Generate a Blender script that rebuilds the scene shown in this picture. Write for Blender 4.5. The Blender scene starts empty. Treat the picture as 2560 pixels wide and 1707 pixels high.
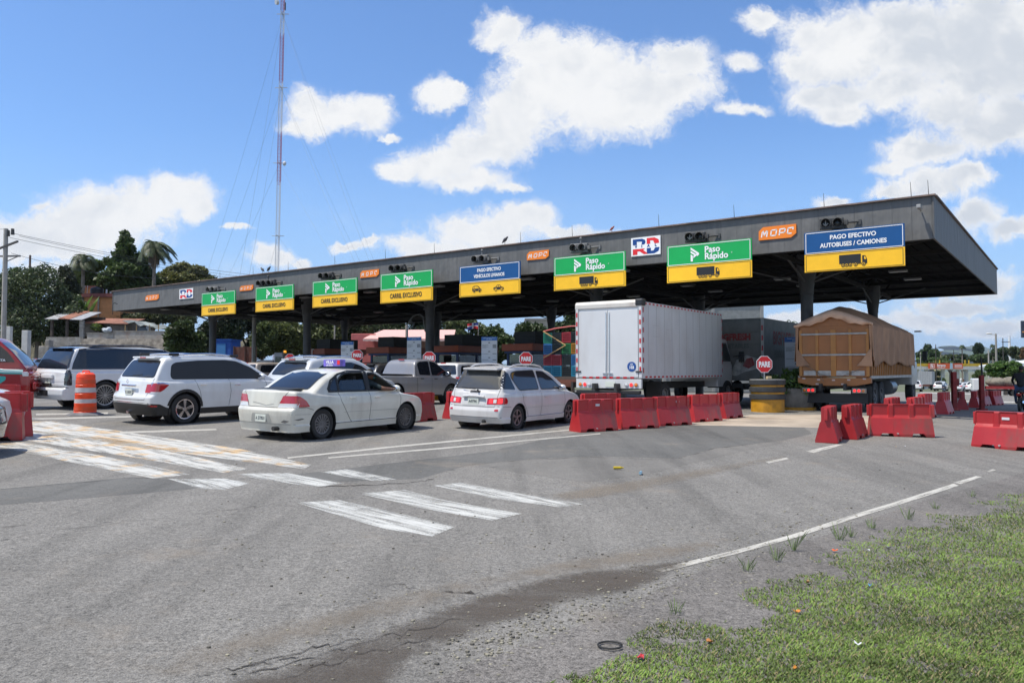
import bpy, bmesh, math, random
import numpy as np
from mathutils import Vector, Matrix
from mathutils.geometry import tessellate_polygon
R = math.radians
rnd = random.Random(7)
rng = np.random.default_rng(7)
C = bpy.context.scene.collection

# ---------------------------------------------------------------- camera, sky, sun, exposure
FOC, HOR = 1950.0, 925.0
cd = bpy.data.cameras.new('camera'); cam = bpy.data.objects.new('camera', cd); C.objects.link(cam)
cd.lens = FOC/2560*36; cd.clip_start = 0.1; cd.clip_end = 20000
PITCH = math.atan((HOR-853.5)/FOC)
cam.location = (0, 0, 1.5); cam.rotation_euler = (R(90)+PITCH, 0, 0)
bpy.context.scene.camera = cam
SUN = Vector((-0.47, -0.13, 1.0)).normalized()
sd = bpy.data.lights.new('sun', 'SUN'); sd.energy = 5.0; sd.angle = R(0.53); sd.color = (1, 0.94, 0.83)
so = bpy.data.objects.new('sun', sd); C.objects.link(so)
so.rotation_euler = SUN.to_track_quat('Z', 'Y').to_euler()
vs = bpy.context.scene.view_settings
vs.view_transform = 'Standard'; vs.look = 'None'; vs.exposure = 0.12; vs.gamma = 1; vs.use_curve_mapping = False
world = bpy.data.worlds.new('World'); bpy.context.scene.world = world; world.use_nodes = True

class NT:                                            # tiny node helper
    def __init__(s, tree): s.t = tree; s.n = tree.nodes; s.l = tree.links
    def new(s, typ, **kw):
        n = s.n.new(typ)
        for k, v in kw.items(): setattr(n, k, v)
        return n
    def put(s, sock, v):
        if hasattr(v, 'is_output'): s.l.new(v, sock)
        else:
            if isinstance(v, (tuple, list)) and len(v) == 3 and sock.type == 'RGBA': v = (*v, 1)
            sock.default_value = v
    def math(s, op, a, b=None, c=None, clamp=False):
        n = s.new('ShaderNodeMath', operation=op, use_clamp=clamp)
        for i, v in enumerate((a, b, c)):
            if v is not None: s.put(n.inputs[i], v)
        return n.outputs[0]
    def vmath(s, op, a, b=None, out=0):
        n = s.new('ShaderNodeVectorMath', operation=op)
        s.put(n.inputs[0], a)
        if b is not None: s.put(n.inputs[3 if op == 'SCALE' else 1], b)
        return n.outputs[out]
    def mix(s, f, a, b, typ='MIX'):
        n = s.new('ShaderNodeMix', data_type='RGBA', blend_type=typ)
        s.put(n.inputs[0], f); s.put(n.inputs[6], a); s.put(n.inputs[7], b)
        return n.outputs[2]
    def noise(s, vec, scale, detail=3, rough=.55, out=0, dist=0):
        n = s.new('ShaderNodeTexNoise'); s.put(n.inputs['Vector'], vec)
        n.inputs['Scale'].default_value = scale; n.inputs['Detail'].default_value = detail
        n.inputs['Roughness'].default_value = rough; n.inputs['Distortion'].default_value = dist
        return n.outputs[out]
    def ramp(s, v, a, b, lo=0., hi=1., smooth=True):
        n = s.new('ShaderNodeMapRange', interpolation_type='SMOOTHSTEP' if smooth else 'LINEAR')
        s.put(n.inputs[0], v)
        for i, q in enumerate((a, b, lo, hi)): n.inputs[i+1].default_value = q
        return n.outputs[0]

def build_sky():
    w = NT(world.node_tree); w.n.clear()
    out = w.new('ShaderNodeOutputWorld'); bg = w.new('ShaderNodeBackground'); w.l.new(bg.outputs[0], out.inputs[0])
    sky = w.new('ShaderNodeTexSky', sky_type='NISHITA', sun_disc=False)
    sky.sun_elevation = math.asin(SUN.z); sky.sun_rotation = math.atan2(SUN.x, SUN.y)
    sky.altitude = 50; sky.air_density = 1.0; sky.dust_density = 0.6; sky.ozone_density = 2.2
    D = w.new('ShaderNodeTexCoord').outputs['Generated']
    sp = w.new('ShaderNodeSeparateXYZ'); w.l.new(D, sp.inputs[0])
    yy = w.math('MAXIMUM', sp.outputs[1], 0.05)
    u = w.math('DIVIDE', sp.outputs[0], yy); v = w.math('DIVIDE', sp.outputs[2], yy)
    cb = w.new('ShaderNodeCombineXYZ'); w.l.new(u, cb.inputs[0]); w.l.new(v, cb.inputs[1]); P = cb.outputs[0]
    n1 = w.vmath('SUBTRACT', w.noise(P, 4.5, 5, .55, 1), (.5, .5, .5))
    n2 = w.vmath('SUBTRACT', w.noise(P, 19, 6, .62, 1), (.5, .5, .5))
    Pw = w.vmath('ADD', w.vmath('ADD', P, w.vmath('SCALE', n1, .07)), w.vmath('SCALE', n2, .045))
    # clouds: centre and radii in degrees-like tangent units (azimuth, elevation)
    B = [(60,525,110,42),(180,500,130,58),(300,480,110,55),(400,440,80,40),(120,545,200,36),(440,470,45,28),(75,478,28,10),
      (2100,60,160,80),(1960,120,110,70),(2250,180,120,60),(1080,350,80,44),(1030,370,70,36),(950,395,60,22),(1170,300,80,60),(700,262,50,52),(770,262,80,48),(840,262,56,44),(690,305,50,20),(890,318,26,8),(1005,212,56,38),(1035,192,32,22),
      (1160,62,52,42),(1130,85,32,24),(1250,110,90,48),(1340,150,120,70),(1440,170,110,70),(1560,125,66,52),(1500,200,130,66),(1380,240,150,70),
      (1200,260,110,70),(1130,330,90,50),(1010,385,100,40),(1070,425,100,24),(905,402,44,16),(1240,200,110,80),(1170,440,40,14),
      (1900,60,90,50),(2010,60,170,70),(2180,100,200,95),(2280,40,160,80),(1870,135,90,46),(1930,205,110,46),(1760,28,48,32),(1705,128,46,22),
      (1955,252,64,26),(2340,130,120,90),(2080,200,120,50),(1672,248,44,18),(1735,243,38,15),
      (2200,250,100,54),(2270,300,110,60),(2140,345,90,38),(2340,260,70,80),(2070,378,60,18),
      (2140,425,110,34),(2230,412,60,26),(2060,440,50,20),(1920,455,40,14),(1120,530,130,42),(1200,508,80,30),(1000,570,110,24),(1310,535,80,16),
      (628,578,44,24),(690,590,22,12),(818,566,40,9),(860,562,18,9),(2250,492,60,32),(2330,520,50,26),(105,612,110,26),
      (2250,645,90,32),(2120,725,80,24),(2280,740,90,26),(1810,735,70,16),(2200,690,120,20),(2010,730,60,14),(540,515,30,6)]
    q = None
    for (x, y, a, b) in B:
        cx = (x*1.0884-1280)/FOC; cy = (HOR-y*1.0884)/FOC
        e = w.vmath('MULTIPLY', w.vmath('SUBTRACT', Pw, (cx, cy, 0)), (FOC/(a*1.0884), FOC/(b*1.0884), 0))
        r = w.vmath('LENGTH', e, out=1)
        if q is None: q = r
        else:
            n = w.new('ShaderNodeMath', operation='SMOOTH_MIN'); w.l.new(q, n.inputs[0]); w.l.new(r, n.inputs[1]); n.inputs[2].default_value = .38; q = n.outputs[0]
    fine = w.noise(w.vmath('ADD', P, w.vmath('SCALE', n2, .08)), 17, 10, .7)
    qf = w.math('ADD', q, w.math('MULTIPLY', w.math('SUBTRACT', fine, .5), 1.7))
    fr2 = w.noise(w.vmath('ADD', P, w.vmath('SCALE', n2, .16)), 42, 8, .72)
    qf = w.math('ADD', qf, w.math('MULTIPLY', w.math('SUBTRACT', fr2, .5), .8)); mk = w.math('POWER', w.ramp(qf, 1.52, .6), 1.2)
    dl = w.vmath('ADD', w.vmath('ADD', P, w.vmath('SCALE', n2, .05)), (-.012, .02, 0)); emb = w.math('SUBTRACT', w.noise(dl, 16, 6, .6), w.noise(w.vmath('ADD', dl, (.012, -.02, 0)), 16, 6, .6))
    front = w.ramp(sp.outputs[1], .12, .3)
    # unseen rest of the sky: noise clouds added to whiten the fill light and reflections
    gn = w.noise(D, 3.2, 8, .6); mg = w.math('MULTIPLY', w.ramp(gn, .46, .6), w.ramp(sp.outputs[2], .0, .12))
    wisp = w.math('MULTIPLY', w.ramp(w.noise(w.vmath('MULTIPLY', P, (1, 2.2, 1)), 6, 6, .65), .5, .75), w.ramp(v, .28, .0, 0, .55))
    m = w.math('MAXIMUM', mk, w.math('MULTIPLY', wisp, .8))
    m = w.math('ADD', w.math('MULTIPLY', m, front), w.math('MULTIPLY', mg, w.math('SUBTRACT', 1., front)))
    sh = w.noise(w.vmath('ADD', P, w.vmath('SCALE', n1, .1)), 5.5, 5, .55)
    deep = w.ramp(q, 1.0, .35)
    big = w.ramp(u, .30, .52)
    grey = w.math('MULTIPLY', w.ramp(w.math('ADD', w.math('ADD', sh, w.math('MULTIPLY', emb, .55)), w.math('MULTIPLY', big, .1)), .36, .7), w.math('MULTIPLY', deep, w.math('ADD', w.math('MULTIPLY', big, .3), .6)))
    cc = w.mix(grey, (8.7, 8.75, 8.8), (5.9, 6.35, 7.0))
    skc = w.mix(1., sky.outputs[0], (1.06, 1.38, 1.75), 'MULTIPLY')
    skc = w.mix(w.ramp(v, .34, .0, 0., .75), skc, (3.6, 5.45, 8.5))
    w.l.new(w.mix(m, skc, cc), bg.inputs[0]); bg.inputs[1].default_value = 0.1
build_sky()
world.cycles.sampling_method = 'MANUAL'; world.cycles.sample_map_resolution = 256

# ---------------------------------------------------------------- terrain height and survey helpers
def gz(x, y):
    return -.19 - .014*max(-70, min(150, x)) + .016*min(y, 26) - .0117*max(0, min(y, 420)-26)
def ray(px, py):
    dx = (px-1280)/FOC; dz = (853.5-py)/FOC
    c, s = math.cos(PITCH), math.sin(PITCH)
    return Vector((dx, c-dz*s, s+dz*c))
def P(px, py, Y):
    d = ray(px, py); return Vector((d.x/d.y*Y, Y, 1.5+d.z/d.y*Y))
def G(px, py, h=0.0):
    d = ray(px, py); t = 5.
    for _ in range(60):
        x, y = d.x*t, d.y*t
        t = t + ((1.5+d.z*t) - (gz(x, y)+h))/max(.02, -d.z)*.7
    return Vector((d.x*t, d.y*t, gz(d.x*t, d.y*t)+h))
UX = Vector((-0.8075, 0.5899, 0)); VX = Vector((0.5899, 0.8075, 0))   # along the canopy / along the lanes

# ---------------------------------------------------------------- object helpers
def tag(o, label=None, cat=None, group=None, kind=None):
    if label: o['label'] = label
    if cat: o['category'] = cat
    if group: o['group'] = group
    if kind: o['kind'] = kind
    return o
def thing(name, label, cat, loc=(0, 0, 0), rz=0., group=None):
    o = bpy.data.objects.new(name, None); C.objects.link(o); o.location = loc; o.rotation_euler = (0, 0, rz)
    o.empty_display_size = .3
    return tag(o, label, cat, group)
def copy_tree(o, parent=None):
    c = o.copy(); C.objects.link(c)
    if parent is not None: c.parent = parent
    for ch in o.children: copy_tree(ch, c)
    return c
class MB:
    def __init__(s): s.v = []; s.f = []; s.mi = []; s.m = 0; s.X = Matrix.Identity(4)
    def add(s, vs, fs):
        b = len(s.v); s.v += [tuple(s.X @ Vector(p)) for p in vs]
        for f in fs: s.f.append(tuple(i+b for i in f)); s.mi.append(s.m)
        return s
    def box(s, c, d, rz=0, ry=0, rx=0):
        M = Matrix.Translation(c) @ Matrix.Rotation(rz, 4, 'Z') @ Matrix.Rotation(ry, 4, 'Y') @ Matrix.Rotation(rx, 4, 'X')
        h = [q/2 for q in d]
        vs = [tuple(M @ Vector((sx*h[0], sy*h[1], sz*h[2]))) for sx in (-1, 1) for sy in (-1, 1) for sz in (-1, 1)]
        return s.add(vs, [(0, 1, 3, 2), (4, 6, 7, 5), (0, 4, 5, 1), (2, 3, 7, 6), (0, 2, 6, 4), (1, 5, 7, 3)])
    def bar(s, p0, p1, w, h=None):                    # square bar between two points
        p0, p1 = Vector(p0), Vector(p1); d = p1-p0; L = d.length; h = h or w
        q = d.to_track_quat('X', 'Z').to_matrix().to_4x4(); M = Matrix.Translation((p0+p1)/2) @ q
        vs = [tuple(M @ Vector((sx*L/2, sy*w/2, sz*h/2))) for sx in (-1, 1) for sy in (-1, 1) for sz in (-1, 1)]
        return s.add(vs, [(0, 1, 3, 2), (4, 6, 7, 5), (0, 4, 5, 1), (2, 3, 7, 6), (0, 2, 6, 4), (1, 5, 7, 3)])
    def cone(s, p0, p1, r0, r1=None, n=12, caps=True):
        p0, p1 = Vector(p0), Vector(p1); r1 = r0 if r1 is None else r1
        q = (p1-p0).to_track_quat('Z', 'Y').to_matrix()
        vs = []
        for p, r in ((p0, r0), (p1, r1)):
            for i in range(n):
                a = 2*math.pi*i/n; vs.append(tuple(p + q @ Vector((r*math.cos(a), r*math.sin(a), 0))))
        fs = [(i, (i+1) % n, n+(i+1) % n, n+i) for i in range(n)]
        if caps: fs += [tuple(range(n-1, -1, -1)), tuple(range(n, 2*n))]
        return s.add(vs, fs)
    def tube(s, pts, r, n=6):
        for a, b in zip(pts[:-1], pts[1:]): s.cone(a, b, r, r, n)
        return s
    def lathe(s, prof, n=24, M=None):                 # prof [(r,z)] about z
        M = M or Matrix.Identity(4); vs = []
        for r, z in prof:
            for i in range(n):
                a = 2*math.pi*i/n; vs.append(tuple(M @ Vector((r*math.cos(a), r*math.sin(a), z))))
        k = len(prof)
        fs = [(j*n+i, j*n+(i+1) % n, (j+1)*n+(i+1) % n, (j+1)*n+i) for j in range(k-1) for i in range(n)]
        return s.add(vs, fs)
    def prism(s, poly, d0, d1, M=None):               # 2D polygon (x,y) extruded z d0..d1
        M = M or Matrix.Identity(4); n = len(poly)
        vs = [tuple(M @ Vector((p[0], p[1], d))) for d in (d0, d1) for p in poly]
        tri = tessellate_polygon([[Vector((p[0], p[1], 0)) for p in poly]])
        fs = [(i, (i+1) % n, n+(i+1) % n, n+i) for i in range(n)]
        fs += [(c, b, a) for a, b, c in tri] + [(a+n, b+n, c+n) for a, b, c in tri]
        return s.add(vs, fs)
    def sphere(s, c, r, n=10, m=7):
        if not hasattr(r, '__len__'): r = (r, r, r)
        vs = [(c[0]+r[0]*math.sin(math.pi*j/m)*math.cos(2*math.pi*i/n), c[1]+r[1]*math.sin(math.pi*j/m)*math.sin(2*math.pi*i/n), c[2]+r[2]*math.cos(math.pi*j/m)) for j in range(m+1) for i in range(n)]
        return s.add(vs, [(j*n+i, (j+1)*n+i, (j+1)*n+(i+1) % n, j*n+(i+1) % n) for j in range(m) for i in range(n)])
    def build(s, name, mats, parent=None, smooth=False, bevel=0., rec=True):
        me = bpy.data.meshes.new(name); me.from_pydata(s.v, [], s.f)
        for m in (mats if isinstance(mats, (list, tuple)) else [mats]): me.materials.append(m)
        if max(s.mi, default=0): me.polygons.foreach_set('material_index', s.mi)
        bm = bmesh.new(); bm.from_mesh(me)
        if rec: bmesh.ops.remove_doubles(bm, verts=bm.verts, dist=1e-5); bmesh.ops.recalc_face_normals(bm, faces=bm.faces)
        bm.to_mesh(me); bm.free()
        if smooth: me.shade_smooth(); me.set_sharp_from_angle(angle=R(38))
        o = bpy.data.objects.new(name, me); C.objects.link(o)
        if parent is not None: o.parent = parent
        if bevel:
            b = o.modifiers.new('bevel', 'BEVEL'); b.width = bevel; b.segments = 2; b.limit_method = 'ANGLE'; b.angle_limit = R(40)
        return o
def mesh_obj(name, V, F, mats, parent=None, smooth=False, mi=None):
    me = bpy.data.meshes.new(name); me.from_pydata([tuple(p) for p in V], [], [tuple(f) for f in F])
    for m in (mats if isinstance(mats, (list, tuple)) else [mats]): me.materials.append(m)
    if mi is not None: me.polygons.foreach_set('material_index', mi)
    if smooth: me.shade_smooth(); me.set_sharp_from_angle(angle=R(42))
    o = bpy.data.objects.new(name, me); C.objects.link(o)
    if parent is not None: o.parent = parent
    return o
def quads_obj(name, V, mats, parent=None, k=4):        # V (n,k,3) numpy
    n = V.shape[0]; me = bpy.data.meshes.new(name)
    me.vertices.add(n*k); me.vertices.foreach_set('co', V.reshape(-1).astype(np.float32))
    me.loops.add(n*k); me.loops.foreach_set('vertex_index', np.arange(n*k, dtype=np.int32))
    me.polygons.add(n); me.polygons.foreach_set('loop_start', np.arange(0, n*k, k, dtype=np.int32))
    me.polygons.foreach_set('loop_total', np.full(n, k, dtype=np.int32))
    me.update(calc_edges=True); me.validate()
    me.materials.append(mats)
    o = bpy.data.objects.new(name, me); C.objects.link(o)
    if parent is not None: o.parent = parent
    return o
def text_mb(mb, txt, size, M, bold=0., sx=1., align='CENTER', depth=.0, space=1.0):
    cu = bpy.data.curves.new('t', 'FONT'); cu.body = txt; cu.size = size; cu.align_x = align; cu.align_y = 'CENTER'
    cu.offset = bold; cu.extrude = depth; cu.space_character = space; cu.resolution_u = 3; cu.space_line = .95
    o = bpy.data.objects.new('t', cu); C.objects.link(o)
    dg = bpy.context.evaluated_depsgraph_get(); me = bpy.data.meshes.new_from_object(o.evaluated_get(dg))
    S = Matrix.Diagonal((sx, 1, 1, 1))
    mb.add([tuple(M @ S @ v.co) for v in me.vertices], [tuple(p.vertices) for p in me.polygons])
    bpy.data.objects.remove(o); bpy.data.meshes.remove(me); bpy.data.curves.remove(cu)

# ---------------------------------------------------------------- materials
MATS = {}
def mat(name, col, rough=.6, metal=0., var=0., straw=0., fade=0., vscale=3., bump=0., bscale=40., coat=0., emis=0., spec=.5, dirt=None, island=0., sub=0.):
    if name in MATS: return MATS[name]
    m = bpy.data.materials.new(name); m.use_nodes = True; t = NT(m.node_tree)
    b = t.n['Principled BSDF']; b.inputs['Roughness'].default_value = rough; b.inputs['Metallic'].default_value = metal
    b.inputs['Specular IOR Level'].default_value = spec; b.inputs['Coat Weight'].default_value = coat
    b.inputs['Coat Roughness'].default_value = .05
    oc = t.new('ShaderNodeTexCoord').outputs['Object']
    c = (*col, 1)
    if var:
        n = t.noise(oc, vscale, 5, .6); lo = tuple(q*(1-var) for q in col); hi = tuple(min(1, q*(1+var)) for q in col)
        c = t.mix(t.ramp(n, .3, .7), lo, hi)
    if dirt:                                            # grime that gathers in noise patches
        dc, amt, ds = dirt
        n = t.noise(t.vmath('MULTIPLY', oc, (1, 1, .35)), ds, 6, .65)
        c = t.mix(t.math('MULTIPLY', t.ramp(n, .45, .75), amt), c, dc)
    if island:
        g = t.new('ShaderNodeNewGeometry').outputs['Random Per Island']
        c = t.mix(1., c, t.mix(g, tuple([1-island]*3), (1+island, 1+island, 1+island*.6)), 'MULTIPLY')
    if straw:                                           # a share of the blades is dry
        g = t.new('ShaderNodeNewGeometry').outputs['Random Per Island']; c = t.mix(t.ramp(t.math('FRACT', t.math('MULTIPLY', g, 7.13)), 1-straw, 1-straw+.05), c, (.30, .25, .12))
    if fade:                                            # every copy has weathered differently
        g = t.new('ShaderNodeObjectInfo').outputs['Random']; c = t.mix(1., c, t.mix(g, (1-fade, 1-fade, 1-fade), (1+fade*.6, 1+fade*2.5, 1+fade*2.)), 'MULTIPLY')
    t.put(b.inputs['Base Color'], c)
    if bump:
        bn = t.new('ShaderNodeBump'); bn.inputs['Strength'].default_value = bump; bn.inputs['Distance'].default_value = .02
        t.l.new(t.noise(oc, bscale, 4, .6), bn.inputs['Height']); t.l.new(bn.outputs[0], b.inputs['Normal'])
    if emis: b.inputs['Emission Color'].default_value = (*col, 1); b.inputs['Emission Strength'].default_value = emis
    if sub:
        tr = t.new('ShaderNodeBsdfTranslucent'); t.put(tr.inputs[0], c); mx = t.new('ShaderNodeMixShader'); mx.inputs[0].default_value = sub
        o = t.n['Material Output']; t.l.new(b.outputs[0], mx.inputs[1]); t.l.new(tr.outputs[0], mx.inputs[2]); t.l.new(mx.outputs[0], o.inputs[0])
    MATS[name] = m; return m
def glass_mat(name, tint=(.02, .025, .03), trans=.25):
    if name in MATS: return MATS[name]
    m = bpy.data.materials.new(name); m.use_nodes = True; t = NT(m.node_tree); t.n.clear()
    o = t.new('ShaderNodeOutputMaterial'); g = t.new('ShaderNodeBsdfGlossy'); g.inputs['Roughness'].default_value = .03; g.inputs[0].default_value = (.95, .97, 1, 1)
    d = t.new('ShaderNodeBsdfDiffuse'); d.inputs[0].default_value = (*tint, 1)
    tr = t.new('ShaderNodeBsdfTransparent'); tr.inputs[0].default_value = (.62, .7, .68, 1)
    m1 = t.new('ShaderNodeMixShader'); m1.inputs[0].default_value = trans; t.l.new(d.outputs[0], m1.inputs[1]); t.l.new(tr.outputs[0], m1.inputs[2])
    f = t.new('ShaderNodeFresnel'); f.inputs[0].default_value = 1.55
    m2 = t.new('ShaderNodeMixShader'); t.l.new(t.math('MULTIPLY', f.outputs[0], 1.25, clamp=True), m2.inputs[0]); t.l.new(m1.outputs[0], m2.inputs[1]); t.l.new(g.outputs[0], m2.inputs[2])
    t.l.new(m2.outputs[0], o.inputs[0]); MATS[name] = m; return m
# ================================================================ SETTING: ground, road, paint
def asphalt(name, tone=.182, grain=1., warm=(1., .955, .88)):
    m = bpy.data.materials.new(name); m.use_nodes = True; t = NT(m.node_tree); b = t.n['Principled BSDF']
    oc = t.new('ShaderNodeTexCoord').outputs['Object']
    a1 = t.noise(oc, 95, 2, .7); a2 = t.noise(oc, 38, 3, .6); lg = t.noise(oc, .35, 6, .65); mid = t.noise(t.vmath('MULTIPLY', oc, (1, 1, 1)), 2.3, 5, .7)
    g3 = t.noise(oc, 14, 4, .7)
    st = t.noise(t.vmath('MULTIPLY', t.new('ShaderNodeTexCoord').outputs['Object'], (.5, .12, 1)), 1.1, 5, .6)
    k = t.math('ADD', t.math('MULTIPLY', t.math('SUBTRACT', a1, .5), 2.2*grain), t.math('MULTIPLY', t.math('SUBTRACT', a2, .5), 1.7*grain))
    k = t.math('ADD', k, t.math('MULTIPLY', t.math('SUBTRACT', g3, .5), .9*grain)); k = t.math('ADD', k, t.math('MULTIPLY', t.math('SUBTRACT', lg, .5), .45)); k = t.math('ADD', k, t.math('MULTIPLY', t.math('SUBTRACT', mid, .5), .3))
    k = t.math('ADD', k, t.math('MULTIPLY', t.math('SUBTRACT', st, .5), .25))
    vor = t.new('ShaderNodeTexVoronoi'); t.l.new(oc, vor.inputs[0]); vor.inputs['Scale'].default_value = 55
    stone = t.ramp(vor.outputs['Distance'], .16, .08, 0, .5*grain)
    rs = t.new('ShaderNodeSeparateColor'); t.l.new(vor.outputs['Color'], rs.inputs[0])
    stone = t.math('MULTIPLY', stone, t.ramp(rs.outputs[0], .68, .8))
    k = t.math('ADD', t.math('ADD', k, 1.), stone); k = t.math('MAXIMUM', k, .25)
    c = t.vmath('SCALE', tuple(tone*q for q in warm), None)
    c.node.inputs[0].default_value = tuple(tone*q for q in warm); t.put(c.node.inputs[3], k)
    trk = t.noise(t.vmath('MULTIPLY', t.vmath('ADD', oc, (0, 0, 0)), (1.1, .09, 1)), 1.4, 4, .6); k = t.math('MULTIPLY', k, t.ramp(trk, .42, .7, 1.08, .82)); c = t.vmath('SCALE', tuple(tone*q for q in warm), None); c.node.inputs[0].default_value = tuple(tone*q for q in warm); t.put(c.node.inputs[3], k)
    spot = t.ramp(t.noise(oc, 2.6, 3, .5), .70, .76); c = t.mix(t.math('MULTIPLY', spot, .45), c, (.05, .047, .043))
    dust = t.math('MULTIPLY', t.ramp(t.noise(oc, .55, 7, .72), .54, .74), .5)
    c = t.mix(dust, c, (.27, .225, .175))
    t.put(b.inputs['Base Color'], c); b.inputs['Roughness'].default_value = .88; b.inputs['Specular IOR Level'].default_value = .3
    bn = t.new('ShaderNodeBump'); bn.inputs['Strength'].default_value = .8*grain; bn.inputs['Distance'].default_value = .012
    h = t.math('ADD', t.math('MULTIPLY', a2, .8), a1); t.l.new(h, bn.inputs['Height']); t.l.new(bn.outputs[0], b.inputs['Normal'])
    MATS[name] = m; return m
def film(name, col, cover=.55, scale=9., rough=.7, stretch=(1, 1, 1), second=None, edge='mask', soft=.12, opac=1.):
    """worn film lying on the road: the paint or dirt is missing where noise and the mesh's edge mask say so"""
    m = bpy.data.materials.new(name); m.use_nodes = True; t = NT(m.node_tree); b = t.n['Principled BSDF']
    uv = t.new('ShaderNodeUVMap').outputs[0]; oc = t.new('ShaderNodeTexCoord').outputs['Object']
    n = t.math('ADD', t.math('MULTIPLY', t.noise(t.vmath('MULTIPLY', uv, stretch), scale, 6, .68), .72), t.math('MULTIPLY', t.noise(oc, 60, 3, .7), .28))
    a = t.new('ShaderNodeAttribute', attribute_name=edge).outputs['Fac']
    k = t.math('ADD', n, t.math('MULTIPLY', t.math('SUBTRACT', a, 1.), .5))
    al = t.math('MULTIPLY', t.ramp(k, 1-cover-soft, 1-cover+soft), opac)
    c = (*col, 1)
    if second:
        c = t.mix(t.math('MULTIPLY', t.ramp(t.noise(uv, 1.6, 4, .6), .5, .62), .75), col, second)
    c = t.mix(t.ramp(t.noise(oc, 5, 5, .7), .35, .8, 0, .35), c, tuple(q*.55 for q in col))
    t.put(b.inputs['Base Color'], c); b.inputs['Roughness'].default_value = rough; b.inputs['Specular IOR Level'].default_value = .3; t.put(b.inputs['Alpha'], al)
    MATS[name] = m; return m
def sheet(name, poly, h, m, kind='structure', cell=.4, fade=0., floor=0.):
    """flat sheet over the terrain; poly = outline (x,y); keeps the terrain fold at y=38; optional edge fade attribute"""
    bm = bmesh.new(); vs = [bm.verts.new((p[0], p[1], 0)) for p in poly]; bm.faces.new(vs)
    if fade:
        xs = [p[0] for p in poly]; ys = [p[1] for p in poly]
        for ax, lo, hi in ((0, min(xs), max(xs)), (1, min(ys), max(ys))):
            k = math.ceil(lo/cell)
            while k*cell < hi:
                co = [0, 0, 0]; no = [0, 0, 0]; co[ax] = k*cell; no[ax] = 1
                bmesh.ops.bisect_plane(bm, geom=bm.verts[:]+bm.edges[:]+bm.faces[:], plane_co=co, plane_no=no); k += 1
    for co, no in (((0, 26, 0), (0, 1, 0)), ((0, 420, 0), (0, 1, 0)), ((-70, 0, 0), (1, 0, 0)), ((150, 0, 0), (1, 0, 0))):
        bmesh.ops.bisect_plane(bm, geom=bm.verts[:]+bm.edges[:]+bm.faces[:], plane_co=co, plane_no=no)
    bmesh.ops.triangulate(bm, faces=bm.faces)
    for v in bm.verts: v.co.z = gz(v.co.x, v.co.y)+h*.3
    me = bpy.data.meshes.new(name); bm.to_mesh(me); bm.free(); me.materials.append(m)
    n = len(poly); at = me.attributes.new('mask', 'FLOAT', 'POINT'); uvl = me.uv_layers.new(name='UVMap')
    vals = []
    for v in me.vertices:
        d = 1e9
        for i in range(n):
            a, b = Vector(poly[i][:2]), Vector(poly[(i+1) % n][:2]); p = v.co.xy; ab = b-a
            t_ = max(0, min(1, (p-a).dot(ab)/max(1e-9, ab.length_squared))); d = min(d, (p-a-ab*t_).length)
        vals.append(floor+(1-floor)*min(1, d/fade) if fade else 1.)
    at.data.foreach_set('value', vals)
    e = max((Vector(poly[(i+1) % n][:2])-Vector(poly[i][:2]) for i in range(n)), key=lambda q: q.length); e.normalize(); f = Vector((-e.y, e.x)); o0 = Vector(poly[0][:2])
    for lp in me.loops:
        p = me.vertices[lp.vertex_index].co.xy-o0; uvl.data[lp.index].uv = (p.dot(e), p.dot(f))
    o = bpy.data.objects.new(name, me); C.objects.link(o)
    if kind: o['kind'] = kind
    return o
def gp(*pts): return [tuple(G(x, y).xy) for x, y in pts]

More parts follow.
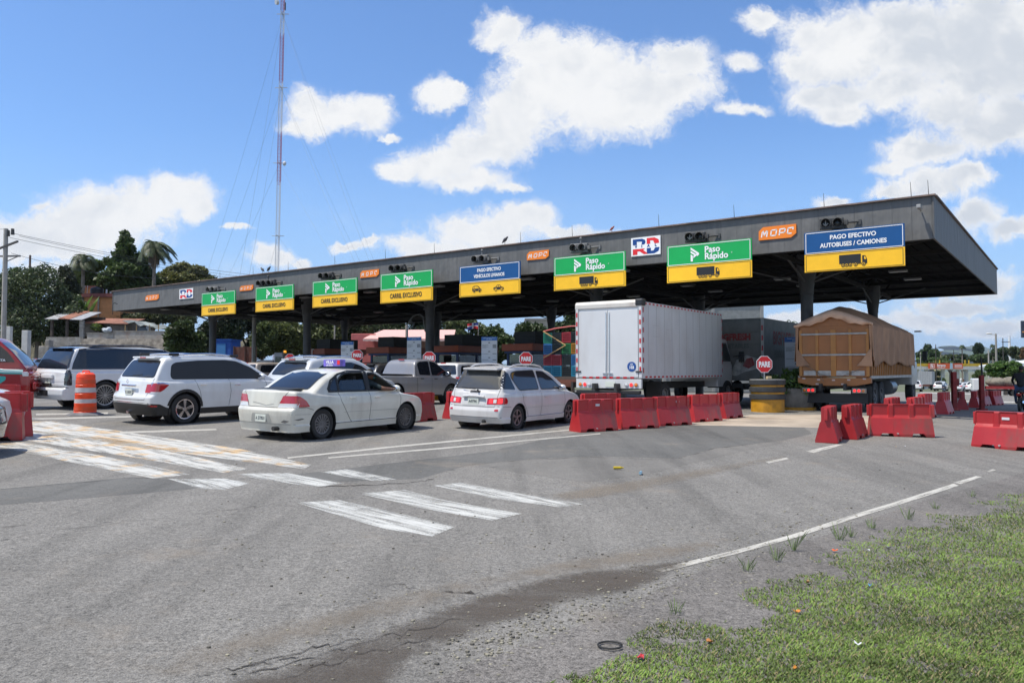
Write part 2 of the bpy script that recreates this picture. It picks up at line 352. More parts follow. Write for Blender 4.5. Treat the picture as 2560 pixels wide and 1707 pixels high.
def build_ground():
    xs = [-9000, -3000, -900, -300, -70, -20, 0, 20, 60, 150, 400, 1200, 4000, 9000]; ys = [-60, 0, 26, 90, 160, 420, 1200, 4000, 9000]
    V = [(x, y, gz(x, y)-.05) for y in ys for x in xs]; n = len(xs)
    F = [(j*n+i, j*n+i+1, (j+1)*n+i+1, (j+1)*n+i) for j in range(len(ys)-1) for i in range(n-1)]
    g = mesh_obj('ground', V, F, mat('earth', (.11, .12, .065), .95, var=.35, vscale=.05)); g['kind'] = 'structure'
    road = sheet('road', [(-75, -8), (26, -8), (44, 28), (75, 60), (190, 235), (330, 420), (290, 420), (150, 235), (60, 110), (-10, 66), (-75, 92)], 0.0, asphalt('asphalt'))
    mpatch = asphalt('asphalt_patch', .118, .55, (1, .985, .93)); mfine = asphalt('asphalt_smooth', .155, .5)
    sheet('road', gp((1210,1130),(1450,1080),(1730,1062),(2010,1068),(2030,1084),(1960,1100),(1790,1120),(1690,1146),(1500,1140),(1330,1146),(1160,1165),(1050,1196),(820,1205),(700,1190)), .004, mpatch)
    sheet('road', gp((0,1222),(330,1192),(540,1206),(480,1222),(200,1246),(0,1262)), .004, mpatch)
    sheet('road', gp((1180,1160),(1335,1146),(1500,1142),(1690,1148),(1790,1122),(1960,1105),(1760,1150),(1620,1185),(1460,1205),(1290,1180)), .0045, mfine)
    sheet('concrete_slab', gp((1700,1062),(1880,1036),(2060,1036),(2200,1040),(2200,1075),(2010,1068)), .008,
          mat('slab', (.36, .30, .235), .85, var=.22, vscale=.9, bump=.3, dirt=((.2, .13, .07), .5, .8)))
    # long worn bars of the rumble crossing
    wp = film('worn_white_paint', (.54, .53, .49), .57, 2.2, .6, (.35, 3.2, 1), (.60, .36, .12))
    wt = film('thin_white_paint', (.54, .54, .51), .56, 2.6, .6, (.3, 4.4, 1))
    bars = [((-120,1058),(130,1052),(600,1122),(780,1162),(760,1172),(600,1152),(300,1112),(60,1078)),
      ((-60,1085),(70,1074),(330,1104),(620,1172),(560,1182),(350,1146),(60,1100)),
      ((-30,1112),(50,1104),(250,1138),(480,1186),(380,1196),(180,1156)),
      ]
    for b in bars: sheet('road_marking', gp(*b), .009, wp, cell=.3, fade=.08, floor=.86)
    for b in [((420,1197),(560,1196),(628,1208),(560,1224),(500,1222)), ((590,1184),(720,1182),(860,1208),(790,1218),(640,1196)), ((800,1180),(870,1172),(992,1199),(930,1202)),
              ((740,1256),(850,1250),(1000,1284),(1140,1316),(1080,1341),(960,1322),(850,1290)),
              ((900,1234),(1010,1224),(1120,1252),(1305,1284),(1230,1301),(1060,1272),(960,1248)),
              ((1085,1214),(1150,1206),(1300,1234),(1460,1260),(1400,1268),(1230,1246))]:
        sheet('road_marking', gp(*b), .010, wt, cell=.25, fade=.09, floor=.86)
    lp = film('lane_line_paint', (.50, .48, .43), .57, 2., .6, (.6, 6., 1), None)
    for b in [((718,1143),(1000,1113.5),(1440,1072),(1442,1074),(1000,1117.5),(720,1146.5)), ((820,1143),(1100,1119.5),(1500,1083),(1502,1085),(1100,1123),(822,1146)),
              ((300,1079),(540,1072),(542,1075),(300,1084)), ((1912,1154),(1966,1144),(1974,1147),(1922,1158)), ((2015,1128),(2090,1111),(2108,1112),(2035,1132)),
              ((2383,1207),(2440,1190),(2456,1192),(2402,1210)), ((2468,1178),(2482,1173),(2490,1175),(2474,1180)), ((1635,1424),(1824,1379),(1978,1337),(2131,1287),(2221,1260),(2383,1209),(2398,1214),(2232,1267),(2143,1294),(1990,1344),(1836,1386),(1658,1430)),
              ((80,1020),(150,1016),(150,1019),(80,1023)), ((90,1034),(270,1031),(270,1035),(90,1038)), ((2230,1060),(2330,1032),(2334,1034),(2236,1064)),
              ((2300,980),(2560,988),(2560,990),(2300,982)), ((2300,1000),(2560,1004),(2560,1007),(2300,1002)), ((60,1046),(330,1040),(330,1043),(60,1050))]:
        sheet('road_marking', gp(*b), .0135, lp)
    # damp tyre-churned dirt in the foreground and dusty strip by the verge
    wet = film('damp_dirt', (.095, .076, .057), .57, 1.4, .55, (.35, 1.6, 1), None, soft=.2, opac=.8)
    sheet('dirt_patch', gp((300,1780),(560,1680),(760,1622),(1000,1535),(1250,1455),(1450,1415),(1640,1396),(1780,1388),(1740,1432),(1580,1500),(1440,1520),(1250,1590),(1080,1660),(960,1790)), .014, wet, cell=.1, fade=.2)
    dusty = film('dry_dust', (.25, .21, .165), .52, .7, .9, (.3, 1.4, 1), None, soft=.22, opac=.55)
    sheet('dirt_patch', gp((0,1740),(300,1650),(620,1545),(1100,1440),(1500,1370),(1900,1320),(2200,1230),(2330,1215),(2080,1310),(1700,1415),(1300,1470),(900,1600),(500,1740)), .018, dusty, cell=.2, fade=.3)
    sheet('dirt_patch', gp((1330,1235),(1480,1208),(1900,1140),(2000,1120),(1980,1150),(1750,1205),(1520,1252),(1400,1262)), .018, dusty, cell=.2, fade=.3)
    crack = film('tar_crack', (.05, .045, .04), .52, 3., .8, (1, 1, 1), None)
    def crackline(pts, w):
        g = [Vector(G(x, y).xy) for x, y in pts]; q = []
        for a, b in zip(g[:-1], g[1:]):
            for i in range(8):
                q.append(a.lerp(b, i/8)+Vector((rnd.uniform(-.02, .02), rnd.uniform(-.05, .05))))
        q.append(g[-1]); L = [p+Vector((0, w*rnd.uniform(.3, 1))) for p in q]
        sheet('road_crack', [tuple(p) for p in q]+[tuple(p) for p in reversed(L)], .0165, crack)
    crackline([(800,1216),(900,1214),(1010,1208),(1060,1203),(1085,1197)], .06)
    crackline([(0,1352),(120,1330),(350,1300),(600,1272),(720,1256)], .015)
    crackline([(1178,1162),(1335,1148),(1500,1143),(1690,1149),(1790,1121),(1960,1103)], .03); crackline([(700,1190),(560,1200),(330,1194),(0,1224)], .025); crackline([(1280,1500),(1180,1480),(1100,1484),(1010,1462),(900,1466)], .014)
    for k, pts in enumerate([[(620,1690),(850,1625),(1000,1585),(1150,1548)], [(700,1700),(900,1640),(1080,1590)], [(560,1680),(760,1628),(900,1600)], [(480,1700),(640,1660),(760,1640)]]): crackline(pts, .022)
    # second road beyond on the right, kerbed verge
    gravel = asphalt('gravel_soil', .16, 1.15, (1., .93, .86))
    EDGE = [(960,1760),(1170,1665),(1450,1565),(1600,1500),(1760,1425),(1900,1385),(2060,1340),(2200,1290),(2330,1245),(2480,1205),(2620,1165),(2900,1100)]
    e = [G(x, y).xy for x, y in EDGE]
    vg = sheet('verge', [tuple(p) for p in e]+[(30, 20), (30, -4), (0, -4)], .022, gravel, cell=.5)
    return e
EDGE_W = build_ground()

def build_grass(e):
    """short tufted grass: every blade is a bent sliver; thins out towards the road edge"""
    n = 620000
    # sample denser near the camera
    y = 3.6+17.*rng.random(n)**1.9; x = -1.0+rng.random(n)*(1.5+y*.95)
    ex = np.array([p[0] for p in e]); ey = np.array([p[1] for p in e])
    def dist(x, y):
        d = np.full(x.shape, 1e9); 
        for i in range(len(ex)-1):
            ax, ay, bx, by = ex[i], ey[i], ex[i+1], ey[i+1]; L2 = (bx-ax)**2+(by-ay)**2
            t = np.clip(((x-ax)*(bx-ax)+(y-ay)*(by-ay))/L2, 0, 1); d = np.minimum(d, np.hypot(x-ax-t*(bx-ax), y-ay-t*(by-ay)))
        yb = np.interp(x, ex, ey); return np.where(y < yb, d, -d)
    d = dist(x, y)
    def vnoise(x, y, s, seed):
        r = np.random.default_rng(seed); T = r.random((64, 64)); X = x*s; Y = y*s; i = np.floor(X).astype(int); j = np.floor(Y).astype(int); fx = X-i; fy = Y-j
        fx = fx*fx*(3-2*fx); fy = fy*fy*(3-2*fy)
        g = lambda a, b: T[a % 64, b % 64]
        return (g(i, j)*(1-fx)+g(i+1, j)*fx)*(1-fy)+(g(i, j+1)*(1-fx)+g(i+1, j+1)*fx)*fy
    nz = .5*vnoise(x, y, 1.3, 1)+.3*vnoise(x, y, 4., 2)+.2*vnoise(x, y, 11, 3)
    prob = np.clip((d-.02)/1.5, 0, 1)**.8*1.1-.1
    thick = .25*vnoise(x, y, 2.1, 7)+.35*vnoise(x, y, 9, 8)+.4*vnoise(x, y, 23, 9)
    keep = (d > 0) & (nz < prob*.95+.12) & (rng.random(n) < (.2+.8*np.clip(d/1.5, 0, 1))*np.clip((thick-.14)*3.5, .1, 1))
    x, y, nz, d = x[keep], y[keep], nz[keep], d[keep]; n = len(x)
    z = -.19-.014*x+.016*y+.004
    L = (.018+.026*rng.random(n)**1.5)*(1+.6*(rng.random(n) < .04)); a = rng.random(n)*6.283; w = .0018+.0016*rng.random(n)+.0002*y
    lean = .5+.9*rng.random(n)
    dx, dy = np.cos(a)*lean, np.sin(a)*lean; px, py = -np.sin(a), np.cos(a)
    nrm = np.sqrt(1+lean**2); V = np.zeros((n, 4, 3))
    V[:, 0] = np.stack([x-px*w, y-py*w, z], 1); V[:, 1] = np.stack([x+px*w, y+py*w, z], 1)
    m_ = .55*L
    V[:, 2] = np.stack([x+px*w*.8+dx/nrm*m_, y+py*w*.8+dy/nrm*m_, z+m_/nrm*1.15], 1)
    V[:, 3] = np.stack([x+dx/nrm*L, y+dy/nrm*L, z+L/nrm*.9], 1)
    g = quads_obj('grass', V, mat('grass_blade', (.15, .225, .048), .7, var=.5, vscale=1.3, island=.45, sub=.25, straw=.16))
    tag(g, 'short patchy green grass growing on the gravelly verge at lower right', 'grass', kind='stuff')
    # tall weeds at the road edge: countable clumps
    k = 0
    for (px_, py_, s_) in [(2271,1302,1.1),(2340,1275,.7),(2430,1245,.7),(2180,1325,.8),(2099,1354,1.2),(2128,1346,.8),(1984,1380,1.3),(1942,1406,1.1),(1868,1432,.9),(1690,1540,.7)]:
        p = G(px_, py_); m = 26; A = rng.random(m)*6.283; ln = (.04+.11*rng.random(m))*s_; le = .15+.6*rng.random(m); w = .0022
        r = .05*rng.random(m); bx = p.x+r*np.cos(A); by = p.y+r*np.sin(A); V = np.zeros((m, 4, 3))
        zz = np.full(m, p.z+.02)
        V[:, 0] = np.stack([bx-w*np.sin(A), by+w*np.cos(A), zz], 1); V[:, 1] = np.stack([bx+w*np.sin(A), by-w*np.cos(A), zz], 1)
        V[:, 2] = np.stack([bx+le*ln*.5*np.cos(A)+w*np.sin(A), by+le*ln*.5*np.sin(A)-w*np.cos(A), zz+ln*.6], 1)
        V[:, 3] = np.stack([bx+le*ln*np.cos(A), by+le*ln*np.sin(A), zz+ln], 1)
        o = quads_obj('weed_clump', V-np.array([p.x, p.y, p.z]), mat('weed_blade', (.14, .2, .07), .7, island=.4, sub=.2)); o.location = p
        k += 1
        tag(o, 'wispy tall weed clump at the edge of the grass verge', 'weed', 'weed clumps along the verge edge')
build_grass(EDGE_W)
# ================================================================ TOLL CANOPY
KS = 1.04
CC = Vector((12.2*KS, 22.5*KS, 0)); ZB = 1.5+(5.3-1.5)*KS; ZT = 1.5+(6.55-1.5)*KS; CLEN = 47*KS; CDEP = 20.6*KS
def cw(t, s, z): p = CC+UX*t+VX*s; return Vector((p.x, p.y, z))
AU = math.atan2(UX.y, UX.x); AV = math.atan2(VX.y, VX.x)
def plane_t(px, s=0.):                                # distance along the fascia where image column px meets it
    k = (px-1280)/FOC; x0 = CC.x+VX.x*s; y0 = CC.y+VX.y*s
    return (x0-k*y0)/(k*UX.y-UX.x)
def sheetmetal():
    m = bpy.data.materials.new('fascia_metal'); m.use_nodes = True; t = NT(m.node_tree); b = t.n['Principled BSDF']
    oc = t.new('ShaderNodeTexCoord').outputs['Object']; sp = t.new('ShaderNodeSeparateXYZ'); t.l.new(oc, sp.inputs[0])
    xs = t.math('ADD', sp.outputs[0], sp.outputs[1])
    seam = t.ramp(t.math('ABSOLUTE', t.math('SUBTRACT', t.math('FRACT', t.math('MULTIPLY', xs, 1/.55)), .5)), .485, .497)
    streak = t.noise(t.vmath('MULTIPLY', oc, (2.2, 2.2, .16)), 2.6, 6, .66)
    n = t.noise(oc, .5, 4, .6)
    c = t.mix(t.ramp(streak, .3, .75), (.115, .115, .113), (.155, .153, .15)); c = t.mix(t.ramp(n, .3, .7, 0, .4), c, (.10, .10, .10))
    c = t.mix(t.math('MULTIPLY', seam, .3), c, (.07, .07, .07)); drip = t.noise(t.vmath('MULTIPLY', oc, (3.5, 3.5, .1)), 3.1, 5, .7); c = t.mix(t.ramp(drip, .58, .74, 0, .45), c, (.055, .048, .042))
    t.put(b.inputs['Base Color'], c); b.inputs['Roughness'].default_value = .62
    bn = t.new('ShaderNodeBump'); bn.inputs['Strength'].default_value = .55; bn.inputs['Distance'].default_value = .09
    dent = t.noise(t.vmath('MULTIPLY', oc, (1, 1, .6)), 2.4, 2, .5)
    t.l.new(t.math('SUBTRACT', dent, t.math('MULTIPLY', seam, .35)), bn.inputs['Height']); t.l.new(bn.outputs[0], b.inputs['Normal'])
    MATS['fascia_metal'] = m; return m
def build_canopy():
    root = thing('toll_canopy', 'long dark grey steel toll plaza canopy on round columns spanning the lanes', 'canopy', (CC.x, CC.y, 0), AU)
    # local frame: x along the canopy (to the left), y = away from the lanes' entry => local (t, -s)
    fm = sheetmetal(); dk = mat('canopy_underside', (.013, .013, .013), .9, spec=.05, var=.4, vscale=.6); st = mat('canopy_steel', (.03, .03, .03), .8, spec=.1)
    col = mat('column_grey', (.075, .075, .078), .55, var=.3, vscale=1.2, dirt=((.03, .03, .03), .6, 2.))
    H = ZT-ZB; zc = (ZT+ZB)/2
    def L(t, s, z): return (t, -s, z)
    for nm, c, d in (('front_fascia', L(CLEN/2, .03, zc), (CLEN, .06, H)), ('rear_fascia', L(CLEN/2, CDEP-.03, zc), (CLEN, .06, H)),
                     ('end_fascia', L(-.03, CDEP/2, zc), (.06, CDEP+.06, H)), ('end_fascia', L(CLEN+.03, CDEP/2, zc), (.06, CDEP+.06, H))):
        b = MB().box(c, d); b.build(nm, fm, root, bevel=.01)
    b = MB(); b.box(L(CLEN/2, .0, ZT+.025), (CLEN+.22, .2, .045)); b.box(L(CLEN/2, CDEP, ZT+.025), (CLEN+.22, .2, .045))
    for t_ in (-.03, CLEN+.03): b.box(L(t_, CDEP/2, ZT+.026), (.2, CDEP-.22, .04))
    b.build('coping', mat('coping_rust', (.17, .12, .10), .6, var=.4, vscale=2), root)
    # corrugated deck
    b = MB(); n = int(CLEN/.5)
    for i in range(n):
        t0 = CLEN*i/n; b.box(L(t0+CLEN/n*.25, CDEP/2, ZT-.33), (CLEN/n*.5, CDEP-.14, .05)); b.box(L(t0+CLEN/n*.75, CDEP/2, ZT-.38), (CLEN/n*.5, CDEP-.14, .05))
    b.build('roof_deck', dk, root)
    b = MB()
    for s in (.25, CDEP-.25): b.box(L(CLEN/2, s, ZB+.1), (CLEN-.3, .3, .16))
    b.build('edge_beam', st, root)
    T = []
    colx = [.0+t for t in (0, 9.5, 19, 28.6, 38.2)]
    off = plane_t(2019, 4.5*KS)
    ts = [plane_t(px, 4.5*KS) for px in (2019, 1491, 1074, 767, 531)]
    lamp = mat('lamp_glass', (.2, .2, .21), .3)
    for k, t_ in enumerate(ts):
        for s in (4.5*KS, (4.5+11.4)*KS):
            p = root.matrix_basis @ Vector(L(t_, s, 0)); g0 = gz(p.x, p.y)-.2
            c = MB(); c.lathe([(.3, g0), (.23, g0+.05), (.23, ZB-1.05), (.25, ZB-1.03), (.25, ZB-.95), (.25, ZB-.9), (.36, ZB-.1), (.36, ZB+.5)], 20, Matrix.Translation((t_, -s, 0)))
            c.build('column', col, root, smooth=True)
        # frame over each column pair: two chords, posts and diagonals
        b = MB(); s0, s1 = .3, CDEP-.3; zb, zt = ZB+.12, ZT-.42
        b.bar(L(t_, s0, zb), L(t_, s1, zb), .14, .16); b.bar(L(t_, s0, zt), L(t_, s1, zt), .12)
        m = 10
        for i in range(m):
            a, q = s0+(s1-s0)*i/m, s0+(s1-s0)*(i+1)/m
            b.bar(L(t_, a, zb if i % 2 else zt), L(t_, q, zt if i % 2 else zb), .07)
        b.build('truss', st, root)
        for s in (4.5*KS, 15.9*KS):                    # struts that fan out from the column heads
            b = MB()
            for dt, ds in ((3., 0), (-3., 0), (0, 3.), (0, -3.)):
                b.bar(L(t_+dt*.1, s+ds*.1, ZB-.55), L(t_+dt*.8, s+ds*.8, ZB+.08), .055)
            b.build('column_strut', mat('strut_grey', (.10, .10, .10), .6), root)
    b = MB()
    for s in np.linspace(2.2, CDEP-2.2, 6): b.bar(L(.2, s, ZB+.35), L(CLEN-.2, s, ZB+.35), .09, .14)
    for k in range(len(ts)):
        t0 = ts[k]; t1 = ts[k+1] if k+1 < len(ts) else CLEN-.3
        b.bar(L(t0, 4.5*KS, ZB+.03), L(t1, 15.9*KS, ZB+.03), .05); b.bar(L(t1, 4.5*KS, ZB+.07), L(t0, 15.9*KS, ZB+.07), .05)
    b.bar(L(ts[0], 4.5*KS, ZB+.03), L(.1, .3, ZB+.03), .05); b.bar(L(ts[0], 15.9*KS, ZB+.03), L(.1, CDEP-.3, ZB+.03), .05)
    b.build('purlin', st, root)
    for k in range(len(ts)+0):
        t0 = ts[k]
        for s in (2.6, 9.5, 13.):
            for dt in (-2.4, 2.4):
                if .5 < t0+dt < CLEN: 
                    b = MB().box(L(t0+dt, s, ZB+.2), (.7, .35, .09)); b.build('ceiling_lamp', lamp, root, bevel=.02)
    # conduit run and lightning rods
    for t_ in [plane_t(px, 0) for px in (2285, 2329, 2065, 1838, 1648, 1430, 1300, 1083, 960, 833, 716, 628, 545)]:
        b = MB().cone(L(t_, .06, ZT+.03), L(t_+.02, .06, ZT+.52), .011, .006, 5); b.build('lightning_rod', st, root)
    b = MB(); c0 = plane_t(2310, 0); b.box(L(c0, -.34, ZB+.95), (.12, .3, .11)); b.bar(L(c0, -.02, ZB+.88), L(c0, -.24, ZB+.9), .04)
    r = thing('security_camera', 'small grey surveillance camera on the right end of the canopy front', 'camera', (CC.x, CC.y, 0), AU)
    b.build('camera_body', mat('cam_grey', (.3, .3, .3), .5), r, bevel=.015)
    # curved conduit on the left end and a lamp arm on the middle column
    b = MB(); t_ = CLEN-.7; b.tube([L(t_, -.06, ZB+.45), L(t_, -.3, ZB+.5), L(t_-.12, -.42, ZB+.4), L(t_-.12, -.42, ZB-.3)], .02)
    b.build('drain_pipe', st, root)
    b = MB(); tc = ts[2]; s = 4.5*KS
    b.tube([L(tc+.24, s-.1, ZB-1.9), L(tc+.35, s-.15, ZB-1.1), L(tc+.55, s-.2, ZB-.95), L(tc+.95, s-.3, ZB-1.05), L(tc+1.1, s-.33, ZB-1.25)], .03); b.cone(L(tc+1.1, s-.33, ZB-1.25), L(tc+1.1, s-.33, ZB-1.45), .07, .16, 12)
    b.build('column_lamp', mat('lamp_arm', (.2, .2, .2), .5), root, smooth=True)
    return root, ts
CANOPY, COL_T = build_canopy()

# ---------------------------------------------------------------- signs on the fascia
GREEN = mat('sign_green', (.0, .36, .075), .45, var=.04); YEL = mat('sign_yellow', (.93, .52, .012), .45, var=.04); BLU = mat('sign_blue', (.0, .07, .235), .45, var=.04)
WHT = mat('sign_white', (.82, .82, .82), .45); BLK = mat('sign_black', (.012, .012, .012), .5); ORG = mat('plaque_orange', (.86, .22, .012), .45)
NAVY = mat('logo_navy', (.0, .045, .22), .45); RED = mat('logo_red', (.72, .02, .025), .45)
def face(root_t, s, z):                                # matrix: local x = right as seen from the lanes, y up, z towards viewer
    p = cw(root_t, s, z); M = Matrix.Identity(4)
    for i, a in enumerate((-UX, Vector((0, 0, 1)), -VX)):
        for j in range(3): M[j][i] = a[j]
    M.translation = p; return M
def frame2d(mb, w, h, th, z, M):
    for c, d in (((0, h/2), (w, th)), ((0, -h/2), (w, th)), ((-w/2, 0), (th, h)), ((w/2, 0), (th, h))):
        mb.add([tuple(M @ Vector((c[0]+sx*d[0]/2, c[1]+sy*d[1]/2, z))) for sx, sy in ((-1, -1), (1, -1), (1, 1), (-1, 1))], [(0, 1, 2, 3)])
def flat(mb, poly, z, M):
    tri = tessellate_polygon([[Vector((p[0], p[1], 0)) for p in poly]])
    mb.add([tuple(M @ Vector((p[0], p[1], z))) for p in poly], [tuple(t) for t in tri])
def disc(cx, cy, r, n=18): return [(cx+r*math.cos(2*math.pi*i/n), cy+r*math.sin(2*math.pi*i/n)) for i in range(n)]
def truck_icon(mb, yb, M, z, s):
    q = lambda pts: [(x*s, y*s) for x, y in pts]
    flat(mb, q([(-.5, -.1), (.28, -.1), (.28, .24), (-.5, .24)]), z, M)
    flat(mb, q([(.3, -.12), (.33, -.12), (.33, .17), (.4, .17), (.45, .15), (.5, .02), (.5, -.14), (.02, -.14), (.02, -.11), (.3, -.11)]), z, M)
    for x in (-.36, -.23, -.1, .09, .38): flat(mb, [(x*s+a*s, -.15*s+b*s) for a, b in disc(0, 0, .072)], z+.002, M)
    for x in (-.36, -.23, -.1, .09, .38): flat(yb, [(x*s+a*s, -.15*s+b*s) for a, b in disc(0, 0, .046)], z+.004, M)
    for x in (-.36, -.23, -.1, .09, .38): flat(mb, [(x*s+a*s, -.15*s+b*s) for a, b in disc(0, 0, .03)], z+.006, M)
    flat(yb, q([(.4, .02), (.47, .02), (.44, .12), (.4, .13)]), z+.003, M)
def car_icon(mb, yb, M, z, s, cx, hatch):
    if hatch: o = [(-.5, -.15), (-.5, .05), (-.44, .24), (-.3, .3), (.05, .3), (.2, .24), (.36, .05), (.5, -.02), (.5, -.15)]; wn = [[(-.4, .06), (-.36, .22), (-.24, .24), (-.24, .06)], [(-.2, .06), (-.2, .25), (0, .25), (0, .06)], [(.04, .06), (.04, .25), (.14, .2), (.24, .06)]]
    else: o = [(-.5, -.15), (-.5, .04), (-.3, .07), (-.14, .22), (.12, .22), (.28, .06), (.46, .01), (.5, -.05), (.5, -.15)]; wn = [[(-.22, .06), (-.11, .17), (-.02, .17), (-.02, .06)], [(.02, .06), (.02, .17), (.1, .17), (.2, .06)]]
    flat(mb, [((x+cx/s)*s, y*s) for x, y in o], z, M)
    for w_ in wn: flat(yb, [((x+cx/s)*s, y*s) for x, y in w_], z+.002, M)
    for x in (-.28, .3):
        flat(yb, [((x+cx/s)*s+a, -.15*s+b) for a, b in disc(0, 0, .135*s)], z+.003, M); flat(mb, [((x+cx/s)*s+a, -.15*s+b) for a, b in disc(0, 0, .11*s)], z+.005, M)
        if not hatch: flat(yb, [((x+cx/s)*s+a, -.15*s+b) for a, b in disc(0, 0, .06*s)], z+.007, M)
SIGNS = [((501.9,732.8),(587.5,726),(584.6,784),(501.9,790.8),765.8,'G','C','leftmost green and yellow Paso Rápido exclusive lane sign on the canopy'),
 ((636,719.4),(732.3,710.4),(731.7,773.4),(638,780.8),754.4,'G','C','second green and yellow exclusive lane sign from the left, below the three-lens signal'),
 ((781,704.9),(891.2,693.8),(891,761.8),(778.4,770),741,'G','C','third green and yellow exclusive lane sign from the left, over the grey column'),
 ((950.5,686.7),(1080,673.5),(1081,749.7),(949,759.7),727.5,'G','C','largest green sign reading Carril Exclusivo, just left of the blue light vehicle sign'),
 ((1148,665.2),(1301.7,654.7),(1299,735),(1148,742),709.5,'B','V','blue and yellow cash lane sign with two small car symbols'),
 ((1385,643.6),(1564,629),(1565,714.4),(1385,728),691.3,'G','T','green and yellow sign with truck symbol directly above the white box truck'),
 ((1668.4,614),(1881.9,598),(1882.3,694.7),(1669.3,706.6),667.5,'G','T','large green and yellow truck symbol sign between the two orange and white plaques'),
 ((2014,582),(2266,559),(2268,665),(2015,681),637.7,'B','K','big blue and yellow sign for buses and trucks at the right end')]
def build_signs():
    for (TL, TR, BR, BL, sp, top, bot, label) in SIGNS:
        s = -.62; t0, t1 = plane_t((TL[0]+BL[0])/2, s), plane_t((TR[0]+BR[0])/2, s)
        def zz(px, py):
            p = cw(plane_t(px, s), s, 0); return P(px, py, p.y).z
        zt = (zz(*TL)+zz(*TR))/2; zb = (zz(*BL)+zz(*BR))/2; zs = zz(TL[0], sp)
        W = t0-t1; tc = (t0+t1)/2; H = zt-zb; z0 = (zt+zb)/2
        base = cw(tc, s, zb); root = thing('lane_sign', label, 'sign', base, 0, 'lane signs along the canopy front')
        M0 = Matrix.Translation(-base)
        M = M0 @ face(tc, s, z0); hs = zs-z0
        a = MB(); a.X = M; a.box((0, (H/2+hs)/2, -.03), (W, H/2-hs, .05)); a.build('upper_panel', GREEN if top == 'G' else BLU, root, bevel=.004)
        a = MB(); a.X = M; a.box((0, (-H/2+hs)/2, -.03), (W, H/2+hs-.003, .05)); a.build('lower_panel', YEL, root, bevel=.004)
        a = MB(); a.X = M
        for x in (-W*.3, W*.3): a.box((x, .1, -.33), (.05, .05, .56)); a.box((x, 0, -.07), (.05, H*.95, .03))
        a.build('bracket', mat('bracket_grey', (.15, .15, .15), .5), root)
        hu, hl = H/2-hs, H/2+hs; Mu = M @ Matrix.Translation((0, (H/2+hs)/2, 0)); Ml = M @ Matrix.Translation((0, (-H/2+hs)/2, 0))
        wm = MB(); km = MB(); frame2d(wm, W*.965, hu*.9, .018*W/2.6, .002, Mu); frame2d(km, W*.965, hl*.88, .012*W/2.6, .002, Ml)
        if top == 'G':
            k = hu*.68; ox = -W*.13
            A = lambda pts: [(ox+x*k, y*k) for x, y in pts]
            flat(wm, A([(-.46, .5), (.16, .06), (.16, -.06), (.02, -.16), (-.02, -.02), (.02, 0), (-.46, .34)]), .003, Mu)
            flat(wm, A([(-.46, .26), (-.08, 0), (-.2, -.08), (-.26, -.02), (-.46, .1)]), .0034, Mu)
            flat(wm, A([(-.46, .0), (-.3, -.1), (-.3, -.5), (-.46, -.5)]), .003, Mu); flat(wm, A([(-.26, -.12), (.02, .05), (.1, -.02), (-.26, -.28)]), .0037, Mu)
            text_mb(wm, 'Paso', k*.62, Mu @ Matrix.Translation((-W*.04, k*.24, .003)), .008, .98, 'LEFT'); text_mb(wm, 'Rápido', k*.62, Mu @ Matrix.Translation((-W*.04, -k*.24, .003)), .008, .98, 'LEFT')
            text_mb(wm, '®', k*.12, Mu @ Matrix.Translation((W*.27, -k*.1, .003)), 0, 1, 'LEFT')
        else:
            l2 = 'VEHÍCULOS LIVIANOS' if bot == 'V' else 'AUTOBUSES / CAMIONES'
            text_mb(wm, 'PAGO EFECTIVO', hu*.27, Mu @ Matrix.Translation((0, hu*.18, .003)), .006, .95 if bot == 'K' else .86); text_mb(wm, l2, hu*.27, Mu @ Matrix.Translation((0, -hu*.16, .003)), .006, .9 if bot == 'K' else .84)
        ym = MB()
        if bot == 'C': text_mb(km, 'CARRIL EXCLUSIVO', hl*.5, Ml @ Matrix.Translation((0, 0, .003)), .009, .76)
        elif bot == 'V': car_icon(km, ym, Ml, .003, hl*.84, -W*.2, True); car_icon(km, ym, Ml, .003, hl*.9, W*.16, False)
        else: truck_icon(km, ym, Ml @ Matrix.Translation((0, -hl*.02, 0)), .003, hl*1.42)
        wm.build('white_lettering', WHT, root, rec=False); km.build('black_lettering', BLK, root, rec=False)
        if ym.v: ym.build('yellow_cutout', YEL, root, rec=False)
def strokes(mb, paths, w, z, M):
    for pth in paths:
        for a, b in zip(pth[:-1], pth[1:]):
            a, b = Vector(a), Vector(b); d = (b-a).normalized(); n = Vector((-d.y, d.x))*w/2; a = a-d*w*.45; b = b+d*w*.45
            mb.add([tuple(M @ Vector((*q, z))) for q in (a-n, b-n, b+n, a+n)], [(0, 1, 2, 3)])
def plaque_pose(x0, x1, y0, y1, s=-.05):
    t0, t1 = plane_t(x0, s), plane_t(x1, s); tc = (t0+t1)/2; Y = cw(tc, s, 0).y; px = (x0+x1)/2; W = t0-t1
    za, zb = P(px, y0, Y).z, P(px, y1, Y).z; return tc, (za+zb)/2, W, za-zb
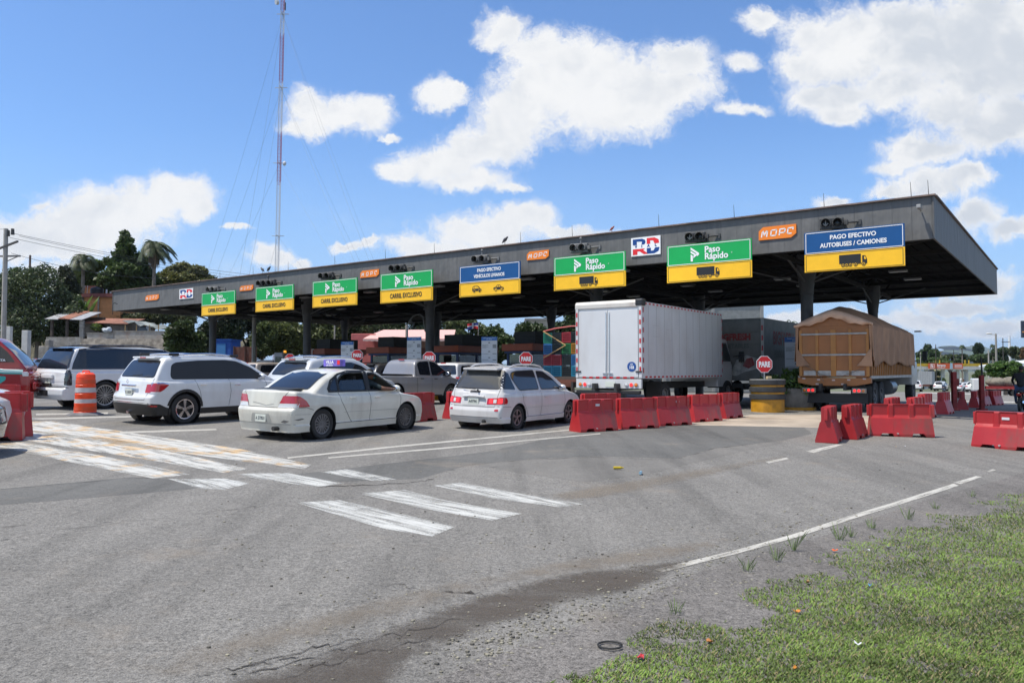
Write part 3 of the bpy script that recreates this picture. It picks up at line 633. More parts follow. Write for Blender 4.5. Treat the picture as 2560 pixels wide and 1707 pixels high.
def build_plaques():
    L = ['smallest orange lettered plaque near the left end of the canopy', 'orange lettered plaque between the first two green signs', 'orange lettered plaque between the third and fourth green signs', 'orange lettered plaque just right of the light vehicle sign', 'largest orange lettered plaque left of the bus and truck sign']
    for i, (x0, x1, y0, y1) in enumerate([(360.6,393.9,736,752),(596.8,630.1,712.5,727.7),(898.6,945.4,673.5,694.5),(1317,1372,625,650.5),(1900,1994.5,561.5,600)]):
        tc, z, W, H = plaque_pose(x0, x1, y0, y1); H *= .84; r = thing('orange_plaque', L[i], 'plaque', cw(tc, 0, z-H/2), 0, 'orange plaques on the canopy front'); M = Matrix.Translation(-r.location) @ face(tc, -.04, z)
        a = MB(); a.X = M; w, h = W/2, H/2; a.prism([(-w, -h), (w-.14*W, -h), (w, -h+.3*H), (w, h), (-w+.12*W, h), (-w, h-.3*H)], -.03, 0); a.build('board', ORG, r)
        l = MB(); k = H*.42; sw = H*.09; M2 = M @ Matrix.Rotation(R(2), 4, 'Z')
        def gl(pts, x): return [[((px_*k*.95)+x+(py_-.5)*k*.2, (py_-.5)*k) for px_, py_ in p_] for p_ in pts]
        g = .245*W
        strokes(l, gl([[(0, 0), (0, .8), (.2, 1), (.5, .25), (.8, 1), (1, .9), (1, 0)]], -.41*W), sw, .003, M2)
        strokes(l, gl([[(.1, 0), (.9, 0), (1, .15), (1, .9), (.9, 1), (.1, 1), (0, .85), (0, .1), (.1, 0)]], -.165*W), sw, .003, M2)
        strokes(l, gl([[(0, 0), (0, 1), (.85, 1), (1, .85), (1, .45), (.85, .33), (0, .33)]], .065*W), sw, .003, M2)
        strokes(l, gl([[(.95, .72), (.95, 1), (.1, 1), (0, .85), (0, .15), (.15, 0), (.7, 0)]], .28*W), sw, .003, M2)
        l.build('lettering', WHT, r, rec=False)
    L = ['small white, blue and red road logo plaque near the left end', 'large white, blue and red road logo plaque beside a green truck sign']
    for i, (x0, x1, y0, y1) in enumerate([(445.7,479.7,720.5,748),(1579,1652.7,589.5,641)]):
        tc, z, W, H = plaque_pose(x0, x1, y0, y1); H *= .9; r = thing('logo_plaque', L[i], 'plaque', cw(tc, 0, z-H/2), 0, 'white logo plaques on the canopy front'); M = Matrix.Translation(-r.location) @ face(tc, -.04, z)
        a = MB(); a.X = M; a.box((0, 0, -.015), (W, H, .03)); a.build('board', WHT, r)
        b_, r_, n_ = MB(), MB(), MB(); q = lambda p: [(x*W, y*H) for x, y in p]
        flat(b_, q([(-.44, .1), (-.44, .42), (-.12, .42), (-.02, .34), (.0, .2), (-.04, .1), (-.14, .1), (-.12, .26), (-.3, .28), (-.3, .1)]), .003, M)
        flat(r_, q([(-.44, -.12), (-.44, -.43), (-.28, -.43), (-.28, -.26), (-.2, -.26), (-.06, -.43), (.1, -.43), (-.08, -.2), (-.02, -.12)]), .003, M)
        flat(r_, q([(.04, .42), (.3, .42), (.44, .3), (.46, .1), (.3, .1), (.26, .26), (.16, .28), (.16, .1), (.04, .1)]), .003, M)
        flat(b_, q([(.04, -.12), (.04, -.43), (.3, -.43), (.44, -.32), (.47, -.12), (.32, -.12), (.27, -.27), (.18, -.28), (.18, -.12)]), .003, M)
        for x, c in ((-.33, 'V'), (-.13, 'I'), (.1, 'A'), (.34, 'L')): text_mb(n_, c, H*.19, M @ Matrix.Translation((x*W, 0, .004)), .01)
        b_.build('blue_shapes', NAVY, r, rec=False); r_.build('red_shapes', RED, r, rec=False); n_.build('lettering', NAVY, r, rec=False)
def build_signals():
    hs = mat('signal_housing', (.055, .055, .055), .5, var=.3); ln = mat('signal_lens', (.03, .03, .03), .15); gy = mat('signal_grey', (.17, .17, .17), .5)
    L = ['pale grey two-lens signal above the leftmost green sign', 'black three-lens signal above the second green sign', 'black two-lens signal above the third green sign', 'black two-lens signal above the fourth green sign', 'grey two-lens signal above the blue light vehicle sign', 'grey two-lens signal above the green truck sign over the box truck', 'dark two-lens signal with white arrow, left of the largest orange plaque', 'dark two-lens signal with white arrow above the big blue truck sign']
    for i, (x0, x1, y0, y1) in enumerate([(516,555,718,729.5),(646,696,700,716),(797,844,683,697),(974,1024,662,680),(1180,1236,638,658),(1427,1486,607,633),(1718,1781,581,604.5),(2061,2127.6,546,571)]):
        s = -.30; tc = plane_t(x0+(x1-x0)*.34, s); Y = cw(tc, s, 0).y; z = P((x0+x1)/2, (y0+y1)/2, Y).z
        n = 3 if i == 1 else 2; r = thing('traffic_signal', L[i], 'signal', cw(tc, s, z), 0, 'lane signals above the signs'); M = Matrix.Translation(-r.location) @ face(tc, s, z) @ Matrix.Rotation(R(14), 4, 'Y') @ Matrix.Rotation(R(4), 4, 'X')
        m_ = gy if i in (0, 4, 5) else hs
        a = MB(); a.X = M; a.box((0, 0, -.12), (n*.36, .36, .2)); a.build('housing', m_, r, bevel=.03)
        a = MB(); a.X = M
        for k in range(n):
            x = (k-(n-1)/2)*.35; arc = [(.155*math.cos(q), .155*math.sin(q)) for q in np.linspace(R(-40), R(220), 14)]
            for (p, q) in zip(arc[:-1], arc[1:]): a.add([(x+p[0], p[1], -.02), (x+q[0], q[1], -.02), (x+q[0]*.96, q[1]*.96, .24), (x+p[0]*.96, p[1]*.96, .24)], [(0, 1, 2, 3), (3, 2, 1, 0)][:1])
        o = a.build('visor', m_, r, smooth=True, rec=False); sm = o.modifiers.new('s', 'SOLIDIFY'); sm.thickness = .012
        for k in range(n):
            a = MB(); a.X = M; x = (k-(n-1)/2)*.35; a.lathe([(0.001, .0), (.08, -.005), (.14, -.025)], 16, Matrix.Translation((x, 0, 0))); a.build('lens', ln, r, smooth=True)
        if i >= 6:
            a = MB(); x = -.175; strokes(a, [[(x-.07, .0), (x, -.07), (x+.07, 0)], [(x, -.07), (x, .08)]], .03, .006, M); a.build('arrow', mat('arrow_white', (.5, .5, .5), .4), r, rec=False)
        a = MB(); a.X = Matrix.Translation(-r.location) @ face(tc, s, z)
        a.cone((n*.17, 0, -.1), (n*.17+.45, .02, -.3), .03, .03, 8); a.cone((n*.17+.45, .02, -.3), (n*.17+.45, .02, -.3), .03, .03, 8); a.box((n*.17+.45, 0, -.3), (.08, .16, .08)); a.box((n*.17+.08, 0, -.12), (.1, .14, .12))
        if i in (1, 4, 5): a.cone((.05, .18, -.1), (.05, .36, -.1), .03, .03, 8); a.sphere((.05, .38, -.1), .06)
        a.build('arm', m_, r)
build_signs(); build_plaques(); build_signals()
def build_birds():
    bm_ = mat('pigeon_grey', (.05, .05, .06), .6); 
    for i, (px, flip, lab, col) in enumerate([(654,1,'dark pigeon on the canopy edge, leaning left of its pair',bm_),(669,-1,'dark pigeon on the canopy edge, right one of the pair',bm_),(1262,-1,'lone dark pigeon on the canopy edge above the light vehicle sign',bm_),(1531,-1,'small reddish bird on the canopy edge left of the large logo plaque',mat('bird_red', (.3, .08, .05), .6))]):
        t_ = plane_t(px, 0); s = .8 if i == 3 else 1.2; r = thing('pigeon' if i < 3 else 'bird', lab, 'bird', cw(t_, .0, ZT+.05), AU+(0 if flip > 0 else math.pi), 'birds on the canopy roof edge'); b = MB(); Mr = Matrix.Rotation(R(-38), 4, 'Y'); b.X = Mr
        prof = [(.0, -.17), (.015, -.15), (.03, -.09), (.055, -.03), (.06, .03), (.045, .08), (.03, .105), (.034, .125), (.03, .15), (.008, .165), (.004, .185), (0, .19)]
        vs = []; n = 10; Q = Matrix.Translation((0, 0, .17*s)) @ Mr @ Matrix.Rotation(R(90), 4, 'Y')
        b.X = Matrix.Identity(4); b.lathe([(a*s, z*s) for a, z in prof], n, Q)
        b.build('body', col, r, smooth=True); l = MB(); l.cone((0, .02, 0), (0, .02, .1*s), .006, .006, 5); l.cone((0, -.02, 0), (0, -.02, .1*s), .006, .006, 5); l.build('leg', col, r)
build_birds()
# ================================================================ VEHICLES
GLT = glass_mat('glass_tinted', (.012, .014, .018), .0); GLC = glass_mat('glass_clear', (.02, .03, .03), .88)
TYRE = mat('tyre', (.022, .022, .022), .75, var=.3, vscale=6); BLKP = mat('black_plastic', (.018, .018, .019), .45); CHR = mat('chrome', (.75, .75, .77), .15, 1.)
ALLOY = mat('alloy', (.42, .42, .43), .3, .8, var=.2); DARKM = mat('dark_metal', (.03, .03, .03), .6); TRIM = mat('window_rubber', (.012, .012, .012), .5)
LRED = mat('lens_red', (.42, .006, .01), .12, coat=1.); LWHT = mat('lens_white', (.6, .6, .6), .12, coat=1.); LLIT = mat('lens_lit', (.9, .03, .03), .2, emis=1.1); LAMB = mat('lens_amber', (.75, .2, .01), .15, coat=1.)
PLT = mat('plate_white', (.62, .65, .58), .45); SEAM = mat('seam_dark', (.05, .05, .05), .6); INTR = mat('interior_dark', (.02, .02, .022), .8); PLTX = mat('plate_ink', (.02, .03, .05), .6)
def paint(name, col, rough=.28, dirt=.25, metal=0.): return mat(name, col, rough, metal, coat=.7, dirt=((.25, .21, .17), dirt, 1.3), var=.03, vscale=1.)
def smax(a, b, k):
    h = np.clip(.5+.5*(a-b)/k, 0, 1); return b+(a-b)*h+k*h*(1-h)
def smin(a, b, k): return -smax(-a, -b, k)
class Car:
    """solid body described by side profiles; x runs from tail (0) to nose (L), y left, z up"""
    def __init__(s, L, W, zlow, zup=None, rear=((0, 0), (2, 0)), front=((0, 0), (2, 0)), zb=.2, belt=.95, tum=.33, plan=None, vprof=None, k=.05, rc=.10, fc=.22, wheels=(), wr=.31, arch=None, ku=.06, upin=.03, smooth=.05):
        s.L, s.W, s.zb, s.belt, s.tum, s.k, s.rc, s.fc, s.ku, s.upin = L, W, zb, belt, tum, k, rc, fc, ku, upin
        s.wx, s.wr, s.arch = wheels, wr, arch or wr*1.17
        xs = np.linspace(-.6, L+.6, 800); dx = xs[1]-xs[0]; kern = np.exp(-.5*(np.arange(-24, 25)*dx/smooth)**2); kern /= kern.sum()
        def sm(p):
            y = np.interp(xs, [q[0] for q in p], [q[1] for q in p]); return np.convolve(np.pad(y, 24, 'edge'), kern, 'valid')
        s.xs = xs; s.lo = sm(zlow); s.up = sm(zup) if zup else None
        plan = plan or [(0, .90), (.25, .965), (.8, .995), (L*.5, 1), (L-.9, .985), (L-.35, .93), (L, .84)]
        s.pl = sm([(a, b*W/2) for a, b in plan]); s.rearp, s.frontp = rear, front
        s.vp = vprof or [(0, .93), (zb, .95), (.42, .985), (.6, 1.0), (belt-.12, .99), (belt, .965), (belt+.3, .95)]
    def f(s, x, y, z):
        ay = np.abs(y); hw = np.interp(x, s.xs, s.pl)*np.interp(z, [q[0] for q in s.vp], [q[1] for q in s.vp])
        q = np.clip(ay/(s.W/2), 0, 1.2)
        rr = np.interp(z, [p[0] for p in s.rearp], [p[1] for p in s.rearp])+s.rc*q**3-x
        fr = x-(s.L-np.interp(z, [p[0] for p in s.frontp], [p[1] for p in s.frontp])-s.fc*q**2.5)
        lo = smax(ay-hw, z-(np.interp(x, s.xs, s.lo)-.035*q**2), s.k)
        lo = smax(lo, rr, s.k); lo = smax(lo, fr, s.k*1.3); lo = np.maximum(lo, s.zb-z)
        if s.up is not None:
            hb = np.interp(x, s.xs, s.pl)*.965-s.upin; su = (ay-(hb-np.maximum(0, z-s.belt)*s.tum))*.95
            tp = (z-(np.interp(x, s.xs, s.up)-.05*q**2))*.9
            u = smax(su, tp, s.ku); u = smax(u, rr-.0, s.k); u = smax(u, fr, s.k); u = np.maximum(u, s.belt-.35-z); lo = smin(lo, u, .03)
        return lo
    def cast(s, o, d, far):                            # first hit from outside: o start, d direction
        n = 70; t = np.linspace(0, far, n)[None, :]
        p = [o[:, i:i+1]+d[:, i:i+1]*t for i in range(3)]; v = s.f(*p) < 0
        i = np.argmax(v, 1); hit = v.any(1); a = t[0][np.maximum(i-1, 0)]; b = t[0][i]
        for _ in range(14):
            m = (a+b)/2; q = s.f(*[o[:, j]+d[:, j]*m for j in range(3)]) < 0; b = np.where(q, m, b); a = np.where(q, a, m)
        return o+d*b[:, None], hit
    def body(s, name, m, root, step=.03, holes=(), inner=INTR):
        H = float(max(s.up.max() if s.up is not None else 0, s.lo.max()))+.02; L, W = s.L, s.W
        nx, ny, nz = int(L/step), int(W/step), int(H/step); V = {}; pts = []
        def vid(i, j, k):
            if (i, j, k) not in V: V[(i, j, k)] = len(pts); pts.append((i/nx*L, (j/ny-.5)*W, s.zb-.01+k/nz*(H-s.zb)))
            return V[(i, j, k)]
        F = []
        for i in range(nx):
            for j in range(ny):
                F.append((vid(i, j, nz), vid(i+1, j, nz), vid(i+1, j+1, nz), vid(i, j+1, nz))); F.append((vid(i, j, 0), vid(i, j+1, 0), vid(i+1, j+1, 0), vid(i+1, j, 0)))
        for i in range(nx):
            for k in range(nz):
                F.append((vid(i, 0, k), vid(i+1, 0, k), vid(i+1, 0, k+1), vid(i, 0, k+1))); F.append((vid(i, ny, k), vid(i, ny, k+1), vid(i+1, ny, k+1), vid(i+1, ny, k)))
        for j in range(ny):
            for k in range(nz):
                F.append((vid(0, j, k), vid(0, j, k+1), vid(0, j+1, k+1), vid(0, j+1, k))); F.append((vid(nx, j, k), vid(nx, j+1, k), vid(nx, j+1, k+1), vid(nx, j, k+1)))
        v = np.array(pts); zc = min(.6, s.lo[(s.xs > .3) & (s.xs < L-.3)].min()-.15)
        c = np.stack([np.clip(v[:, 0], .32, L-.42), np.clip(v[:, 1], -W/2+.26, W/2-.26), np.clip(v[:, 2], s.zb+.1, zc)], 1)
        d = v-c; ln = np.linalg.norm(d, axis=1, keepdims=True); d /= ln
        a = np.zeros(len(v)); b = ln[:, 0]*1.35
        n = 26; t = np.linspace(0, 1, n)[None, :]*b[:, None]; ins = s.f(*[c[:, q:q+1]+d[:, q:q+1]*t for q in range(3)]) >= 0
        i = np.argmax(ins, 1); i = np.where(ins.any(1), i, n-1); b = t[np.arange(len(v)), i]; a = t[np.arange(len(v)), np.maximum(i-1, 0)]
        for _ in range(16):
            m_ = (a+b)/2; q = s.f(*[c[:, j]+d[:, j]*m_ for j in range(3)]) < 0; a = np.where(q, m_, a); b = np.where(q, b, m_)
        p = c+d*a[:, None]
        for wx in s.wx:                                # snap a ring of vertices to the arch edge
            side = np.abs(p[:, 1]) > W/2-.24; r = np.hypot(p[:, 0]-wx, p[:, 2]-s.wr); near = side & (np.abs(r-s.arch) < step*.75)
            sc_ = s.arch/np.maximum(r, 1e-6); p[near, 0] = wx+(p[near, 0]-wx)*sc_[near]; p[near, 2] = s.wr+(p[near, 2]-s.wr)*sc_[near]
        F = np.array(F); fc = p[F].mean(1); keep = np.ones(len(F), bool)
        for wx in s.wx: keep &= ~((np.hypot(fc[:, 0]-wx, fc[:, 2]-s.wr) < s.arch-.002) & (np.abs(fc[:, 1]) > W/2-.30))
        for poly in holes:
            keep &= ~(np.array([inpoly(q[0], q[2], poly) for q in fc]) & (np.abs(fc[:, 1]) > W/4) & (fc[:, 2] > .6))
        o = mesh_obj(name, p, F[keep], m, root, smooth=True)
        for wx in s.wx:                                 # dark wheel housings
            for sg in (-1, 1):
                b_ = MB()
                q = Matrix.Translation((wx, sg*(W/2-.035), s.wr)) @ Matrix.Rotation(R(90*sg), 4, 'X')
                b_.lathe([(s.arch+.004, 0), (s.arch+.01, .3), (.01, .3)], 28, q)
                b_.build('wheel_housing', BLKP, root, rec=False)
        return o
    def decal(s, name, poly, axis, m, root, off=.005, sg=1, cell=.035, hole=None, smooth=True):
        """a panel whose outline is given in a side / rear / front / top view, laid on the body surface"""
        bm = bmesh.new()
        if hole:
            A = [bm.verts.new((q[0], q[1], 0)) for q in poly]; B_ = [bm.verts.new((q[0], q[1], 0)) for q in hole]; n = len(A)
            for i in range(n): bm.faces.new((A[i], A[(i+1) % n], B_[(i+1) % n], B_[i]))
        else: bm.faces.new([bm.verts.new((q[0], q[1], 0)) for q in poly])
        for ax in (0, 1):
            lo, hi = min(q[ax] for q in poly), max(q[ax] for q in poly); k = math.ceil(lo/cell)
            while k*cell < hi:
                co, no = [0, 0, 0], [0, 0, 0]; co[ax] = k*cell; no[ax] = 1
                bmesh.ops.bisect_plane(bm, geom=bm.verts[:]+bm.edges[:]+bm.faces[:], plane_co=co, plane_no=no); k += 1
        bmesh.ops.triangulate(bm, faces=[f for f in bm.faces if len(f.verts) > 4])
        q = np.array([v.co[:2] for v in bm.verts]); n = len(q); z0 = np.zeros(n)
        if axis == 's': o = np.stack([q[:, 0], z0+sg*(s.W/2+.1), q[:, 1]], 1); d = np.array([0, -sg, 0.])
        elif axis == 'r': o = np.stack([z0-.3, q[:, 0], q[:, 1]], 1); d = np.array([1., 0, 0])
        elif axis == 'f': o = np.stack([z0+s.L+.3, q[:, 0], q[:, 1]], 1); d = np.array([-1., 0, 0])
        else: o = np.stack([q[:, 0], q[:, 1], z0+2.6], 1); d = np.array([0, 0, -1.])
        D = np.tile(d, (n, 1)); p, hit = s.cast(o, D, {'s': s.W/2+.1, 'r': s.L*.6, 'f': s.L*.6, 't': 2.4}[axis])
        far = {'s': s.W/2+.1, 'r': s.L*.6, 'f': s.L*.6, 't': 2.4}[axis]
        def ok(p, h):                                   # reject hits that lie round the corner on another face
            if axis == 's': return h & (np.abs(p[:, 1]) > s.W/2*np.where(p[:, 2] < s.belt+.05, .80, .80-.62*(p[:, 2]-s.belt)/1.))
            if axis == 'r': return h & (p[:, 0] < np.interp(p[:, 2], [k[0] for k in s.rearp], [k[1] for k in s.rearp])+s.rc+(.06 if p[:, 2].max() < s.belt+.1 else .9))
            if axis == 'f' and max(q_[1] for q_ in poly) < s.belt+.02: return h & (p[:, 0] > s.L-np.interp(p[:, 2], [k[0] for k in s.frontp], [k[1] for k in s.frontp])-s.fc-.06)
            return h
        hit = ok(p, hit)
        for _ in range(60):                             # points beyond the silhouette slide inwards until they meet the body
            if hit.all(): break
            b_ = ~hit
            if axis == 's': o[b_, 0] += np.where(o[b_, 0] < s.L/2, .008, -.008); o[b_, 2] += np.where(o[b_, 2] < .8, .002, -.002)
            elif axis in 'rf':
                o[b_, 1] *= .99
                if axis == 'f': o[b_, 2] -= .003
            else: o[b_, :2] = o[b_, :2]*.985+np.array([s.L/2, 0])*.015
            p2, h2 = s.cast(o[b_], D[b_], far); p[b_] = p2; hit[b_] = ok(p2, h2)
        e = .01; nr = np.stack([s.f(p[:, 0]+e, p[:, 1], p[:, 2])-s.f(p[:, 0]-e, p[:, 1], p[:, 2]), s.f(p[:, 0], p[:, 1]+e, p[:, 2])-s.f(p[:, 0], p[:, 1]-e, p[:, 2]), s.f(p[:, 0], p[:, 1], p[:, 2]+e)-s.f(p[:, 0], p[:, 1], p[:, 2]-e)], 1)
        nr /= np.maximum(np.linalg.norm(nr, axis=1, keepdims=True), 1e-9); p = p+nr*off
        for v, w in zip(bm.verts, p): v.co = w
        if not hit.all(): bmesh.ops.delete(bm, geom=[v for v, h_ in zip(list(bm.verts), hit) if not h_], context='VERTS')
        me = bpy.data.meshes.new(name); bm.to_mesh(me); bm.free(); me.materials.append(m)
        if smooth: me.shade_smooth(); me.set_sharp_from_angle(angle=R(50))
        pn = np.array([f.normal for f in me.polygons]); pc = np.array([f.center for f in me.polygons])
        if not len(pn): bpy.data.meshes.remove(me); return None
        if len(pn) and (pn @ (-d)).mean() < 0: me.flip_normals()
        ob = bpy.data.objects.new(name, me); C.objects.link(ob); ob.parent = root; return ob
    def line(s, name, pts, axis, m, root, w=.012, sg=1, off=.003):
        """thin seam following a polyline"""
        L_, R_ = [], []; P_ = [Vector(q) for q in pts]
        for i, q in enumerate(P_):
            d = (P_[min(i+1, len(P_)-1)]-P_[max(i-1, 0)]).normalized(); n = Vector((-d.y, d.x))*w/2; L_.append(tuple(q+n)); R_.append(tuple(q-n))
        return s.decal(name, L_+R_[::-1], axis, m, root, off, sg, .06, smooth=False)
def inpoly(x, y, poly):
    c = False; n = len(poly); j = n-1
    for i in range(n):
        if (poly[i][1] > y) != (poly[j][1] > y) and x < (poly[j][0]-poly[i][0])*(y-poly[i][1])/(poly[j][1]-poly[i][1])+poly[i][0]: c = not c
        j = i
    return c
def inset(poly, d):
    n = len(poly); out = []; ar = sum(poly[i][0]*poly[(i+1) % n][1]-poly[(i+1) % n][0]*poly[i][1] for i in range(n)); sg = 1 if ar > 0 else -1
    for i in range(n):
        a, b, c = Vector(poly[i-1]), Vector(poly[i]), Vector(poly[(i+1) % n]); e1 = (b-a).normalized(); e2 = (c-b).normalized()
        n1 = Vector((-e1.y, e1.x))*sg; n2 = Vector((-e2.y, e2.x))*sg; m = (n1+n2); m = m/max(.35, m.length_squared)*2; out.append(tuple(b+m*d))
    return out
def roundpoly(poly, r, k=3):                          # round the corners
    out = []; n = len(poly)
    for i in range(n):
        a, b, c = Vector(poly[i-1]), Vector(poly[i]), Vector(poly[(i+1) % n]); ra = min(r, (a-b).length*.45); rb = min(r, (c-b).length*.45)
        p0 = b+(a-b).normalized()*ra; p1 = b+(c-b).normalized()*rb
        for j in range(k+1): t = j/k; out.append(tuple(p0*(1-t)**2+b*2*t*(1-t)+p1*t*t))
    return out
def make_wheel(root, x, y, r, w, style, rim_m, sg, name='wheel', rr=None, steer=0.):
    rr = rr or r*.66; M = Matrix.Translation((x, y, r)) @ Matrix.Rotation(R(-90*sg), 4, 'X')
    b = MB(); h = w/2
    b.lathe([(rr, -h*.8), (r*.9, -h), (r*.975, -h*.85), (r, -h*.6), (r, h*.6), (r*.975, h*.85), (r*.9, h), (rr*1.04, h*.86), (rr, h*.7)], 36, M); t = b.build('tyre', TYRE, root, smooth=True, rec=True); t.name = name
    b = MB(); b.lathe([(rr, h*.78), (rr*.93, h*.74), (rr*.9, h*.1), (.01, .0)], 32, M); b.build('rim_barrel', DARKM if style != 'steel' else rim_m, t, smooth=True)
    b = MB(); b.lathe([(rr*1.0, h*.80), (rr*.98, h*.86), (rr*.9, h*.82), (rr*.88, h*.6)], 32, M)
    b.X = M
    def spoke(a, w0, w1, dz=0., tw=0.):
        ca, sa = math.cos(a), math.sin(a); ca2, sa2 = math.cos(a+tw), math.sin(a+tw); r0, r1 = rr*.16, rr*.93
        for (p, q, wa, wb) in (((ca, sa), (ca2, sa2), w0, w1),):
            A = [(p[0]*r0-p[1]*wa, p[1]*r0+p[0]*wa), (p[0]*r0+p[1]*wa, p[1]*r0-p[0]*wa), (q[0]*r1+q[1]*wb, q[1]*r1-q[0]*wb), (q[0]*r1-q[1]*wb, q[1]*r1+q[0]*wb)]
            b.prism(A, h*.45, h*.78+dz)
    if style == 'five':
        for k in range(5): a = 2*math.pi*k/5+.3; spoke(a-.09, rr*.07, rr*.075); spoke(a+.09, rr*.07, rr*.075)
    elif style == 'eight':
        for k in range(8): spoke(2*math.pi*k/8, rr*.07, rr*.07)
        for k in range(8): spoke(2*math.pi*(k+.5)/8, rr*.02, rr*.12)
    elif style == 'thin':
        for k in range(10): a = 2*math.pi*k/10; spoke(a, rr*.035, rr*.02, 0, .16); spoke(a, rr*.035, rr*.02, 0, -.16)
    elif style == 'six':
        for k in range(6): spoke(2*math.pi*k/6, rr*.1, rr*.14)
    else:
        b.lathe([(rr*.9, h*.4), (rr*.5, h*.5), (rr*.3, h*.3), (rr*.25, h*.75), (.01, h*.75)], 24)
    b.X = Matrix.Identity(4); b.cone(M @ Vector((0, 0, h*.4)), M @ Vector((0, 0, h*.86)), rr*.2, rr*.17, 14)
    b.build('rim', rim_m, t, smooth=True); return t
def plate(root, x, y, z, ry=0., txt='', w=.30, h=.15):
    b = MB(); b.box((x, y, z), (.012, w, h), ry=ry); o = b.build('number_plate', PLT, root, bevel=.003)
    if txt:
        M = Matrix.Translation((x-.0085, y, z-.008)) @ Matrix(((0, 0, -1, 0), (-1, 0, 0, 0), (0, 1, 0, 0), (0, 0, 0, 1)))
        l = MB(); text_mb(l, txt, h*.62, M, .002, .72); l.build('plate_number', PLTX, o, rec=False)
    return o
def mirror_part(root, x, y, z, sg, m, s=1.):
    b = MB(); b.sphere((x, y+sg*.12*s, z), (.07*s, .11*s, .075*s), 14, 10); o = b.build('side_mirror', m, root, smooth=True)
    b = MB(); b.bar((x, y-sg*.02, z-.03), (x, y+sg*.08*s, z-.02), .05); b.build('mirror_arm', BLKP, o); b = MB(); b.sphere((x-.058*s, y+sg*.12*s, z), (.02, .09*s, .058*s), 14, 8); b.build('mirror_glass', CHR, o, smooth=True)
def windows(c, root, polys, gl=GLT, rim=.028, sides=(-1, 1), skip=()):
    for sg in sides:
        for i, p in enumerate(polys):
            q = roundpoly(p, .07); qi = inset(q, rim)
            c.decal('window_frame', q, 's', TRIM, root, .004, sg, hole=qi)
            if (sg, i) in skip: continue
            g = gl[i] if isinstance(gl, (list, tuple)) else gl
            c.decal('side_window', inset(q, rim*.8), 's', g, root, .002, sg, cell=.08)
def handle(c, root, x, z, sg, m, w=.17):
    p, _ = c.cast(np.array([[x, sg*(c.W/2+.1), z]]), np.array([[0, -sg, 0.]]), c.W/2); y = p[0, 1]
    b = MB(); b.box((x, y+sg*.018, z), (w, .018, .03)); b.box((x-w*.38, y+sg*.008, z), (.03, .03, .026)); b.box((x+w*.38, y+sg*.008, z), (.03, .03, .026)); b.build('door_handle', m, root, bevel=.006)
def place(root, R_px, heading, track_y, wx, zoff=0., s=1.):
    """put the near (right) rear wheel's contact at image point R_px"""
    g = G(*R_px); a = R(heading); d = Vector((math.cos(a), math.sin(a), 0)); l = Vector((-d.y, d.x, 0))
    root.location = g-d*wx*s+l*track_y*s; root.scale = (s, s, s)
    o = root.location; z_ = gz(o.x, o.y); gx = (gz(o.x+d.x*3, o.y+d.y*3)-z_)/3; gy = (gz(o.x+l.x, o.y+l.y)-z_)
    root.location.z = z_+zoff
    root.rotation_euler = Matrix((Vector((d.x, d.y, gx)).normalized(), Vector((l.x, l.y, gy)).normalized(), Vector((0, 0, 1)))).transposed().to_euler()
    return root
def wheels(root, c, ys, w, style, m, rr=None):
    for x in c.wx:
        for sg in (-1, 1): make_wheel(root, x, sg*(ys-.02), c.wr, w, style, m, sg, rr=rr)
def rails(root, c, x0, x1, y, m, h=.06):
    for sg in (-1, 1):
        xs = np.linspace(x0, x1, 9); o = np.stack([xs, xs*0+sg*y, xs*0+2.5], 1); p, _ = c.cast(o, np.tile([0, 0, -1.], (9, 1)), 2.2)
        hh = [0, .75, 1, 1, 1, 1, 1, .75, 0]; b = MB(); b.tube([(q[0], q[1], q[2]+h*k) for q, k in zip(p, hh)], .02, 8)
        b.build('roof_rail', m, root, smooth=True)

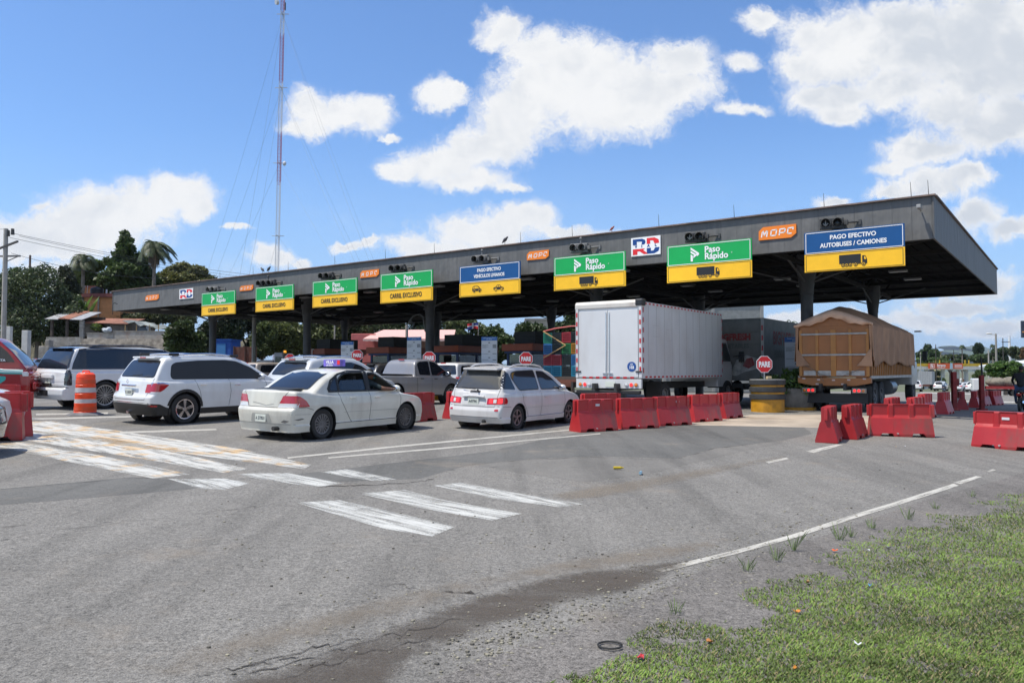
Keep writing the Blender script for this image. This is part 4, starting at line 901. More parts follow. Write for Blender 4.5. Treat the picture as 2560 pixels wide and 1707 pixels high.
# ---- white four-door sedan, the nearest car
def sedan():
    W, L = 1.72, 4.40; pw = paint('sedan_paint', (.62, .61, .54), .32, .42)
    c = Car(L, W, [(-.1, .97), (.02, 1.0), (.45, .985), (.8, .93), (1.2, .9), (2.9, .905), (3.3, .89), (3.9, .80), (4.2, .70), (4.4, .58)],
            [(.3, .6), (.66, .985), (1.05, 1.22), (1.42, 1.37), (1.75, 1.405), (2.2, 1.40), (2.6, 1.36), (3.05, 1.12), (3.42, .88), (3.6, .6)],
            rear=((.2, .09), (.34, .05), (.52, .02), (.60, .02), (.66, .075), (.95, .11), (1.0, .16), (1.1, .3), (1.5, .3)), front=((.2, .06), (.4, .0), (.6, .04), (.8, .2), (1.4, .5)),
            zb=.17, belt=.92, tum=.33, wheels=(.90, 3.50), wr=.305, arch=.355, rc=.13, fc=.28, k=.045, vprof=[(0, .92), (.2, .955), (.3, .985), (.315, .965), (.5, .99), (.68, 1.0), (.82, .985), (.92, .955), (1.2, .94)])
    r = thing('sedan', 'dented off-white sedan with driver leaning his arm out of the window', 'car')
    wf = [(2.28, .925), (2.30, 1.33), (2.55, 1.32), (2.86, 1.16), (3.18, .96), (3.14, .925)]; wb = [(1.36, .935), (1.37, 1.19), (1.55, 1.31), (1.85, 1.35), (2.20, 1.345), (2.215, .925)]; wq = [(1.13, .945), (1.09, 1.0), (1.18, 1.14), (1.35, 1.25), (1.35, .94)]
    c.body('body', pw, r, .026, holes=(inset(wf, .02), inset(wb, .02)))
    surround = [(1.06, .93), (1.04, 1.0), (1.16, 1.18), (1.42, 1.31), (1.75, 1.375), (2.3, 1.37), (2.58, 1.345), (2.9, 1.17), (3.24, .95), (3.2, .91)]
    for sg in (-1, 1): c.decal('pillar_trim', surround, 's', TRIM, r, .002, sg, hole=[(1.13, .95), (1.11, 1.0), (1.2, 1.16), (1.45, 1.28), (1.76, 1.345), (2.3, 1.345), (2.55, 1.32), (2.86, 1.15), (3.16, .955), (3.13, .94)]); c.line('pillar_trim', [(2.25, .93), (2.25, 1.35)], 's', TRIM, r, .09, sg, .006); c.line('pillar_trim', [(1.355, .94), (1.36, 1.28)], 's', TRIM, r, .05, sg, .006)
    windows(c, r, [wf, wb], gl=[GLC, GLC], rim=.03, skip=((-1, 0), (-1, 1))); windows(c, r, [wq], rim=.022)
    g = [(1.40, .945), (1.42, 1.1), (1.47, 1.17), (2.13, 1.18), (2.19, 1.15), (2.195, .94)]; c.decal('half_open_window', g, 's', glass_mat('glass_half', (.03, .035, .04), .5), r, -.01, -1)
    c.decal('rear_window', roundpoly([(-.60, .985), (.60, .985), (.50, 1.37), (-.50, 1.37)], .06), 'r', mat('window_rubber', (0, 0, 0)), r, .003)
    c.decal('rear_window', roundpoly([(-.57, 1.0), (.57, 1.0), (.475, 1.355), (-.475, 1.355)], .05), 'r', GLT, r, .006)
    c.decal('windshield', roundpoly([(-.62, .92), (.62, .92), (.50, 1.37), (-.50, 1.37)], .06), 'f', GLC if False else GLT, r, .005)
    for sg in (-1, 1):                                 # combination lamps: red above, clear below
        c.decal('tail_light', roundpoly([(sg*.42, .66), (sg*.52, .885), (sg*.84, .885), (sg*.86, .66)], .02), 'r', LRED, r, .005)
        o = c.decal('tail_light', roundpoly([(.05, .735), (.12, .895), (.30, .87), (.44, .78), (.52, .67), (.05, .67)], .025), 's', LRED, r, .006, sg)
        c.decal('reversing_lens', [(sg*.42, .655), (sg*.455, .735), (sg*.84, .735), (sg*.86, .655)], 'r', LWHT, r, .009)
        c.decal('headlight', roundpoly([(4.0, .60), (4.0, .70), (4.14, .73), (4.28, .64), (4.3, .58)], .03), 's', LWHT, r, .005, sg)
        c.line('door_seam', [(2.255, .93), (2.27, .7), (2.25, .3)], 's', SEAM, r, .011, sg); c.line('door_seam', [(1.33, .93), (1.38, .75), (1.55, .50), (1.68, .33), (1.72, .3)], 's', SEAM, r, .011, sg)
        c.line('door_seam', [(3.2, .93), (3.28, .75), (3.24, .5), (3.2, .32)], 's', SEAM, r, .011, sg); c.line('sill_line', [(1.25, .305), (3.2, .305)], 's', SEAM, r, .014, sg)
        c.line('crease_shade', [(1.45, .52), (3.2, .50)], 's', mat('crease_shade_grey', (.3, .3, .28), .5), r, .007, sg); c.line('bumper_seam', [(.06, .66), (.45, .655), (.62, .6)], 's', SEAM, r, .009, sg)  # grey strip paints in the shade of the body crease
        c.line('bumper_seam', [(.06, .53), (.55, .52)], 's', mat('crease_shade_grey', (.3, .3, .28)), r, .007, sg)
        handle(c, r, 1.72, .80, sg, pw); handle(c, r, 2.48, .79, sg, pw); mirror_part(r, 3.02, sg*.80, .97, sg, pw)
    c.line('trunk_seam', [(-.42, .655), (-.46, .76), (-.62, .96)], 'r', SEAM, r, .012); c.line('trunk_seam', [(.42, .655), (.46, .76), (.62, .96)], 'r', SEAM, r, .012)
    c.line('trunk_seam', [(-.42, .655), (.42, .655)], 'r', SEAM, r, .014); c.line('dent', [(-.3, .72), (-.1, .685), (.12, .72), (.3, .74)], 'r', mat('crease_shade_grey', (.3, .3, .28)), r, .012)  # the dent is a flat grey line, its shade put into colour
    c.decal('plate_recess', roundpoly([(-.30, .36), (.30, .36), (.24, .53), (-.24, .53)], .03), 'r', mat('recess_grey', (.36, .36, .33), .5), r, .003)
    c.line('bumper_lip', [(-.80, .335), (.80, .335)], 'r', mat('crease_shade_grey', (.3, .3, .28)), r, .012)
    c.decal('scuff', [(-.72, .40), (-.60, .42), (-.52, .38), (-.62, .36)], 'r', mat('scuff', (.16, .15, .14), .8), r, .004); c.decal('scuff', [(.16, .43), (.34, .45), (.40, .43), (.25, .41)], 's', mat('scuff', (.16, .15, .14), .8), r, .004, -1)
    plate(r, -.0+.025, 0, .44, R(0), 'A 577031'); b = MB(); b.cone((-.03, -.42, .25), (.25, -.42, .25), .045, .045, 14); b.build('exhaust', DARKM, r, smooth=True)
    wheels(r, c, .745, .19, 'eight', mat('wheel_grey', (.16, .16, .165), .4, .5, var=.3), rr=.205)
    # interior: floor, seats, wheel
    b = MB(); b.box((2.1, 0, .45), (2.6, 1.35, .1)); b.build('floor', INTR, r)
    for x, y, w_ in ((2.52, -.36, .48), (2.52, .36, .48)):
        b = MB(); b.box((x, y, .62), (.5, w_, .16)); b.box((x-.26, y, .86), (.14, w_, .56), ry=R(-14)); b.box((x-.36, y, 1.17), (.1, .25, .16)); b.build('seat', mat('seat_cloth', (.06, .06, .065), .9), r, bevel=.03)
    b = MB(); b.box((1.38, 0, .62), (.5, 1.3, .16)); b.box((1.18, 0, .86), (.16, 1.3, .5), ry=R(-18)); b.build('seat', mat('seat_cloth', (.06, .06, .065)), r, bevel=.03)
    b = MB(); b.box((3.02, 0, .86), (.3, 1.4, .14)); b.build('dashboard', INTR, r, bevel=.03)
    place(r, (800, 1097), 58.3, .745, .90)
    # rooftop campaign sign, lettered both sides
    mw = r.matrix_basis; base = mw @ Vector((1.9, -.12, 1.43))
    s = thing('roof_sign', 'small purple and white taxi roof sign lettered VILLA on the white sedan', 'sign', base, R(58.3)); b = MB(); b.box((0, 0, .09), (.16, .50, .15)); b.build('sign_box', mat('sign_violet', (.16, .12, .5), .5, var=.4, vscale=6), s, bevel=.01)
    M = Matrix.Translation((-.082, .06, .105)) @ Matrix(((0, 0, -1, 0), (-1, 0, 0, 0), (0, 1, 0, 0), (0, 0, 0, 1)))
    b = MB(); text_mb(b, 'VILLA', .1, M, .003, .9); text_mb(b, 'SAN ISIDRO', .042, M @ Matrix.Translation((0, -.07, 0)), .001, .9); b.build('lettering', WHT, s, rec=False)
    b = MB(); b.box((-.083, -.2, .1), (.004, .08, .09)); b.build('red_mark', RED, s)
    return r, c
def capsule_person(name, label, joints, edges, root, mats):
    """one continuous skinned figure: joints {name:(pos,radius)}"""
    ids = {k: i for i, k in enumerate(joints)}; me = bpy.data.meshes.new(name)
    me.from_pydata([v[0] for v in joints.values()], [(ids[a], ids[b]) for a, b in edges], []); o = bpy.data.objects.new(name, me); C.objects.link(o); me.materials.append(mats)
    sk = o.modifiers.new('skin', 'SKIN'); sv = me.skin_vertices[0].data
    for i, v in enumerate(joints.values()):
        rr = v[1] if hasattr(v[1], '__len__') else (v[1], v[1]); sv[i].radius = rr
    sv[0].use_root = True; sk.use_smooth_shade = True; ss = o.modifiers.new('sub', 'SUBSURF'); ss.levels = 1; ss.render_levels = 2
    o.parent = root; return o
SKIN = mat('skin_brown', (.16, .075, .045), .55); HAIR = mat('hair_black', (.01, .01, .01), .7)
def head_part(root, p, fwd, skin=SKIN, s=1., hair=HAIR, tilt=0.):
    """a head with face: forward axis fwd (angle); hair cap, ears, nose, eyes, mouth"""
    b = MB(); M = Matrix.Translation(p) @ Matrix.Rotation(fwd, 4, 'Z') @ Matrix.Rotation(tilt, 4, 'Y') @ Matrix.Scale(s, 4); b.X = M
    b.sphere((0, 0, 0), (.095, .075, .115), 18, 14); b.sphere((.035, 0, -.055), (.055, .052, .06), 14, 10); b.sphere((.1, 0, -.015), (.022, .014, .028), 8, 6)
    for sg in (-1, 1): b.sphere((-.005, sg*.077, -.01), (.018, .01, .03), 8, 6)
    h = b.build('head', skin, root, smooth=True)
    b = MB(); b.X = M; b.sphere((-.016, 0, .03), (.098, .084, .105), 16, 10); b.build('hair', hair, h, smooth=True)
    b = MB(); b.X = M
    for sg in (-1, 1): b.sphere((.088, sg*.03, .008), (.01, .014, .008), 8, 6)
    b.build('eye', mat('eye_white', (.5, .5, .48), .3), h); b = MB(); b.X = M; b.box((.089, 0, -.06), (.006, .04, .008)); b.build('mouth', mat('lips', (.16, .05, .04), .6), h)
    return h
def driver(r):
    p = thing('person', 'driver in dark shirt resting his forearm on the sedan window sill', 'person', r.location); p.rotation_euler = r.rotation_euler
    J = {'pelvis': ((2.48, -.36, .72), (.13, .16)), 'waist': ((2.46, -.37, .90), (.12, .15)), 'chest': ((2.51, -.42, 1.08), (.12, .17)), 'neck': ((2.57, -.48, 1.2), .05),
         'shl': ((2.56, -.24, 1.10), .065), 'elbl': ((2.76, -.18, .92), .045), 'wrl': ((2.98, -.28, .98), .033),
         'shr': ((2.56, -.60, 1.08), .065), 'elr': ((2.64, -.86, .97), .046), 'knee': ((2.96, -.36, .74), .08), 'ankle': ((3.21, -.36, .5), .05)}
    capsule_person('torso', '', J, [('pelvis', 'waist'), ('waist', 'chest'), ('chest', 'neck'), ('chest', 'shl'), ('shl', 'elbl'), ('elbl', 'wrl'), ('chest', 'shr'), ('shr', 'elr'), ('pelvis', 'knee'), ('knee', 'ankle')], p, mat('shirt_dark', (.015, .03, .035), .85))
    A = {'shoulder': ((2.59, -.70, 1.035), .045), 'elbow': ((2.66, -.885, .965), .047), 'fore': ((2.82, -.90, .955), .042), 'wrist': ((2.96, -.89, .95), .028), 'palm': ((3.03, -.888, .947), (.022, .036)),
         'k1': ((3.08, -.862, .945), .011), 'k2': ((3.08, -.880, .947), .011), 'k3': ((3.08, -.898, .945), .011), 'k4': ((3.07, -.914, .942), .01), 't1': ((3.04, -.852, .955), .013),
         'f1': ((3.10, -.852, .925), .008), 'f2': ((3.11, -.875, .925), .008), 'f3': ((3.11, -.900, .924), .008), 'f4': ((3.09, -.920, .924), .007), 't2': ((3.07, -.838, .945), .009)}
    capsule_person('bare_arm', '', A, [('shoulder', 'elbow'), ('elbow', 'fore'), ('fore', 'wrist'), ('wrist', 'palm')]+[('palm', 'k%d' % i) for i in (1, 2, 3, 4)]+[('k%d' % i, 'f%d' % i) for i in (1, 2, 3, 4)]+[('palm', 't1'), ('t1', 't2')], p, SKIN)
    head_part(p, Vector((2.62, -.50, 1.27)), R(-14), s=.98, tilt=R(12))
    b = MB(); b.sphere((2.71, -.52, 1.20), (.03, .05, .035), 10, 8); b.build('face_mask', mat('mask_teal', (.05, .25, .28), .8), p, smooth=True)

# ---- white seven-seat van with roof rails
def van():
    W, L = 1.74, 4.62; pw = paint('van_paint', (.60, .59, .585), .25, .3)
    c = Car(L, W, [(0, .98), (.5, .98), (2.8, 1.0), (3.35, .98), (3.9, .88), (4.35, .72), (4.62, .56)],
            [(.12, .7), (.16, .98), (.36, 1.35), (.52, 1.56), (.8, 1.605), (1.6, 1.62), (2.3, 1.59), (2.7, 1.48), (3.2, 1.2), (3.66, .93), (3.8, .7)],
            rear=((.2, .08), (.33, .0), (.5, .0), (.62, .05), (.95, .13), (1.02, .15), (1.3, .32), (1.56, .5)), front=((.2, .05), (.45, 0), (.6, .06), (.8, .25), (1.4, .5)),
            zb=.19, belt=.98, tum=.27, wheels=(.87, 3.605), wr=.315, arch=.365, rc=.12, fc=.3, k=.05, vprof=[(0, .9), (.19, .965), (.31, .99), (.33, .97), (.6, 1.), (.85, .995), (.98, .965), (1.3, .95)])
    r = thing('people_carrier', 'white people carrier with arched roof rails and lit tail lights', 'car')
    c.body('body', pw, r, .028)
    windows(c, r, [[(.92, 1.02), (.66, 1.34), (.72, 1.46), (.98, 1.5), (1.84, 1.52), (1.94, 1.0), (1.0, .99)], [(2.02, .995), (1.93, 1.5), (2.3, 1.48), (2.72, 1.3), (3.06, 1.08), (3.14, .985)]], gl=glass_mat('glass_van', (.035, .032, .036), .0), rim=.024)
    for sg in (-1, 1):
        c.decal('quarter_window', roundpoly([(.20, 1.05), (.30, 1.26), (.46, 1.46), (.60, 1.45), (.70, 1.2), (.78, 1.02)], .05), 's', GLT, r, .005, sg)
        c.decal('tail_light', roundpoly([(sg*.40, .66), (sg*.40, .81), (sg*.87, .84), (sg*.87, .67)], .02), 'r', LRED, r, .006); c.decal('tail_light', roundpoly([(.05, .67), (.05, .85), (.30, .835), (.36, .76), (.34, .68)], .03), 's', LRED, r, .006, sg)
        c.decal('brake_light', roundpoly([(sg*.47, .69), (sg*.47, .79), (sg*.56, .79), (sg*.56, .69)], .01), 'r', LLIT, r, .010); c.decal('brake_light', roundpoly([(sg*.70, .69), (sg*.70, .81), (sg*.80, .81), (sg*.80, .69)], .01), 'r', LLIT, r, .010)
        c.decal('reversing_lens', [(sg*.58, .70), (sg*.58, .79), (sg*.66, .79), (sg*.66, .70)], 'r', LWHT, r, .010); c.decal('reflector', roundpoly([(sg*.64, .50), (sg*.64, .545), (sg*.74, .545), (sg*.74, .50)], .015), 'r', LRED, r, .006)
        c.decal('headlight', roundpoly([(4.15, .55), (4.1, .66), (4.28, .7), (4.45, .6), (4.45, .54)], .03), 's', LWHT, r, .005, sg)
        c.line('door_seam', [(1.98, .98), (1.99, .6), (1.95, .33)], 's', SEAM, r, .01, sg); c.line('door_seam', [(1.02, .98), (1.08, .7), (1.24, .5), (1.33, .34)], 's', SEAM, r, .01, sg); c.line('door_seam', [(3.2, .97), (3.28, .7), (3.2, .34)], 's', SEAM, r, .01, sg)
        c.line('sill_line', [(1.25, .32), (3.2, .32)], 's', SEAM, r, .01, sg); c.line('bumper_seam', [(.05, .61), (.5, .60)], 's', SEAM, r, .009, sg); c.line('crease_shade', [(1.1, .545), (3.25, .55)], 's', mat('crease_shade_grey', (.3, .3, .28), .5), r, .008, sg)  # side crease is only its shade, drawn as a grey strip
        handle(c, r, 1.12, .84, sg, pw, .13); handle(c, r, 2.18, .81, sg, pw, .13); mirror_part(r, 3.0, sg*.80, 1.04, sg, pw)
    c.decal('rear_window', roundpoly([(-.70, 1.03), (.70, 1.03), (.60, 1.49), (-.60, 1.49)], .08), 'r', TRIM, r, .004); c.decal('rear_window', roundpoly([(-.67, 1.05), (.67, 1.05), (.58, 1.47), (-.58, 1.47)], .08), 'r', glass_mat('glass_rear', (.06, .06, .058), .0), r, .007)
    for sg in (-1, 1): c.line('pillar_trim', [(.19, 1.04), (.30, 1.26), (.44, 1.46), (.52, 1.5)], 's', TRIM, r, .07, sg, .012)
    c.line('tailgate_seam', [(-.70, 1.02), (-.62, .6), (.62, .6), (.70, 1.02)], 'r', SEAM, r, .012); c.line('bumper_seam', [(-.8, .345), (.8, .345)], 'r', SEAM, r, .012)
    c.decal('plate_recess', roundpoly([(-.36, .62), (.36, .62), (.36, .84), (-.36, .84)], .06), 'r', mat('recess_white', (.5, .5, .5), .4), r, .004)
    b = MB(); b.tube([(.06, -.33, .84), (.05, -.1, .86), (.05, .1, .86), (.06, .33, .84)], .03, 8); b.build('chrome_trim', pw, r, smooth=True)
    c.decal('windshield', roundpoly([(-.66, .98), (.66, .98), (.56, 1.46), (-.56, 1.46)], .06), 'f', GLT, r, .005)
    plate(r, .05, 0, .73, R(0), 'A497941', .33, .165)
    b = MB(); b.box((.47, 0, 1.545), (.3, 1.06, .05), ry=R(-5)); b.build('spoiler', pw, r, bevel=.012); b = MB(); b.box((.14, 0, .97), (.05, .3, .02), ry=R(-60)); b.bar((.11, -.02, 1.03), (.16, .42, 1.06), .018); b.sphere((.1, -.1, 1.0), .03); b.build('wiper', BLKP, r)
    o = b = MB(); b.cone((-.02, -.35, .24), (.2, -.35, .24), .04, .04, 12); b.build('exhaust', DARKM, r, smooth=True)
    M = Matrix.Translation((.03, -.5, .555)) @ Matrix(((0, 0, -1, 0), (-1, 0, 0, 0), (0, 1, 0, 0), (0, 0, 0, 1)))
    rails(r, c, .75, 2.5, .60, pw, .07); wheels(r, c, .745, .195, 'five', mat('wheel_rosy', (.25, .2, .195), .45, .5, var=.2), rr=.205)
    place(r, (1288, 1073.6), 57.2, .745, .87, s=.92); return r, c

# ---- white SUV with five twin-spoke wheels
def suv():
    W, L = 1.91, 4.78; pw = paint('suv_paint', (.66, .67, .68), .18, .16)
    c = Car(L, W, [(0, 1.12), (.6, 1.1), (3.1, 1.12), (3.6, 1.08), (4.2, .98), (4.6, .85), (4.78, .65)],
            [(.14, .8), (.18, 1.1), (.36, 1.42), (.52, 1.66), (.75, 1.71), (1.8, 1.745), (2.5, 1.71), (2.9, 1.58), (3.4, 1.3), (3.8, 1.08), (3.95, .8)],
            rear=((.2, .14), (.34, .05), (.5, .0), (.68, .0), (.76, .06), (1.1, .12), (1.14, .14), (1.45, .32), (1.65, .48)), front=((.2, .08), (.45, 0), (.7, .04), (1., .25), (1.5, .5)),
            zb=.24, belt=1.1, tum=.30, wheels=(.98, 3.77), wr=.375, arch=.44, rc=.13, fc=.28, k=.06, vprof=[(0, .9), (.24, .94), (.45, .97), (.55, .985), (.8, 1.), (1.0, .99), (1.1, .965), (1.4, .95)])
    r = thing('sports_utility_vehicle', 'clean white SUV with roof rails and shiny split five-spoke wheels', 'car')
    c.body('body', pw, r, .03)
    for sg in (-1, 1): c.decal('pillar_trim', roundpoly([(.64, 1.12), (.60, 1.2), (.66, 1.47), (.78, 1.54), (1.4, 1.59), (2.2, 1.61), (2.54, 1.58), (2.97, 1.42), (3.36, 1.18), (3.38, 1.1)], .06), 's', BLKP, r, .003, sg)
    windows(c, r, [[(.66, 1.13), (.60, 1.2), (.66, 1.46), (.78, 1.53), (1.34, 1.575), (1.38, 1.13)], [(1.44, 1.13), (1.40, 1.58), (2.16, 1.6), (2.20, 1.12)], [(2.28, 1.12), (2.24, 1.6), (2.52, 1.57), (2.95, 1.41), (3.32, 1.18), (3.34, 1.11)]], gl=[GLT, GLT, glass_mat('glass_green', (.03, .075, .065), .0)], rim=.008)
    for sg in (-1, 1):
        c.decal('lower_cladding', [(.0, .24), (.0, .54), (.30, .52), (.47, .44), (.60, .40), (.60, .24)], 's', BLKP, r, .006, sg); c.decal('lower_cladding', [(1.42, .24), (1.42, .39), (3.34, .40), (3.34, .24)], 's', BLKP, r, .006, sg)
        a = [(.98+.50*math.cos(q), .375+.50*math.sin(q)) for q in np.linspace(R(168), R(6), 15)]; a2 = [(.98+.435*math.cos(q), .375+.435*math.sin(q)) for q in np.linspace(R(6), R(168), 15)]; c.decal('arch_cladding', a+a2, 's', BLKP, r, .008, sg)
        c.decal('tail_light', roundpoly([(.03, .80), (.02, 1.0), (.12, 1.03), (.36, 1.03), (.54, 1.0), (.38, .86), (.26, .80)], .03), 's', LRED, r, .006, sg); c.decal('tail_light', roundpoly([(sg*.60, .80), (sg*.62, 1.0), (sg*.9, 1.01), (sg*.92, .79)], .02), 'r', LRED, r, .006)
        c.line('chrome_strip', [(.03, 1.0), (.12, 1.035), (.38, 1.035), (.54, 1.005)], 's', CHR, r, .03, sg, .009); c.decal('reversing_lens', roundpoly([(.03, .78), (.03, .82), (.30, .82), (.26, .78)], .01), 's', LWHT, r, .009, sg)
        c.decal('reflector', [(.08, .46), (.08, .50), (.24, .49), (.24, .455)], 's', LRED, r, .009, sg); c.decal('headlight', roundpoly([(4.2, .78), (4.15, .9), (4.35, .94), (4.55, .84), (4.55, .78)], .03), 's', LWHT, r, .005, sg)
        c.line('door_seam', [(2.24, 1.11), (2.28, .8), (2.24, .42)], 's', SEAM, r, .01, sg); c.line('door_seam', [(1.24, 1.12), (1.30, .96), (1.36, .84), (1.42, .62)], 's', SEAM, r, .01, sg); c.line('door_seam', [(3.38, 1.1), (3.46, .8), (3.40, .42)], 's', SEAM, r, .01, sg)
        handle(c, r, 1.46, .98, sg, CHR); handle(c, r, 2.48, .96, sg, CHR); mirror_part(r, 3.2, sg*.87, 1.17, sg, pw, 1.15)
    c.decal('lower_bumper', [(-.93, .25), (-.93, .50), (-.55, .53), (.55, .53), (.93, .50), (.93, .25)], 'r', BLKP, r, .008); c.line('bumper_strip', [(-.85, .52), (-.55, .555), (.55, .555), (.85, .52)], 'r', CHR, r, .02, 1, .012)
    c.decal('rear_window', roundpoly([(-.76, 1.16), (.76, 1.16), (.64, 1.585), (-.64, 1.585)], .09), 'r', TRIM, r, .004); c.decal('rear_window', roundpoly([(-.74, 1.18), (.74, 1.18), (.63, 1.57), (-.63, 1.57)], .09), 'r', GLT, r, .007)
    c.line('tailgate_seam', [(-.78, 1.15), (-.66, .62), (.66, .62), (.78, 1.15)], 'r', SEAM, r, .012); b = MB(); b.box((.03, 0, .96), (.05, .62, .05)); b.build('garnish', CHR, r, bevel=.015)
    M = Matrix.Translation((.02, -.0, 1.06)) @ Matrix(((0, 0, -1, 0), (-1, 0, 0, 0), (0, 1, 0, 0), (0, 0, 0, 1))); b = MB()
    for ra, rb in ((.055, .034), (.022, .055)): 
        q = [(ra*math.cos(t_), rb*math.sin(t_)) for t_ in np.linspace(0, 6.283, 17)]; strokes(b, [q], .009, .03, M)
    b.build('emblem', CHR, r, rec=False); plate(r, .02, 0, .80, 0, 'G 218329'); b = MB(); b.box((.52, 0, 1.655), (.28, 1.0, .05), ry=R(-4)); b.build('spoiler', pw, r, bevel=.02); b = MB(); b.box((.375, 0, 1.65), (.02, .24, .03)); b.build('brake_lamp', LRED, r)
    b = MB(); b.bar((.12, -.02, 1.2), (.16, -.36, 1.23), .022); b.build('wiper', BLKP, r)
    c.decal('windshield', roundpoly([(-.74, 1.12), (.74, 1.12), (.62, 1.6), (-.62, 1.6)], .06), 'f', GLT, r, .005)
    b = MB(); b.cone((.12, -.5, .25), (.4, -.5, .25), .04, .04, 12); b.box((.1, 0, .3), (.2, .1, .06)); b.build('exhaust', CHR, r, smooth=True)
    rails(r, c, .75, 2.6, .66, CHR, .05)
    for sg in (-1, 1):
        for x in (.80, 2.55): b = MB(); b.box((x, sg*.66, 1.735 if x < 1 else 1.715), (.26, .07, .07)); b.build('rail_mount', BLKP, r, bevel=.02)
    wheels(r, c, .83, .24, 'five', mat('alloy_bright', (.62, .56, .56), .2, .9), rr=.255); place(r, (457, 1059), 55.5, .83, .98, s=.95); return r, c

# ---- long black over white SUV
def big_suv():
    W, L = 2.01, 5.65; pw = paint('big_white', (.66, .67, .69), .2, .12); pb = paint('big_black', (.006, .008, .014), .12, .05)
    c = Car(L, W, [(0, 1.16), (4., 1.16), (4.6, 1.12), (5.3, 1.02), (5.65, .85)], [(.12, .85), (.16, 1.2), (.34, 1.6), (.48, 1.86), (.8, 1.905), (2.6, 1.93), (3.4, 1.88), (3.8, 1.72), (4.4, 1.22), (4.6, .9)],
            rear=((.25, .1), (.45, .0), (.62, .0), (.68, .09), (1.2, .12), (1.26, .14), (1.85, .42)), front=((.3, .05), (.5, 0), (.9, .02), (1.3, .3)), zb=.30, belt=1.2, tum=.22, wheels=(1.32, 4.62), wr=.42, arch=.485, rc=.08, fc=.2, k=.05,
            vprof=[(0, .9), (.3, .96), (.6, .99), (.9, 1.), (1.1, .99), (1.2, .975), (1.4, .96)])
    r = thing('large_suv', 'long two-tone SUV, black above white, with thin-spoke wheels', 'car'); c.body('body', pw, r, .034)
    for sg in (-1, 1):
        c.decal('black_upper', [(.30, 1.215), (.36, 1.4), (.58, 1.83), (1.0, 1.88), (3.4, 1.84), (3.9, 1.62), (4.42, 1.215)], 's', pb, r, .004, sg, .06); c.decal('side_window', roundpoly([(.50, 1.27), (.62, 1.74), (1.9, 1.77), (1.9, 1.27)], .06), 's', GLT, r, .008, sg)
        c.decal('side_window', roundpoly([(1.97, 1.27), (1.97, 1.77), (2.72, 1.77), (2.75, 1.27)], .04), 's', GLT, r, .008, sg); c.decal('side_window', roundpoly([(2.86, 1.27), (2.84, 1.76), (3.35, 1.74), (3.75, 1.55), (4.05, 1.27)], .06), 's', glass_mat('glass_beige', (.16, .13, .10), .0), r, .008, sg)
        c.decal('tail_light', roundpoly([(.13, .74), (.13, 1.20), (.27, 1.20), (.29, .74)], .02), 's', mat('lens_smoked', (.02, .02, .025), .1, coat=1), r, .006, sg); c.decal('tail_light', roundpoly([(sg*.86, .74), (sg*.86, 1.2), (sg*.965, 1.2), (sg*.965, .74)], .01), 'r', mat('lens_smoked', (0, 0, 0)), r, .006)
        c.line('door_seam', [(1.92, 1.2), (1.92, .95), (1.86, .8)], 's', SEAM, r, .012, sg); c.line('door_seam', [(2.80, 1.2), (2.82, .42)], 's', SEAM, r, .012, sg); c.line('door_seam', [(4.1, 1.2), (4.15, .42)], 's', SEAM, r, .012, sg); handle(c, r, 2.08, 1.05, sg, BLKP, .22); handle(c, r, 3.0, 1.05, sg, BLKP, .22)
    c.decal('rear_window', roundpoly([(-.90, 1.22), (.90, 1.22), (.76, 1.80), (-.76, 1.80)], .08), 'r', pb, r, .006); c.decal('rear_window', roundpoly([(-.84, 1.26), (.84, 1.26), (.70, 1.76), (-.70, 1.76)], .09), 'r', GLT, r, .011)
    c.decal('black_roof', [(.45, -.72), (3.55, -.72), (3.55, .72), (.45, .72)], 't', pb, r, .006, cell=.1); b = MB(); b.box((.50, 0, 1.845), (.26, 1.1, .04), ry=R(-3)); b.build('spoiler', pb, r, bevel=.015)
    c.decal('bumper_step', [(-.95, .665), (.95, .665), (.93, .70), (-.93, .70)], 'r', BLKP, r, .012); c.line('tailgate_seam', [(-.84, 1.22), (-.84, .73), (.84, .73), (.84, 1.22)], 'r', SEAM, r, .014)
    b = MB(); b.box((.07, 0, .99), (.07, .62, .12)); b.build('garnish', pw, r, bevel=.02); plate(r, .085, -.0, .87, 0, 'G', .3, .22)
    b = MB(); b.box((.06, 0, .755), (.05, .46, .07)); b.build('plate_bracket', BLKP, r, bevel=.01); b = MB(); b.box((.0, 0, .50), (.14, .34, .16)); b.bar((-.2, 0, .44), (0, 0, .46), .05); b.sphere((-.2, 0, .5), .04); b.build('tow_hitch', BLKP, r)
    rails(r, c, .9, 3.2, .72, pb, .06); wheels(r, c, .87, .27, 'thin', ALLOY, rr=.32); place(r, (258, 1021), 58, .87, 1.32, s=.965); return r, c
SED, _ = sedan(); driver(SED); van(); suv(); big_suv()
